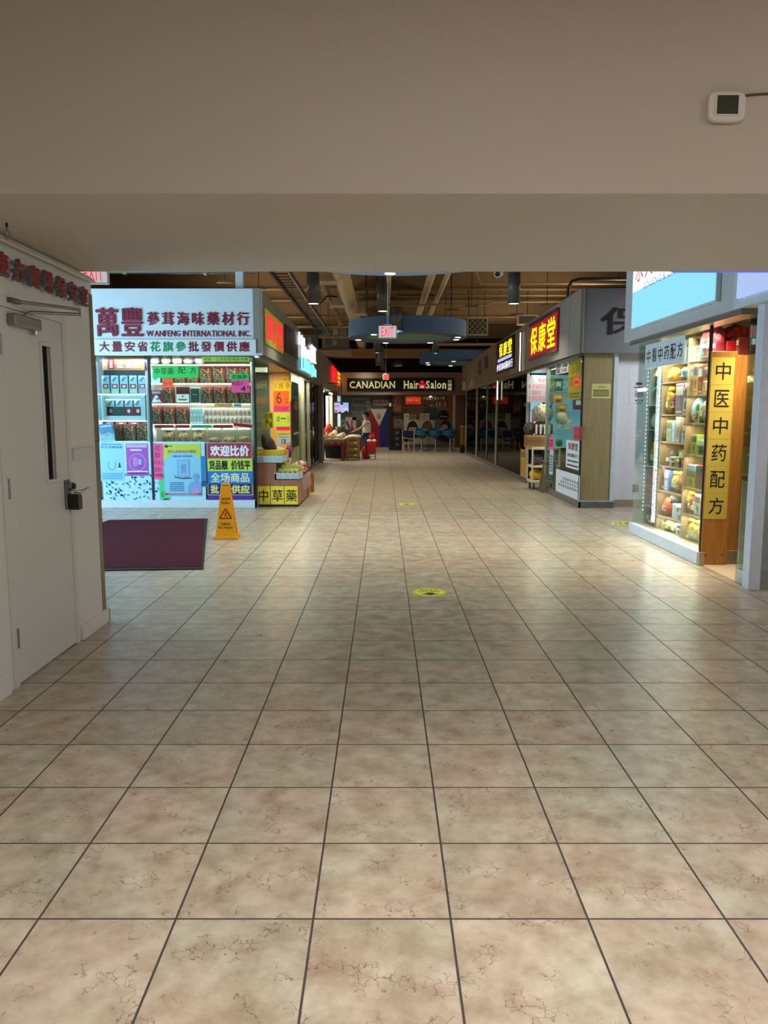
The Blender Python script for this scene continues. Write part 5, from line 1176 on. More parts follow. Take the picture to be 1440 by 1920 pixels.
# ---- black tall poster and curtain behind the next glass
loc, w, h = side(545, 716, 838, 558, 718, 838, -2.03)
poster('tall_poster', 'tall dark poster with a bird and a figure on the glass beyond the coloured papers', 'poster', (loc[0] + .012, loc[1], loc[2]), LEFT, w, h, M('23262a', .4), [('r', .05, .74, .95, .98, M('5a8c9c', .4, var=.3, sc=6)), ('e', .55, .84, .3, .06, M('244a86', .4)), ('p', [(.2, .62), (.5, .74), (.9, .70), (.95, .60), (.6, .56)], M('a8702c', .4, var=.3)), ('e', .4, .48, .3, .09, M('54372c', .5, var=.2)), ('e', .6, .36, .34, .10, M('3c2c28', .5)), ('m', .2, .18, .9, .24, 1, M('c8c8c8', .5))])
b = B(); n = 60
CUR = M('c9c7a2', .7, var=.06, sc=3)
pts = [(-2.14 + .03 * math.sin(i * 1.1) + .015 * math.sin(i * 2.7), 17.7 + i * (3.2 / n)) for i in range(n + 1)]
v = [(x, y, .12) for x, y in pts] + [(x, y, 2.36) for x, y in pts]
b.add(v, [(i, i + 1, i + n + 2, i + n + 1) for i in range(n)], CUR, True)
o = tag(b.out('curtain'), 'cream curtain drawn behind the lit glass front', 'curtain')
lamp('AREA', (-2.6, 18.6, 2.3), 60, (1, .95, .74), .5, 2.5, aim=(-2.3, 18.6, 0), name='curtain_light')
lamp('AREA', (-2.075, 19.2, 2.36), 26, (1, .95, .76), .04, 2.6, aim=(-2.2, 19.2, 0), name='curtain_light')

# ================================================================== FOOD STALL AT THE FAR LEFT
lamp('AREA', (-2.6, 27.2, 2.36), 90, (1, .96, .86), .8, 4.5, aim=(-2.5, 27.2, 0), name='stall_light')
for i, (y, z) in enumerate(((26.3, 2.30), (29.2, 2.28))):
    b = B(); b.cyl((0, -.6, 0), (0, .6, 0), .03, E('fffaf0', 2.2), 10); b.box(-.04, .04, -.62, .62, .03, .05, WHITE); b.cyl((0, -.5, .05), (0, -.5, 2.45 - z), .006, BLACK, 6); b.cyl((0, .5, .05), (0, .5, 2.45 - z), .006, BLACK, 6)
    tag(b.out('tube_light', loc=(-1.99 - .1 * (1 - i), y, z)), ['bright tube light hanging over the food stall, the nearer', 'bright tube light hanging over the food stall, the farther'][i], 'light', 'tube lights over the stall')
REDC = M('6e1420', .7, var=.08)
ST = thing('stall_table', 'long stall table with dark red skirt and open front at the far left', 'table', (-1.68, 25.3, 0))
b = B(); b.box(-.36, .36, 0, 3.2, .66, .70, WOOD_D); b.out('table_top', ST)
b = B(); b.box(-.37, .37, -.02, .0, .5, .699, REDC); b.box(-.37, -.28, -.02, 0, .06, .5, REDC); b.box(.28, .37, -.02, 0, .03, .5, REDC); b.box(.36, .37, 0, 3.2, .05, .699, REDC); b.out('red_skirt', ST)
for x in (-.3, .3):
    for y in (.1, 3.0):
        b = B(); b.cyl((x, y, .0), (x, y, .66), .025, BLACK, 8); b.out('leg', ST)
b = B(); b.box(-.30, .30, .9, 1.0, .04, .46, BLACK); b.out('dark_crate', ST)
b = B(); b.box(-.3, .28, .12, .2, .05, .10, M('dcdcd8', .5)); tag(b.out('white_tray', loc=(-1.68, 25.3, -.045)), 'white tray lying on the floor under the stall table', 'tray')
CLO = M('c8bca0', .7, var=.10, sc=8)
b = B(); n = 26
pts = [(-.40 + .80 * i / n, -.03 - .012 * math.sin(i * 1.3)) for i in range(n + 1)]
v = [(x, y, .70) for x, y in pts] + [(x, y, .60 + .035 * math.sin(i * .9) - .02 * (i % 3)) for i, (x, y) in enumerate(pts)]
b.add(v, [(i, i + 1, i + n + 2, i + n + 1) for i in range(n)], M('6e6250', .7, var=.3, sc=20))
b.box(-.40, .40, -.03, 3.2, .701, .72, CLO)
o = tag(b.out('stall_cloth', loc=(-1.68, 25.3, 0)), 'pale crumpled cloth with fringe over the stall table', 'cloth')
for i, (x, y, c, rx, rz_) in enumerate(((-1.95, 25.5, 'e0b890', .17, .11), (-1.72, 25.5, 'd8a878', .16, .10), (-1.45, 25.55, 'cdb8a0', .17, .08), (-1.9, 25.9, 'c8402c', .16, .22), (-1.65, 26.0, 'd8c8b0', .15, .14), (-1.4, 26.1, 'c2a080', .17, .10), (-1.9, 26.6, 'b04a30', .18, .26), (-1.6, 26.8, '5a3a2c', .16, .2))):
    b = B(); rx *= .72; b.blob((0, 0, rz_ * .9), rx, .115, rz_, M(c, .5, var=.25, sc=16), .3, 70 + i, flat=0)
    tag(b.out('snack_bag', loc=(x, y, .722)), ['tan', 'brown', 'beige', 'red', 'cream', 'light brown', 'dark red', 'dark brown'][i] + ' snack bag heaped on the food stall table', 'bag', 'bags heaped on the food stall')
t = thing('red_basket', 'basket of red goods with a round white tag on the food stall', 'basket', (-2.02, 25.32, .722))
b = B(); b.lathe((0, 0, 0), [(0, 0), (.09, 0), (.12, .14), (.11, .14), (.085, .01)], M('7a4a28', .7), 16); b.out('basket', t)
b = B(); b.blob((0, 0, .17), .11, .11, .13, M('c03a24', .5, var=.4, sc=20), .3, 4); b.out('red_goods', t)
b = B(); b.cyl((.1, -.12, .10), (.1, -.135, .10), .05, WHITE, 16); b.cyl((.1, -.135, .10), (.1, -.14, .10), .02, BLACK, 12); b.out('round_tag', t)
for i, (x0, x1, c) in enumerate(((610, 616, 'c8dce4'), (617, 623, 'd4c8a8'), (632, 638, 'b8d4dc'))):
    a, zt = atY(x0, 742, 29.0); c2, zb = atY(x1, 800, 29.0)
    b = B(); b.box(a, c2, 29.0, 29.3, zb, zt, M(c, .4)); b.box(a - .02, c2 + .02, 28.98, 29.32, 0, zb, WOOD_D)
    tag(b.out('glass_cabinet'), ['pale blue lit cabinet at the left of the food stall', 'cream lit cabinet in the middle of the food stall', 'pale cyan lit cabinet behind the television'][i], 'cabinet', 'lit cabinets behind the stall')
# television
a, zt = atY(624.5, 753, 26.6); c2, zb = atY(655, 776, 26.6)
t = thing('television', 'flat television hanging over the food stall, a news picture on', 'television', ((a + c2) / 2, 26.6, zb))
w = c2 - a; h = zt - zb
b = B(); b.box(-w / 2, w / 2, 0, .06, 0, h, BLACK); b.out('tv_frame', t, bevel=.006)
b = B(); X = lambda u: -w / 2 + u * w
b.rect(X(.06), X(.94), .10 * h, .92 * h, -.002, E('8fa6e0', .5)); b.rect(X(.08), X(.36), .58 * h, .70 * h, -.003, E('d84a50', .5)); b.rect(X(.08), X(.24), .14 * h, .32 * h, -.003, E('d02a48', .5)); b.rect(X(.4), X(.9), .3 * h, .5 * h, -.003, E('b4bce8', .5))
b.ell(X(.52), .72 * h, .07 * w, .16 * h, -.004, E('c8a898', .6)); b.ell(X(.52), .82 * h, .085 * w, .10 * h, -.005, E('18181c', .1)); b.poly([(X(.36), .10 * h), (X(.68), .10 * h), (X(.62), .42 * h), (X(.55), .52 * h), (X(.47), .52 * h), (X(.42), .42 * h)], -.0035, E('aab0d8', .45)); b.poly([(X(.3), .10 * h), (X(.46), .10 * h), (X(.42), .24 * h)], -.004, E('14141a', .1)); b.poly([(X(.62), .10 * h), (X(.94), .10 * h), (X(.8), .28 * h)], -.004, E('14141a', .1)); b.out('screen', t)
b = B(); b.cyl((0, .05, h), (0, .05, 2.56 - zb), .015, BLACK, 8); b.cyl((0, .05, 2.56 - zb), (XL - t.location.x, .05, 2.56 - zb), .015, BLACK, 8); b.out('wall_mount', t)
# cartons on a dolly
t = thing('dolly', 'low wheeled dolly under the carton stack beside the stall', 'dolly', (-1.02, 25.7, 0))
b = B(); b.box(-.25, .22, 0, .5, .07, .10, M('2a2622', .6)); b.out('deck', t)
for x in (-.2, .17):
    for y in (.06, .44):
        b = B(); b.cyl((x - .012, y, .035), (x + .012, y, .035), .035, M('8a8a88', .5), 12); b.out('wheel', t)
for i in range(3):
    b = B(); b.box(-.225, .20, 0, .46, 0, .205, M('8a6a34', .75, var=.1)); b.rect(-.15, .12, .12, .16, -.001, M('3c2c18', .6)); b.rect(.02, .12, .04, .09, -.001, M('c8b890', .6)); b.rect(-.225, .20, .195, .205, -.001, M('5a4220', .6))
    tag(b.out('carton', loc=(-1.02 + .01 * (i % 2), 25.72, .1005 + i * .208)), ['lowest', 'middle', 'topmost'][i] + ' brown carton of the stack on the dolly beside the stall', 'carton', 'cartons on the dolly')
b = B(); b.blob((0, 0, .05), .26, .2, .07, M('d8c4a0', .6, var=.1), .3, 5, flat=0); tag(b.out('goods_pile', loc=(-1.0, 25.9, .726)), 'pale packages lying on top of the carton stack', 'packages')

# person shopping
SKIN = M('b98a6c', .55, var=.03); HAIR = M('1a1412', .6, var=.1); TEE = M('c4c0b4', .75, var=.04, sc=6); JEAN = M('1d3346', .8, var=.15, sc=30); SHOE = M('1c1c1e', .6)
def skin(name, verts, edges, radii, m, root, parent=None, sub=2, loc=(0, 0, 0)):
    me = bpy.data.meshes.new(name); me.from_pydata(verts, edges, []); o = bpy.data.objects.new(name, me); C.objects.link(o)
    s = o.modifiers.new('skin', 'SKIN')
    for i, r_ in enumerate(radii):
        sv = me.skin_vertices[0].data[i]; sv.radius = (r_, r_) if not isinstance(r_, tuple) else r_
        sv.use_root = i == root
    s.use_smooth_shade = True; s.branch_smoothing = .3
    u = o.modifiers.new('sub', 'SUBSURF'); u.levels = sub; u.render_levels = sub
    dg = bpy.context.evaluated_depsgraph_get(); m2 = bpy.data.meshes.new_from_object(o.evaluated_get(dg))
    bpy.data.objects.remove(o); bpy.data.meshes.remove(me)
    m2.materials.clear(); m2.materials.append(m); m2.polygons.foreach_set('use_smooth', [True] * len(m2.polygons))
    o2 = bpy.data.objects.new(name, m2); C.objects.link(o2); o2.location = loc
    if parent: o2.parent = parent
    return o2
PT = thing('person', 'person in white tee and dark jeans reaching left over the food stall', 'person', (-.58, 26.6, 0), 0)
# faces -X (left), body slightly turned to the viewer; x = forward*-1
V = [(0, 0, .86), (.0, 0, 1.02), (-.01, 0, 1.18), (-.03, 0, 1.28), (-.05, 0, 1.35), (-.07, 0, 1.43),      # pelvis, belly, chest, upper chest, neck, head base
     (-.08, 0, 1.50), (-.075, 0, 1.56),                                                                   # head mid, crown
     (-.03, -.155, 1.255), (-.17, -.20, 1.08), (-.38, -.20, .97), (-.455, -.20, .945),                    # near arm reaching left: shoulder, elbow, wrist, palm
     (.0, .155, 1.255), (.05, .20, 1.03), (.0, .20, .84), (-.01, .20, .76),                               # far arm
     (.0, -.085, .80), (-.02, -.095, .45), (.02, -.095, .08), (-.10, -.095, .04),                         # near leg
     (.0, .085, .80), (.03, .095, .45), (.06, .095, .08), (-.06, .095, .04)]                              # far leg
ED = [(0, 1), (1, 2), (2, 3), (3, 4), (4, 5), (5, 6), (6, 7), (3, 8), (8, 9), (9, 10), (10, 11), (3, 12), (12, 13), (13, 14), (14, 15), (0, 16), (16, 17), (17, 18), (18, 19), (0, 20), (20, 21), (21, 22), (22, 23)]
RA = [(.12, .14), (.115, .13), (.115, .135), (.10, .12), .052, .075, .088, .06, .055, .040, .027, (.022, .034), .055, .040, .027, (.022, .034), .082, .055, .038, .03, .082, .055, .038, .03]
n0 = len(V)
for base, px_, py_, pz_, dr in ((11, -.455, -.20, .945, -1), (15, -.01, .20, .76, 0)):
    for k, (off, ln) in enumerate(((-.03, .060), (-.01, .068), (.01, .063), (.03, .050))):
        if dr: a_ = (px_ - .045, py_ + off, pz_ - .012); b_ = (px_ - .045 - ln * .6, py_ + off, pz_ - .022); c_ = (px_ - .045 - ln, py_ + off, pz_ - .045)
        else: a_ = (px_ + off, py_, pz_ - .045); b_ = (px_ + off, py_ + .005, pz_ - .045 - ln * .6); c_ = (px_ + off * .9, py_ + .0, pz_ - .045 - ln)
        k0 = len(V); V += [a_, b_, c_]; ED += [(base, k0), (k0, k0 + 1), (k0 + 1, k0 + 2)]; RA += [.0095, .009, .0075]
    k0 = len(V)
    if dr: V += [(px_ - .01, py_ - .045, pz_ - .015), (px_ - .05, py_ - .055, pz_ - .03)]
    else: V += [(px_ - .045, py_, pz_ - .01), (px_ - .055, py_, pz_ - .05)]
    ED += [(base, k0), (k0, k0 + 1)]; RA += [.011, .009]
body = skin('body', V, ED, RA, SKIN, 0, PT)
skin('tee_shirt', [(.0, 0, .84), (.0, 0, 1.02), (-.01, 0, 1.18), (-.03, 0, 1.275), (-.04, 0, 1.32), (-.03, -.16, 1.26), (-.12, -.195, 1.14), (.0, .16, 1.26), (.04, .195, 1.12)],
     [(0, 1), (1, 2), (2, 3), (3, 4), (3, 5), (5, 6), (3, 7), (7, 8)], [(.15, .17), (.145, .155), (.14, .155), (.12, .14), .07, .072, .062, .072, .062], TEE, 1, PT)
skin('jeans', [(0, 0, .88), (0, -.085, .80), (-.02, -.095, .45), (.02, -.095, .10), (0, .085, .80), (.03, .095, .45), (.06, .095, .10)],
     [(0, 1), (1, 2), (2, 3), (0, 4), (4, 5), (5, 6)], [(.13, .15), .098, .070, .056, .098, .070, .056], JEAN, 0, PT)
b = B(); b.blob((-.05, 0, 1.545), .115, .10, .105, HAIR, .06, 2, 18, 12, flat=1.485); b.blob((.0, 0, 1.49), .075, .085, .08, HAIR, .06, 5, 14, 10); b.out('hair', PT)
b = B(); b.blob((-.172, 0, 1.495), .016, .012, .018, SKIN, .0, 1, 8, 6); b.blob((-.155, -.03, 1.515), .008, .01, .006, BLACK, 0, 1, 8, 6); b.blob((-.155, .03, 1.515), .008, .01, .006, BLACK, 0, 1, 8, 6); b.blob((-.158, 0, 1.455), .008, .02, .006, M('8a4a44', .5), 0, 1, 8, 6); b.blob((-.07, -.092, 1.50), .018, .01, .028, SKIN, 0, 1, 8, 6); b.out('face', PT)
for x, y in ((-.05, -.095), (-.01, .095)):
    b = B(); b.blob((x, y, .035), .13, .048, .055, SHOE, .05, 3, 14, 10, flat=0); b.box(x - .125, x + .11, y - .043, y + .043, 0, .015, M('d8d8d6', .5)); b.out('shoe', PT)
# red shopping trolley
t = thing('shopping_trolley', 'red two-wheeled shopping trolley with white cuffs behind the shopper', 'shopping trolley', (-.42, 26.3, 0))
RT = M('b01420', .6, var=.08)
b = B(); b.vprism([(-.15, -.12), (.15, -.12), (.15, .12), (-.15, .12)], .2, .60, RT); b.out('trolley_bag', t, bevel=.03, bseg=3)
b = B(); b.blob((-.07, -.06, .63), .09, .08, .05, M('e4d8d4', .6), .2, 1); b.blob((.08, -.06, .63), .08, .08, .05, M('e4d8d4', .6), .2, 2); b.out('white_cuffs', t)
b = B(); b.blob((0, 0, .72), .10, .09, .11, RT, .15, 8); b.out('gathered_top', t)
b = B(); b.tube([(-.09, .1, .2), (-.09, .1, .78), (-.06, .1, .86), (.06, .1, .86), (.09, .1, .78), (.09, .1, .2)], .014, M('d4505c', .4), 8); b.out('handle', t)
for x in (-.13, .13):
    b = B(); b.lathe((0, 0, 0), [(.045, -.015), (.085, -.015), (.085, .015), (.045, .015), (.045, -.015)], M('5a3430', .6), 18); o = b.out('wheel', t, rot=(0, PI / 2, 0)); o.location = (x, 0, .086)
b = B(); b.box(-.13, .13, -.01, .01, .08, .1, BLACK); b.box(-.14, .14, -.1, .1, .16, .2, M('8a7c74', .5)); b.box(-.13, -.115, -.01, .01, .09, .17, BLACK); b.box(.115, .13, -.01, .01, .09, .17, BLACK); b.out('axle_frame', t)
t = thing('red_carrier_bag', 'red carrier bag standing between the shopper and the trolley', 'bag', (-.66, 26.35, 0))
b = B(); b.blob((0, 0, .22), .10, .10, .22, M('9c1420', .5), .2, 6, flat=0.0); b.out('bag_body', t)
b = B(); b.tube([(-.03, 0, .42), (-.02, 0, .50), (.03, 0, .50), (.04, 0, .42)], .006, M('9c1420', .5), 6); b.out('handle', t)

# ================================================================== NEAR RIGHT HERB SHOP
XS = 3.02
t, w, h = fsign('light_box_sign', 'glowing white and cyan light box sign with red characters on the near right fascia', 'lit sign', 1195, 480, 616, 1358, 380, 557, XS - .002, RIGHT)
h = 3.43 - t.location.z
b = B(); b.box(-w / 2 - .02, w / 2 + .02, -.04, 0, -.02, h, M('c9d2d8', .4, .2)); b.out('sign_frame', t)
b = B(); b.rect(-w / 2, w / 2, 0, h * .46, -.042, E('8fdcf4', .46)); b.rect(-w / 2, w / 2, h * .46, h - .01, -.042, E('eefcff', .85)); b.out('face_panel', t)  # white upper band paints the brighter glow near the inner tube
b = B()
for i, ch in enumerate('永興參茸海味'): b.text(ch, -w * .46 + i * w * .135, -w * .46 + (i + .86) * w * .135, h * .56, h * .92, -.046, E('e02848', .5), .01)
b.out('lettering', t)
b = B(); b.text('GINSENG & CHINESE HERBS', -w * .34, w * .40, h * .44, h * .52, -.0455, M('7a8690', .5)); b.out('small_lettering', t)
t, w, h = fsign('light_box_sign', 'pale lit sign with a blue shape on the nearest fascia at the right', 'lit sign', 1391, 480, 556, 1470, 400, 535, XS - .002, RIGHT)
h = 3.43 - t.location.z
b = B(); b.box(-w / 2, w / 2, -.03, 0, 0, h, E('b4c6f4', .40)); b.out('face_panel', t)
b = B(); b.poly([(-w * .30, h * .40), (-w * .05, h * .44), (w * .1, h), (-w * .32, h)], -.032, E('2058f0', .6)); b.out('blue_emblem', t)
b = B(); b.cyl((0, 0, 0), (0, 0, .035), .03, WHITE, 14); b.cyl((0, 0, -.004), (0, 0, 0), .026, E('fff6e0', 2), 14); tag(b.out('soffit_lamp', loc=(3.12, 6.95, 2.352)), 'small round lamp under the near right fascia beside the post', 'lamp')
lamp('AREA', (3.24, 8.5, 2.33), 30, (1, .96, .86), .10, 1.9, aim=(3.42, 8.5, 0), name='shop_light', spread=95)
lamp('AREA', (3.21, 9.20, 1.2), 1.2, (.95, .98, 1), .05, 2.0, aim=(3.38, 8.3, 1.2), name='cord_light', spread=120)
lamp('AREA', (3.5, 7.1, 2.38), 12, (1, .84, .6), .4, .7, aim=(3.5, 7.1, 0), name='shop_light', spread=110)

# white banner on the glass
loc, w, h = side(1210, 648, 693, 1284, 627, 678, XN + .004)
poster('paper_banner', 'long white paper banner with six black characters on the near right shop window', 'banner', (XN + .005, loc[1], loc[2]), RIGHT, w, h, M('ccd6dc', .6, var=.03), [('t', ch, .04 + i * .16, .2 + .03 * (i % 2), .16 + i * .16, .78, BLK, .006) for i, ch in enumerate('中醫中药配方')] + [('r', .333, 0, .336, 1, M('a8b4ba', .5)), ('r', .666, 0, .669, 1, M('a8b4ba', .5))])

# tall panel with the six yellow sheets
YPN = 7.56
t = thing('wooden_panel', 'tall ochre wooden panel standing in the near right shop doorway', 'panel', (3.28, YPN, 0))
b = B(); b.box(-.13, .125, 0, .03, .005, 2.09, WOOD_O); b.out('board', t, bevel=.003)
b = B()
for x in (-.085, .08): b.cyl((x, -.002, .10), (x, 0, .10), .008, BLACK, 8)
b.out('screw', t)
for i, ch in enumerate('中医中药配方'):
    z1 = 2.035 - i * .262
    poster('yellow_sign_sheet', f'{ORD[i]} yellow sheet from the top on the tall ochre panel, one black character', 'sign sheet', (3.268, YPN - .003, z1 - .262), .0, .225, .260, M('c9b54e', .5, var=.04, sc=4), [('t', ch, .2, .18, .84, .82, BLK, .006), ('r', .95, .2, .965, .23, M('5a4a20', .5)), ('r', .95, .8, .965, .83, M('5a4a20', .5))], tilt=.012, group='yellow sheets on the ochre panel')

# shelving in the window
XI = 3.27
def zX(px, py): return atX(px, py, XI)[1]
MIDZ = sorted([zX(1245, 717), zX(1250, 777), zX(1250, 828.5), zX(1248, 874), zX(1246, 921), zX(1244, 969), .135])
RGTZ = sorted([zX(1300, 674), zX(1300, 739.5), zX(1300, 793), zX(1298, 853), zX(1300, 917), zX(1300, 969), .135])
LFTZ = sorted([zX(1212, 760), zX(1212, 805), zX(1212, 873), zX(1210, 908), zX(1208, 945), .135])
WSH = wood_material('pale_shelf_wood', '9a7a50', 'b8966a', 3)
t = thing('window_shelving', 'pale wooden shelving full of goods behind the near right shop window', 'shelving', (XI, 8.4, 0), RIGHT)
b = B(); b.box(-.80, .74, .36, .38, .135, 2.05, M('8a7048', .7)); b.out('back_panel', t)
for y in (9.19, 8.43, 7.66):
    b = B(); x = 8.4 - y; b.box(x - .012, x + .012, 0, .36, .135, 2.30 if y > 8 else 2.05, WSH if y > 8 else WOOD_O); b.out('upright', t)
for z in MIDZ[1:]:
    b = B(); b.box(8.4 - 9.178, 8.4 - 8.442, .0, .36, z - .018, z, WSH); b.out('shelf', t)
for z in RGTZ[1:]:
    b = B(); b.box(8.4 - 8.418, 8.4 - 7.672, .0, .36, z - .018, z, WSH); b.out('shelf', t)
t = thing('glass_shelving', 'narrow glass shelving with light cords at the far end of the near right window', 'shelving', (XI, 9.44, 0), RIGHT)
for z in LFTZ[1:]:
    b = B(); b.box(-.22, .22, .0, .34, z - .012, z, M('9fb4b0', .2, var=.02)); b.out('shelf', t)
for x in (-.21, .21):
    b = B(); b.box(x - .012, x + .012, .0, .34, .135, 2.3, M('8a9490', .4)); b.out('upright', t)
    b = B()
    for k in range(40): z = .3 + k * .05; b.blob((x, -.012, z), .008, .008, .012, E('e8f4ff', .8), 0, 1, 6, 4)
    b.out('light_cord', t)
b = B(); b.box(XN + .05, 3.9, 7.62, 9.69, .0, .134, M('8a7a60', .6)); struct(b.out('floor_window_display_near'))

COLS = {'red': '9c2430', 'dark red': '5f1a22', 'yellow': 'd8b828', 'green': '2c6a48', 'grey': '6a665c', 'white': 'd4dadc', 'pink': 'c07a94', 'blue': '5a74a8', 'tan': 'b08a64', 'brown': '7a5a3c', 'cream': 'd8d0b0', 'pale blue': 'a8c8d8', 'orange': 'c8562c', 'lime': 'b4c24a', 'gold': 'c9a23c', 'black': '24221f', 'olive': '8a8440', 'maroon': '6e2a2a'}
NEAR_GROUP = 'goods in the near right shop window'
cnt = {}
def ndesc(kind, col, where):
    k = (kind, col, where); cnt[k] = cnt.get(k, 0) + 1; return cnt[k]
def near_item(kind, col, x0, x1, y0, y1, where, extra='', col2=None):
    ya, _ = atX(x0, (y0 + y1) / 2, XI); yb, _ = atX(x1, (y0 + y1) / 2, XI)
    xm = (x0 + x1) / 2; ym = (ya + yb) / 2
    lo, hi = (8.47, 9.15) if 8.43 < ym < 9.18 else (7.69, 8.40) if ym <= 8.43 else (9.25, 9.63)
    ya = min(max(ya, lo), hi); yb = min(max(yb, lo), hi); ym = (ya + yb) / 2
    w = max(.035, abs(ya - yb) * 1.02); z0 = zX(xm, y1); z1 = zX(xm, y0)
    Z = MIDZ if 8.43 < ym < 9.18 else RGTZ if ym <= 8.43 else LFTZ
    if kind != 'hanging tag':
        zs = min(Z, key=lambda q: abs(q - z0))
        if abs(zs - z0) < .14 or z0 < .135: z1 += zs - z0; z0 = zs
    h = z1 - z0
    if h > .02:
        up = [q for q in Z if q > z0 + .02]
        if up: h = min(h * 1.18, up[0] - .03 - z0)
    m = M(COLS[col], .4, var=.06); m2 = M(COLS[col2 or 'cream'], .45)
    loc = (XI + .03, ym, z0 + .0006)
    lab = f'{col} {kind}{(" " + extra) if extra else ""} on the {where} of the near right window'
    if kind in ('box', 'tin', 'card'):
        d = {'box': .09, 'tin': .08, 'card': .01}[kind]
        b = B(); b.box(-w / 2, w / 2, 0, d, 0, h, m)
        b.rect(-w * .42, w * .42, h * .62, h * .9, -.001, m2); b.ell(0, h * .34, w * .26, min(h * .2, w * .36), -.001, M(COLS[col2 or 'brown'], .4)); b.rect(-w * .36, w * .36, h * .06, h * .11, -.001, m2)
        o = b.out('goods_' + kind, loc=loc, rz=RIGHT, bevel=.003)
        return tag(o, lab, kind, NEAR_GROUP)
    if kind in ('bag', 'pouch', 'ribboned bag'):
        mat = {'yellow': GOLDBAG, 'red': REDBAG, 'gold': GOLDBAG, 'grey': GREYBAG, 'brown': SEED, 'tan': SEED}.get(col, M(COLS[col], .4, var=.25, sc=22))
        t = thing('goods_bag', lab, 'bag', loc, RIGHT, NEAR_GROUP)
        hb = h * (.8 if kind == 'ribboned bag' else .96)
        b = B(); b.blob((0, .07, hb / 2), w / 2, .065 if kind == 'pouch' else .08, hb / 2, mat, .22, len(bpy.data.objects) % 97, 14, 9, flat=0); b.out('bag_body', t)
        b = B(); b.box(-w * .2, w * .2, -.006, .02, hb * .3, hb * .56, m2); b.out('bag_label', t)
        if kind == 'ribboned bag':
            b = B(); R_ = M('e0b020', .35, var=.1)
            for s_ in (-1, 1): b.blob((s_ * w * .24, .05, hb + h * .06), w * .24, .03, h * .09, R_, .2, 4, 10, 6); b.quad([(0, .02, hb), (s_ * .02, .01, hb), (s_ * w * .32, .0, hb - h * .3), (s_ * w * .22, .0, hb - h * .32)], R_)
            b.blob((0, .045, hb + h * .03), w * .1, .03, h * .05, R_, .1, 4, 8, 6); b.out('ribbon_bow', t)
        return t
    if kind == 'hanging tag':
        b = B(); b.box(-w / 2, w / 2, 0, .006, 0, h, m); b.rect(-w * .2, w * .2, h * .3, h * .6, -.001, m2); b.cyl((0, .003, h), (0, .003, h + .2), .004, m2, 6)
        return tag(b.out('hanging_tag', loc=loc, rz=RIGHT), lab, 'tag', NEAR_GROUP)
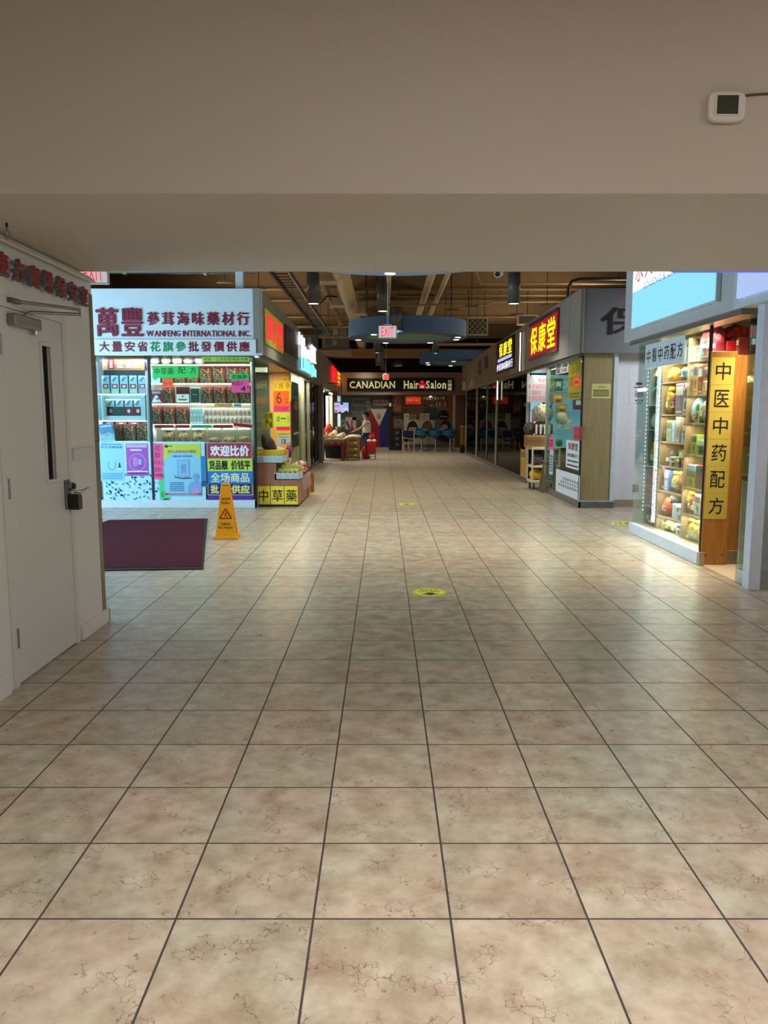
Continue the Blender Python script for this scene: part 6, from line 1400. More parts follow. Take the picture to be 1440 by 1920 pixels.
ITEMS = [
 ('bag', 'red', 1299, 1336, 606, 673, 'dark top shelf', 'large crumpled'), ('bag', 'gold', 1276, 1296, 614, 626, 'dark top shelf', 'small'), ('bag', 'green', 1293, 1312, 652, 673.5, 'top right shelf', 'clear'), ('box', 'dark red', 1317, 1336, 642, 668, 'top right shelf', 'wide'),
 ('pouch', 'yellow', 1215, 1229, 690, 712, 'shelf under the white banner', 'leftmost'), ('bag', 'yellow', 1236, 1253, 687, 716, 'shelf under the white banner', 'large'), ('bag', 'grey', 1263, 1279, 687, 714, 'shelf under the white banner', 'dark'),
 ('box', 'pink', 1279, 1286, 697, 739, 'second right shelf', 'upright'), ('box', 'green', 1286.5, 1292, 698, 738, 'second right shelf', 'slim'), ('box', 'gold', 1293, 1302.5, 690, 738, 'second right shelf', 'left window-faced', 'red'), ('box', 'red', 1303, 1311, 692, 737, 'second right shelf', 'middle'), ('box', 'gold', 1312, 1322, 695, 737, 'second right shelf', 'right window-faced', 'red'), ('box', 'olive', 1323, 1333, 698, 736, 'second right shelf', 'rightmost'),
 ('bag', 'green', 1215, 1222, 722, 737, 'second middle shelf', 'small'), ('bag', 'grey', 1223, 1235, 720, 776, 'second middle shelf', 'tall'), ('ribboned bag', 'yellow', 1236, 1249, 728, 777, 'second middle shelf', 'big'), ('bag', 'red', 1250, 1260, 740, 777, 'second middle shelf', 'plump'), ('box', 'maroon', 1261, 1276, 721, 777, 'second middle shelf', 'tall'),
 ('box', 'cream', 1274, 1285, 750, 792, 'third right shelf', 'flowery', 'maroon'), ('bag', 'pale blue', 1285, 1297, 750, 792, 'third right shelf', 'smooth'), ('card', 'lime', 1298, 1305, 760, 792, 'third right shelf', 'narrow', 'green'), ('bag', 'brown', 1305, 1312, 753, 790, 'third right shelf', 'plain'), ('ribboned bag', 'yellow', 1313, 1327, 744, 790, 'third right shelf', 'shiny'),
 ('bag', 'cream', 1213, 1222, 779, 808, 'third middle shelf', 'leftmost'), ('bag', 'white', 1222.5, 1232, 781, 812, 'third middle shelf', 'lumpy'), ('box', 'green', 1232.5, 1242, 780, 800, 'third middle shelf', 'small'), ('bag', 'brown', 1235, 1243, 798, 822, 'third middle shelf', 'low'), ('box', 'yellow', 1244.5, 1253, 793, 827, 'third middle shelf', 'upright', 'green'), ('box', 'pale blue', 1254, 1260, 793, 827, 'third middle shelf', 'narrow', 'white'), ('box', 'tan', 1261, 1269, 780, 828, 'third middle shelf', 'tall'),
 ('card', 'white', 1273, 1286, 796, 812, 'fourth right shelf', 'leaning', 'pale blue'), ('bag', 'maroon', 1288, 1302, 799, 817, 'fourth right shelf', 'squat'), ('tin', 'white', 1304, 1314, 809, 834, 'fourth right shelf', 'upper'), ('box', 'red', 1273, 1287, 819, 851, 'fourth right shelf', 'left'), ('box', 'lime', 1290, 1300, 819, 851, 'fourth right shelf', 'tall', 'brown'), ('box', 'lime', 1300.5, 1313, 836, 853, 'fourth right shelf', 'low', 'green'), ('card', 'pale blue', 1318, 1325, 798, 853, 'fourth right shelf', 'upright', 'lime'),
 ('ribboned bag', 'gold', 1210, 1225, 830, 871, 'fourth middle shelf', 'round'), ('card', 'white', 1229, 1241, 842, 855, 'fourth middle shelf', 'square', 'pale blue'), ('pouch', 'grey', 1242, 1250, 842, 867, 'fourth middle shelf', 'pale'), ('box', 'lime', 1250, 1260, 856, 872, 'fourth middle shelf', 'low', 'red'), ('tin', 'pale blue', 1253, 1260, 843, 856, 'fourth middle shelf', 'small'), ('box', 'dark red', 1263, 1268, 858, 874, 'fourth middle shelf', 'slim'),
 ('box', 'orange', 1273, 1282, 868, 882, 'fifth right shelf', 'small'), ('box', 'white', 1284, 1297, 874, 886, 'fifth right shelf', 'flat', 'pale blue'), ('box', 'yellow', 1276, 1297, 885, 912, 'fifth right shelf', 'broad', 'olive'), ('box', 'red', 1298, 1310, 877, 915, 'fifth right shelf', 'tall', 'green'), ('box', 'olive', 1311, 1321, 881, 917, 'fifth right shelf', 'rightmost', 'lime'),
 ('box', 'maroon', 1228.5, 1239, 881, 916, 'fifth middle shelf', 'tall', 'orange'), ('box', 'blue', 1239.5, 1248, 885, 918, 'fifth middle shelf', 'upright', 'white'), ('ribboned bag', 'yellow', 1250, 1266, 877, 920, 'fifth middle shelf', 'big'), ('hanging tag', 'orange', 1267, 1274, 893, 907, 'joint of the shelves', 'slim'),
 ('box', 'pink', 1207, 1217, 882, 908, 'upper end glass shelf', 'wide', 'red'), ('box', 'red', 1218, 1226, 882, 908, 'upper end glass shelf', 'wide', 'pink'), ('box', 'pink', 1206, 1216, 911, 940, 'lower end glass shelf', 'wide', 'red'), ('box', 'red', 1217, 1225, 911, 940, 'lower end glass shelf', 'wide', 'pink'), ('pouch', 'yellow', 1206, 1222, 955, 968, 'lowest end shelf', 'flat'), ('bag', 'red', 1203, 1212, 964, 990, 'lowest end shelf', 'left'), ('bag', 'pink', 1213, 1223, 963, 990, 'lowest end shelf', 'right'),
 ('pouch', 'green', 1225, 1241, 923, 935, 'sixth middle shelf', 'crumpled'), ('bag', 'orange', 1230, 1247, 931, 962, 'sixth middle shelf', 'fruity'), ('bag', 'grey', 1247.5, 1254, 926, 946, 'sixth middle shelf', 'small'), ('box', 'white', 1255, 1262, 944, 969, 'sixth middle shelf', 'narrow', 'pale blue'), ('pouch', 'lime', 1266, 1276, 924, 959, 'sixth right shelf', 'left'), ('ribboned bag', 'gold', 1276, 1287, 914, 955, 'sixth right shelf', 'first'), ('pouch', 'red', 1279, 1288, 932, 965, 'sixth right shelf', 'long'), ('pouch', 'yellow', 1287, 1296, 934, 962, 'sixth right shelf', 'round'), ('box', 'white', 1296, 1307, 933, 969, 'sixth right shelf', 'round-marked', 'brown'), ('box', 'yellow', 1308, 1320, 935, 973, 'sixth right shelf', 'rightmost', 'lime'),
 ('card', 'lime', 1229.5, 1241, 971, 982, 'bottom middle shelf', 'bright', 'yellow'), ('bag', 'grey', 1227, 1236, 984, 1001, 'bottom middle shelf', 'left'), ('bag', 'olive', 1237, 1250, 974, 1006, 'bottom middle shelf', 'labelled'), ('bag', 'brown', 1250.5, 1260, 978, 1010, 'bottom middle shelf', 'right'), ('box', 'white', 1262, 1274, 967, 990, 'bottom right shelf', 'upper black-marked', 'black'), ('box', 'white', 1262, 1274, 992, 1016, 'bottom right shelf', 'lower black-marked', 'black'), ('pouch', 'lime', 1276, 1291, 984, 996, 'bottom right shelf', 'flat'), ('ribboned bag', 'yellow', 1276, 1302, 985, 1025, 'bottom right shelf', 'large'), ('pouch', 'yellow', 1291, 1304, 973, 991, 'bottom right shelf', 'small'), ('tin', 'cream', 1304, 1317, 987, 1031, 'bottom right shelf', 'clear', 'gold'),
]
for z in RGTZ[1:]: lamp('AREA', (3.292, 8.05, z - .03), 2.0, (1, .95, .84), .03, .68, aim=(3.34, 8.05, z - .4), name='shelf_light')  # added fill under each shelf, brightening the right column goods
for z in MIDZ[1:]: lamp('AREA', (3.292, 8.81, z - .03), 2.0, (1, .97, .90), .03, .66, aim=(3.34, 8.81, z - .4), name='shelf_light')  # the same added fill for the middle column
for it in ITEMS: near_item(it[0], it[1], *it[2:8], *(it[8:]))
# the rear row on every tier
for cn, Z, ylo, yhi in (('middle', MIDZ, 8.48, 9.14), ('right', RGTZ, 7.70, 8.39)):
    for r_, z in enumerate(Z):
        top = Z[r_ + 1] if r_ + 1 < len(Z) else z + .26
        for k in range(5):
            col = RN.choice(['yellow', 'gold', 'red', 'lime', 'white', 'maroon', 'olive', 'cream', 'brown', 'green'])
            wd = (yhi - ylo) / 5 * .9; hh = (top - z - .03) * RN.uniform(.72, .94)
            b = B(); b.box(-wd / 2, wd / 2, 0, .10, 0, hh, M(COLS[col], .45, var=.2, sc=18)); b.rect(-wd * .36, wd * .36, hh * .55, hh * .85, -.001, M(COLS['cream'], .45)); b.ell(0, hh * .3, wd * .25, min(hh * .18, wd * .3), -.001, M(COLS['brown'], .45))
            tag(b.out('goods_box', loc=(XI + .215, yhi - wd / 2 - k * (yhi - ylo) / 5, z + .0006), rz=RIGHT), f'{ORD[k]} rear package from the far end, {cn} tier {["one", "two", "three", "four", "five", "six", "seven"][r_]} from the floor, near right window', 'box', NEAR_GROUP)
# goods on the shelf inside the doorway, behind the ochre panel
t = thing('wall_shelf', 'wooden shelf with red boxes above the tall ochre panel', 'shelf', (3.60, 7.75, 2.06))
b = B(); b.box(-.35, .25, 0, .4, .0, .02, WSH); b.out('board', t)
b = B(); b.box(-.16, .16, 0, .2, 0, .13, M('9a1420', .5)); tag(b.out('stock_box', loc=(3.56, 7.78, 2.081)), 'long red box on the shelf above the ochre panel', 'box')
b = B(); b.blob((0, 0, .08), .14, .1, .09, REDBAG, .3, 12, flat=0); tag(b.out('goods_bag', loc=(3.55, 7.95, 2.212)), 'red wrapped bag lying on the long red box above the ochre panel', 'bag')
for i in range(7):
    z = .3 + i * .27
    b = B(); b.box(3.52, 3.88, 7.0, 7.5, z - .02, z, WSH); tag(b.out('wall_shelf'), f'{ORD[i]} shelf from the floor inside the near right doorway, right of the ochre panel', 'shelf', 'doorway shelves')
    b = B(); b.box(-.05, .05, 0, .1, 0, .16, M(RN.choice(['c9c2a8', 'd4d0c4', '8a3a30', '6a6a5c']), .5)); b.rect(-.03, .03, .05, .12, -.001, PAPERW); tag(b.out('stock_box', loc=(3.60, 7.12, z + .0006)), f'{ORD[i]} package from the floor on the doorway shelves right of the ochre panel', 'box', 'packages on the doorway shelves')

# ================================================================== RIGHT ROW: RED SIGNED SHOP
t, w, h = fsign('lit_sign', 'dark red sign with three big glowing yellow characters on the right fascia', 'lit sign', 995.5, 609.5, 677, 1049, 576, 657, XRF - .006, RIGHT)
b = B(); b.box(-w / 2, w / 2, -.03, 0, 0, h, M('6a2a2a', .4)); b.box(-w / 2, w / 2, -.05, -.03, h - .05, h, M('5a4038', .4, .4)); b.box(-w / 2, w / 2, -.05, -.03, 0, .04, M('8a6a68', .4, .4)); b.out('sign_frame', t)
b = B(); b.rect(-w / 2 + .01, w / 2 - .01, .05, h - .06, -.032, E('a01020', .42)); b.out('face_panel', t)
b = B()
for i, ch in enumerate('保康堂'): b.text(ch, (-.44 + i * .31) * w, (-.18 + i * .31) * w, h * .14, h * .86, -.036, E('ffe600', .95), .016, .0)
b.out('lettering', t)
t, w, h = fsign('lit_sign', 'smaller dark sign with yellow and white glowing characters farther down the right fascia', 'lit sign', 933, 642.5, 701, 965, 631, 690, XRF - .006, RIGHT)
b = B(); b.box(-w / 2, w / 2, -.03, 0, 0, h, M('2a0e10', .4)); b.out('sign_frame', t)
b = B()
for i, ch in enumerate('保康堂'): b.text(ch, (-.32 + i * .26) * w, (-.10 + i * .26) * w, h * .50, h * .94, -.034, E('ffe020', .9), .02)
b.out('yellow_lettering', t)
b = B(); b.rect(-w * .4, w * .42, h * .36, h * .46, -.034, E('b8c4f0', .5)); b.text('參茸海味藥材行', -w * .46, w * .48, h * .06, h * .30, -.034, E('dfe8ff', .8), .01); b.out('white_lettering', t)
GOLDM = M('7a6038', .5)
for (xa, ta, ba, xb, tb, bb, lab, rr) in ((896, 672, 706, 917, 668, 696, 'dim round emblem and dark letters on the right fascia beyond the lit signs', 0), (867, 690, 722, 884, 684, 715, 'gold cup shaped emblem at the far end of the right fascia', 1)):
    t, w, h = fsign('shop_sign', lab, 'shop sign', xa, ta, ba, xb, tb, bb, XRF - .004, RIGHT)
    b = B()
    if rr == 0: b.ring(-w * .3, h * .5, .10 * w, .16 * w, .3 * h, .48 * h, -.004, M('35302a', .5)); b.rect(-w * .3 - .04, -w * .3 + .04, h * .1, h * .9, -.004, M('35302a', .5))
    else: b.ring(-w * .25, h * .55, .12 * w, .18 * w, .26 * h, .42 * h, -.004, M('4a3428', .5), 18, PI, 2 * PI); b.ell(-w * .25, h * .7, .2 * w, .2 * h, -.005, M('a8783c', .5))
    b.out('emblem', t)
    b = B()
    for k in range(2): b.box((.1 + k * .18) * w, (.22 + k * .18) * w, -.01, 0, .25 * h, .95 * h, M('3a342e', .5) if rr == 0 else M('8a8478', .5))
    b.rect(.06 * w, .46 * w, .06 * h, .14 * h, -.004, M('6a6258', .5)); b.out('lettering', t)
b = B(); b.text('保', 3.36, 4.10, 2.72, 3.14, 12.236, M('1c1418', .5), .012, .012); tag(b.out('wall_letter'), 'black brush character on the dark grey fascia front, partly hidden', 'letter')
# light tubes
TUBE = E('fff2c8', 2.2)
for i, (p_, q_, lab) in enumerate((((3.09, 12.5, 2.425), (3.09, 17.0, 2.425), 'long warm light tube under the right fascia near the corner'), ((3.09, 17.3, 2.425), (3.09, 21.3, 2.425), 'long warm light tube under the right fascia farther along'), ((3.085, 21.2, 1.90), (3.085, 21.2, 2.42), 'short upright light tube on the aluminium post'), ((3.03, 17.45, 2.46), (3.03, 17.45, 3.30), 'upright light tube on the fascia between the two signs'))):
    b = B(); b.cyl(p_, q_, .018, TUBE, 8)
    if i < 2: b.box(p_[0] - .02, p_[0] + .02, p_[1], q_[1], 2.435, 2.449, STEEL)
    elif i == 2: b.box(3.09, 3.12, 21.17, 21.23, 1.88, 2.44, STEEL)
    else: b.box(3.03, 3.05, 17.42, 17.48, 2.44, 3.32, STEEL)
    tag(b.out('tube_light'), lab, 'light', 'tube lights of the right shop')
lamp('AREA', (3.30, 14.8, 2.38), 30, (1, .95, .76), .06, 4.2, aim=(3.30, 14.8, 0), name='shop_tube_light')
lamp('AREA', (3.30, 19.2, 2.40), 40, (1, .93, .7), .06, 3.8, aim=(3.30, 19.2, 0), name='shop_tube_light')
lamp('AREA', (4.4, 14.5, 2.40), 26, (.75, .93, 1), .8, 3.0, aim=(4.3, 14.5, 0), name='shop_light')

GX = XR + .012
def rnote(name, cat, lab, xa, ta, ba, xb, tb, bb, bg, ops=(), X=GX, grp='papers on the corner window of the right shop'):
    loc, w, h = side(xa, ta, ba, xb, tb, bb, X)
    return poster(name, lab, cat, loc, RIGHT, w, h, bg, ops, 0, grp, .0015)
DR = M('7a2a34', .5); REDT = M('b8283c', .5)
rnote('window_poster', 'poster', 'yellow poster with faint brown characters at the top of the right corner window', 1066, 680, 751, 1090, 672, 748, M('9c8c1c', .5, var=.06, sc=3), [('t', '冬蟲', .08, .66, .46, .92, M('6a5a10', .5)), ('t', '草參', .54, .66, .92, .92, M('6a5a10', .5)), ('t', '茸燕', .08, .36, .46, .6, M('6a5a10', .5)), ('t', '窩藥', .54, .36, .92, .6, M('6a5a10', .5)), ('m', .1, .04, .9, .2, 2, M('7a6a14', .5))])
loc, w, h = side(1072, 706, 729, 1091, 704, 727, GX - .004)
b = B(); pts = []
for k in range(22):
    a = 2 * PI * k / 22; q = 1.12 if k % 2 == 0 else .55; pts.append((w * .5 * q * math.cos(a), h * .5 + h * .55 * q * math.sin(a)))
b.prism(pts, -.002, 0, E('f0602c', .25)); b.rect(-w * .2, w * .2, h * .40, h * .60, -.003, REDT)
tag(b.out('starburst_sign', loc=loc, rz=RIGHT), 'orange starburst cut-out over the yellow poster on the right corner window', 'sign')
rnote('paper_note', 'note', 'white note with dark red characters beside the yellow poster', 1042, 683, 703, 1052, 680, 700, M('c4cccc', .5), [('t', '參', .1, .5, .9, .95, DR, .02), ('t', '茸', .1, .05, .9, .48, DR, .02)])
rnote('paper_note', 'note', 'white note with red characters between the other note and the yellow poster', 1053.5, 680, 700, 1065, 677, 698, M('c4cccc', .5), [('t', '海', .1, .5, .9, .95, DR, .02), ('t', '味', .1, .05, .9, .48, DR, .02)])
rnote('paper_note', 'note', 'square rose red note on the right corner window', 1075, 800, 825, 1090, 799, 826, M('d0465c', .5), [('t', '特價', .1, .5, .9, .92, DR), ('t', '優惠', .1, .08, .9, .46, DR)])
rnote('window_poster', 'poster', 'white poster with three dark red characters on the right corner window', 1061.5, 827, 876, 1087.5, 826, 883, M('d2dce2', .5), [('t', '保康堂', .14, .66, .86, .94, DR, .03), ('t', '參茸藥材行', .1, .40, .92, .54, M('3a3038', .5), .02), ('m', .12, .22, .9, .32, 1, INK), ('m', .12, .06, .9, .16, 1, INK)])
rnote('window_poster', 'poster', 'wide white notice with columns of fine writing at the foot of the right corner window', 1042, 884, 922, 1087, 886, 938, M('cfdde4', .5), [('t', '藥', .9 - k * .095, .30, .97 - k * .095, .42, M('6a5060', .5)) for k in range(9)] + [('t', '參', .9 - k * .095, .46, .97 - k * .095, .58, M('6a5060', .5)) for k in range(8)] + [('t', '茸', .9 - k * .095, .62, .97 - k * .095, .74, M('6a5060', .5)) for k in range(7)])
rnote('paper_note', 'note', 'narrow pink strip at the edge of the shop opening', 1029, 819, 842, 1037, 818.5, 843, NPNK, [('m', .1, .2, .9, .8, 3, DR)])
rnote('paper_note', 'note', 'long pale blue strip below the pink strip at the edge of the shop opening', 1030, 843, 889, 1037, 843, 891, M('b4cdd8', .5), [('m', .1, .1, .9, .8, 6, M('5a7a98', .5))])
rnote('yellow_sign', 'sign', 'narrow yellow sign at the far edge of the shop opening', 976, 843, 894, 986, 843, 898, M('d8b428', .5), [('m', .1, .72, .9, .95, 3, INK), ('r', .1, .1, .9, .6, M('d8982c', .5))], X=GX, grp=None)

# what stands behind the corner window: lit shelves, screen
t = thing('display_shelf', 'cool lit shelf of packages behind the right corner window', 'display shelf', (3.95, 13.6, 0), RIGHT)
b = B(); b.box(-1.1, 1.1, .42, .44, .1, 2.3, M('a8c0c0', .5)); b.out('back_panel', t)
for z in (.5, .95, 1.4, 1.85):
    b = B(); b.box(-1.1, 1.1, 0, .42, z - .02, z, M('c4d4d4', .4)); so = b.out('shelf', t)
for r_, z in enumerate((.5, .95, 1.4, 1.85)):
    for i in range(8):
        c = RN.choice(['c9d4d4', 'a8b8b4', '8a2a34', 'd4c8a8', '4a6a58', 'b8b4a0']); h = RN.uniform(.16, .32)
        b = B(); b.box(-.09, .09, 0, .14, 0, h, M(c, .5)); b.rect(-.06, .06, h * .4, h * .8, -.001, PAPERW if i % 2 else DR)
        tag(b.out('stock_box', loc=(4.0, 12.75 + i * .25, z + .0006), rz=RIGHT), f'{ORD[i]} package from the corner on the {["lowest", "second", "third", "top"][r_]} cool lit shelf of the right shop', 'box', 'packages on the cool lit shelf')
t = thing('monitor', 'monitor with a pale blue picture behind the right corner window', 'monitor', (3.62, 12.95, 1.55), RIGHT)
b = B(); b.box(-.30, .30, 0, .04, 0, .34, M('10181c', .4)); b.out('screen_frame', t, bevel=.005)
b = B(); b.rect(-.28, .28, .09, .25, -.002, E('9ab4f0', .55)); b.ell(.02, .24, .13, .04, -.003, M('16302c', .5)); b.ell(.1, .12, .15, .04, -.003, M('16302c', .5)); b.out('screen', t)
b = B(); b.cyl((0, .03, .34), (0, .03, .9), .02, BLACK, 8); b.out('mounting_pole', t)

# the shop opening: hanging notice, cart, goods
(cx, _, z0), w, h = front(989, 1036, 705.5, 754, 16.55)
hn = poster('hanging_notice', 'white framed notice with rows of red characters hanging in the right shop opening', 'notice', (cx, 16.55, z0), 0, w, h, M('8a8a88', .5), [('r', .025, .03, .975, .97, M('8c909c', .5)), ('t', '本店守則', .40, .76, .93, .94, REDT, .01), ('t', '1', .06, .54, .11, .68, REDT), ('t', '不讓同行任何', .19, .52, .96, .70, REDT), ('t', '2', .06, .30, .12, .44, REDT), ('t', '講誠信', .19, .28, .54, .46, REDT), ('t', '本店', .68, .28, .94, .46, REDT), ('t', '3', .06, .08, .12, .22, REDT), ('t', '本店貨品絕對', .19, .06, .96, .24, REDT)], thick=.02)
for x in (-.2, .2):
    b = B(); b.cyl((x, .01, h), (x, .01, 2.464 - z0), .005, BLACK, 6); b.out('cord', hn)
CX, CYY = 3.20, 15.35
CR = M('cfc0a4', .5, var=.03)
t = thing('cart', 'cream two-shelf cart on castors standing in the right shop opening', 'cart', (CX, CYY, 0))
for z in (.14, .44, .80):
    b = B(); b.box(-.26, .30, 0, .55, z, z + .05, CR); b.out('shelf', t, bevel=.012)
for x in (-.245, .285):
    for y in (.02, .53):
        b = B(); b.cyl((x, y, .14), (x, y, .84), .018, CR, 8); b.out('post', t)
for x in (-.2, .24):
    for y in (.06, .49):
        b = B(); b.cyl((x - .012, y, .05), (x + .012, y, .05), .05, BLACK, 12); b.box(x - .018, x + .018, y - .01, y + .01, .05, .14, STEEL); b.out('castor', t)
b = B(); b.box(-.25, .22, 0, .40, 0, .24, CARD); b.rect(-.25, .22, .115, .125, -.001, M('7a5a38', .6)); o = b.out('carton', loc=(CX - .10, CYY + .03, .8506), bevel=.006); tag(o, 'brown carton wrapped in film on top of the cream cart', 'carton')
b = B(); b.box(-.252, .222, -.003, .402, .03, .20, PLASTIC); b.out('film_wrap', o)
b = B(); b.blob((0, 0, .12), .22, .16, .14, M('3a383a', .3, var=.4, sc=18), .25, 22, flat=0)
for k in range(5): b.box(-.17 + k * .085, -.135 + k * .085, -.165, -.13, .02, .21, M('c9c9c6', .3))
tag(b.out('striped_packs', loc=(CX - .02, CYY + .22, 1.0912)), 'row of black and silver packs on the wrapped carton', 'packs')
b = B(); b.blob((0, 0, .12), .12, .12, .14, GREYBAG, .2, 25, flat=0); tag(b.out('goods_bag', loc=(CX - .27, CYY + .28, 1.0912)), 'grey bag at the left end of the wrapped carton', 'bag')
WF = speckle_material('white_dried_fungus', ['d4c8a8', 'b8a880', 'e4dcc4', 'a8946c'], 40)
b = B(); b.blob((0, 0, .17), .20, .17, .18, WF, .25, 27, 18, 12, flat=0); o = b.out('goods_bag', loc=(CX - .03, CYY + .24, 1.335)); tag(o, 'big clear bag of cream dried fungus above the black and silver packs', 'bag')
b = B(); b.blob((0, 0, .18), .22, .19, .20, PLASTIC, .2, 27, 18, 12, flat=-.004); b.out('clear_wrap', o)
for i, (dx, dz, c, rr, lab) in enumerate(((.37, 1.30, 'd8c4a0', .12, 'cream bag at the right end above the cart'), (.36, 1.52, 'c88838', .11, 'orange packet stack hanging right of the big clear bag'), (.28, 1.72, 'd8843c', .10, 'upper orange packet right of the big clear bag'), (.33, .86, '2a8a3a', .07, 'green bottle shaped bag beside the wrapped carton'))):
    b = B()
    if i in (1, 2):
        b.box(-.10, .10, -.03, .03, 0, .185, M(c, .35, var=.25, sc=20)); b.rect(-.07, .07, .10, .15, -.032, M('e8c060', .4)); b.ell(0, .05, .05, .03, -.032, M('8a3a20', .5))
    else: b.blob((0, 0, rr), rr, rr * .8, rr * 1.05, M(c, .35, var=.25, sc=20), .25, 40 + i, flat=0); b.cyl((0, 0, rr * 1.9), (0, 0, rr * 2.05), .02, M(c, .4), 8)
    tag(b.out('goods_bag', loc=(CX + dx, CYY + .28, dz)), lab, 'bag', 'bags round the cream cart')
for i, (x, z, c, lab) in enumerate(((-.12, .49, '4a4a50', 'dark grey bag on the middle shelf of the cart'), (.12, .49, '5a5440', 'olive bag on the middle shelf of the cart'), (-.14, .19, 'd8b020', 'yellow bag on the lowest shelf of the cart'), (.12, .19, 'a8acac', 'grey bag on the lowest shelf of the cart'))):
    b = B(); b.blob((0, 0, .10), .12, .14, .12, M(c, .4, var=.2, sc=16), .3, 60 + i, flat=0); tag(b.out('goods_bag', loc=(CX + x, CYY + .2, z + .001)), lab, 'bag', 'bags on the cart shelves')
t = thing('step_stool', 'wooden step stool leaning open in front of the cart', 'stool', (3.06, 14.80, 0))
SW = wood_material('weathered_wood', '6e5c44', '8a7658', 3)
b = B(); b.T = Matrix.Rotation(.16, 4, 'Y'); b.box(-.035, .035, -.02, .02, 0, .60, SW); b.out('leg', t)
b = B(); b.T = Matrix.Translation((.0, .3, 0)) @ Matrix.Rotation(.16, 4, 'Y'); b.box(-.035, .035, -.02, .02, 0, .60, SW); b.out('leg', t)
b = B(); b.box(.04, .26, -.04, .36, .58, .61, SW); b.out('seat', t)
b = B(); b.T = Matrix.Translation((.30, 0, 0)) @ Matrix.Rotation(-.16, 4, 'Y'); b.box(-.03, .03, -.02, .02, 0, .60, SW); b.out('leg', t)
b = B(); b.T = Matrix.Translation((.30, .3, 0)) @ Matrix.Rotation(-.16, 4, 'Y'); b.box(-.03, .03, -.02, .02, 0, .60, SW); b.out('leg', t)
# lit shelf deep in the shop and dim goods behind the far windows
t = thing('display_shelf', 'bright blue lit shelf at the back of the right shop opening', 'display shelf', (3.7, 17.0, 0), 0)
b = B(); b.box(-.5, 1.4, .0, .05, .8, 2.35, E('a8dcf4', .3)); b.out('lit_back', t)
for z in (.8, 1.2, 1.6, 2.0):
    b = B(); b.box(-.5, 1.4, -.3, 0, z - .02, z, M('c4d4d4', .4)); b.out('shelf', t)
for i in range(5):
    b = B(); b.box(-.09, .09, 0, .14, 0, .26, M(['c04a68', '3a5a9a', '4a8a5a', 'c8c0b0', '8a3a50'][i], .5)); b.rect(-.06, .06, .1, .2, -.001, PAPERW); tag(b.out('stock_box', loc=(3.3 + i * .22, 16.75, [1.2, 1.6, 2.0, 1.2, 1.6][i] + .0006)), ['rose', 'blue', 'green', 'cream', 'mauve'][i] + ' package on the bright blue lit shelf in the shop opening', 'box', 'packages on the blue lit shelf')
for i in range(6):
    y = 17.5 + i * .65
    b = B(); b.box(-.28, .28, 0, .3, 0, RN.uniform(1.3, 2.1), M(['4a4234', '3a352c', '5a4a34', '44403a', '5c5444', '3c3830'][i], .6, var=.3, sc=7)); b.rect(-.2, .2, .5, 1.1, -.001, M('7a705c', .6, var=.3, sc=12))
    tag(b.out('stock_shelf', loc=(3.6, y, 0), rz=RIGHT), f'{ORD[i]} dim stock shelf behind the reflecting window, counted from the shop opening', 'shelf', 'dim stock shelves of the right shop')
b = B(); pts = []
b.box(-.3, .3, 0, .03, 1.3, 2.464, M('c4bc94', .6))
for k in range(12): b.rect(-.3, .3, 1.34 + k * .08, 1.355 + k * .08, -.002, M('4a4638', .6))
tag(b.out('roller_shutter', loc=(3.30, 24.6, 0), rz=RIGHT), 'cream slatted blind lowered behind the far right glass', 'blind')
t = thing('standing_sign', 'dark standing display with a small lit screen behind the far right glass', 'display', (3.35, 23.0, 0), RIGHT)
b = B(); b.box(-.25, .25, 0, .15, 0, 1.75, M('14161c', .4)); b.out('cabinet_body', t)
b = B(); b.rect(-.2, .16, .95, 1.08, -.002, E('8fb4e0', .5)); b.rect(-.1, .15, 1.45, 1.6, -.002, M('4a545c', .5)); b.out('screen', t)

# papers and socket on the beige panel and white wall
(cx, _, z0), w, h = front(1109.5, 1144, 719.5, 747, YR + .028)
poster('caution_notice', 'pale yellow typed notice taped on the beige end panel', 'notice', (cx, YR + .027, z0), 0, w, h, M('c9c878', .55, var=.02), [('e', .46, .92, .02, .03, INK), ('t', 'CAUTION', .30, .70, .74, .82, M('4a4630', .5)), ('m', .08, .12, .92, .62, 4, M('3a3828', .5))])
for i, (y0, y1, lab) in enumerate(((712, 730, 'upper white notice on the white wall beyond the beige panel'), (731, 758, 'lower white notice with three pictograms on the white wall'))):
    (cx, _, z0), w, h = front(1180, 1208, y0, y1, 12.468)
    ops = [('r', .42, .45, .82, .72, DR), ('m', .3, .1, .9, .3, 1, INK)] if i == 0 else [('m', .35, .5, .9, .95, 4, INK), ('e', .45, .26, .06, .06, INK), ('o', .63, .26, .05, .05, .02, DR), ('e', .82, .26, .06, .06, DR), ('m', .4, .05, .8, .12, 1, INK)]
    poster('wall_notice', lab, 'notice', (cx, 12.467, z0), 0, w, h, M('d6d6dc', .5, var=.01), ops)
(cx, _, z0), w, h = front(1187, 1196, 908, 922, 12.468)
t = thing('wall_socket', 'black wall socket low on the white wall', 'socket', (cx, 12.468, z0))
b = B(); b.box(-w / 2, w / 2, -.008, 0, 0, h, M('26231f', .4)); b.out('cover_plate', t, bevel=.002)
for q in (.28, .72):
    b = B(); b.box(-w * .2, w * .2, -.011, -.008, h * q - .02, h * q + .02, M('3a3630', .4)); b.out('outlet', t)

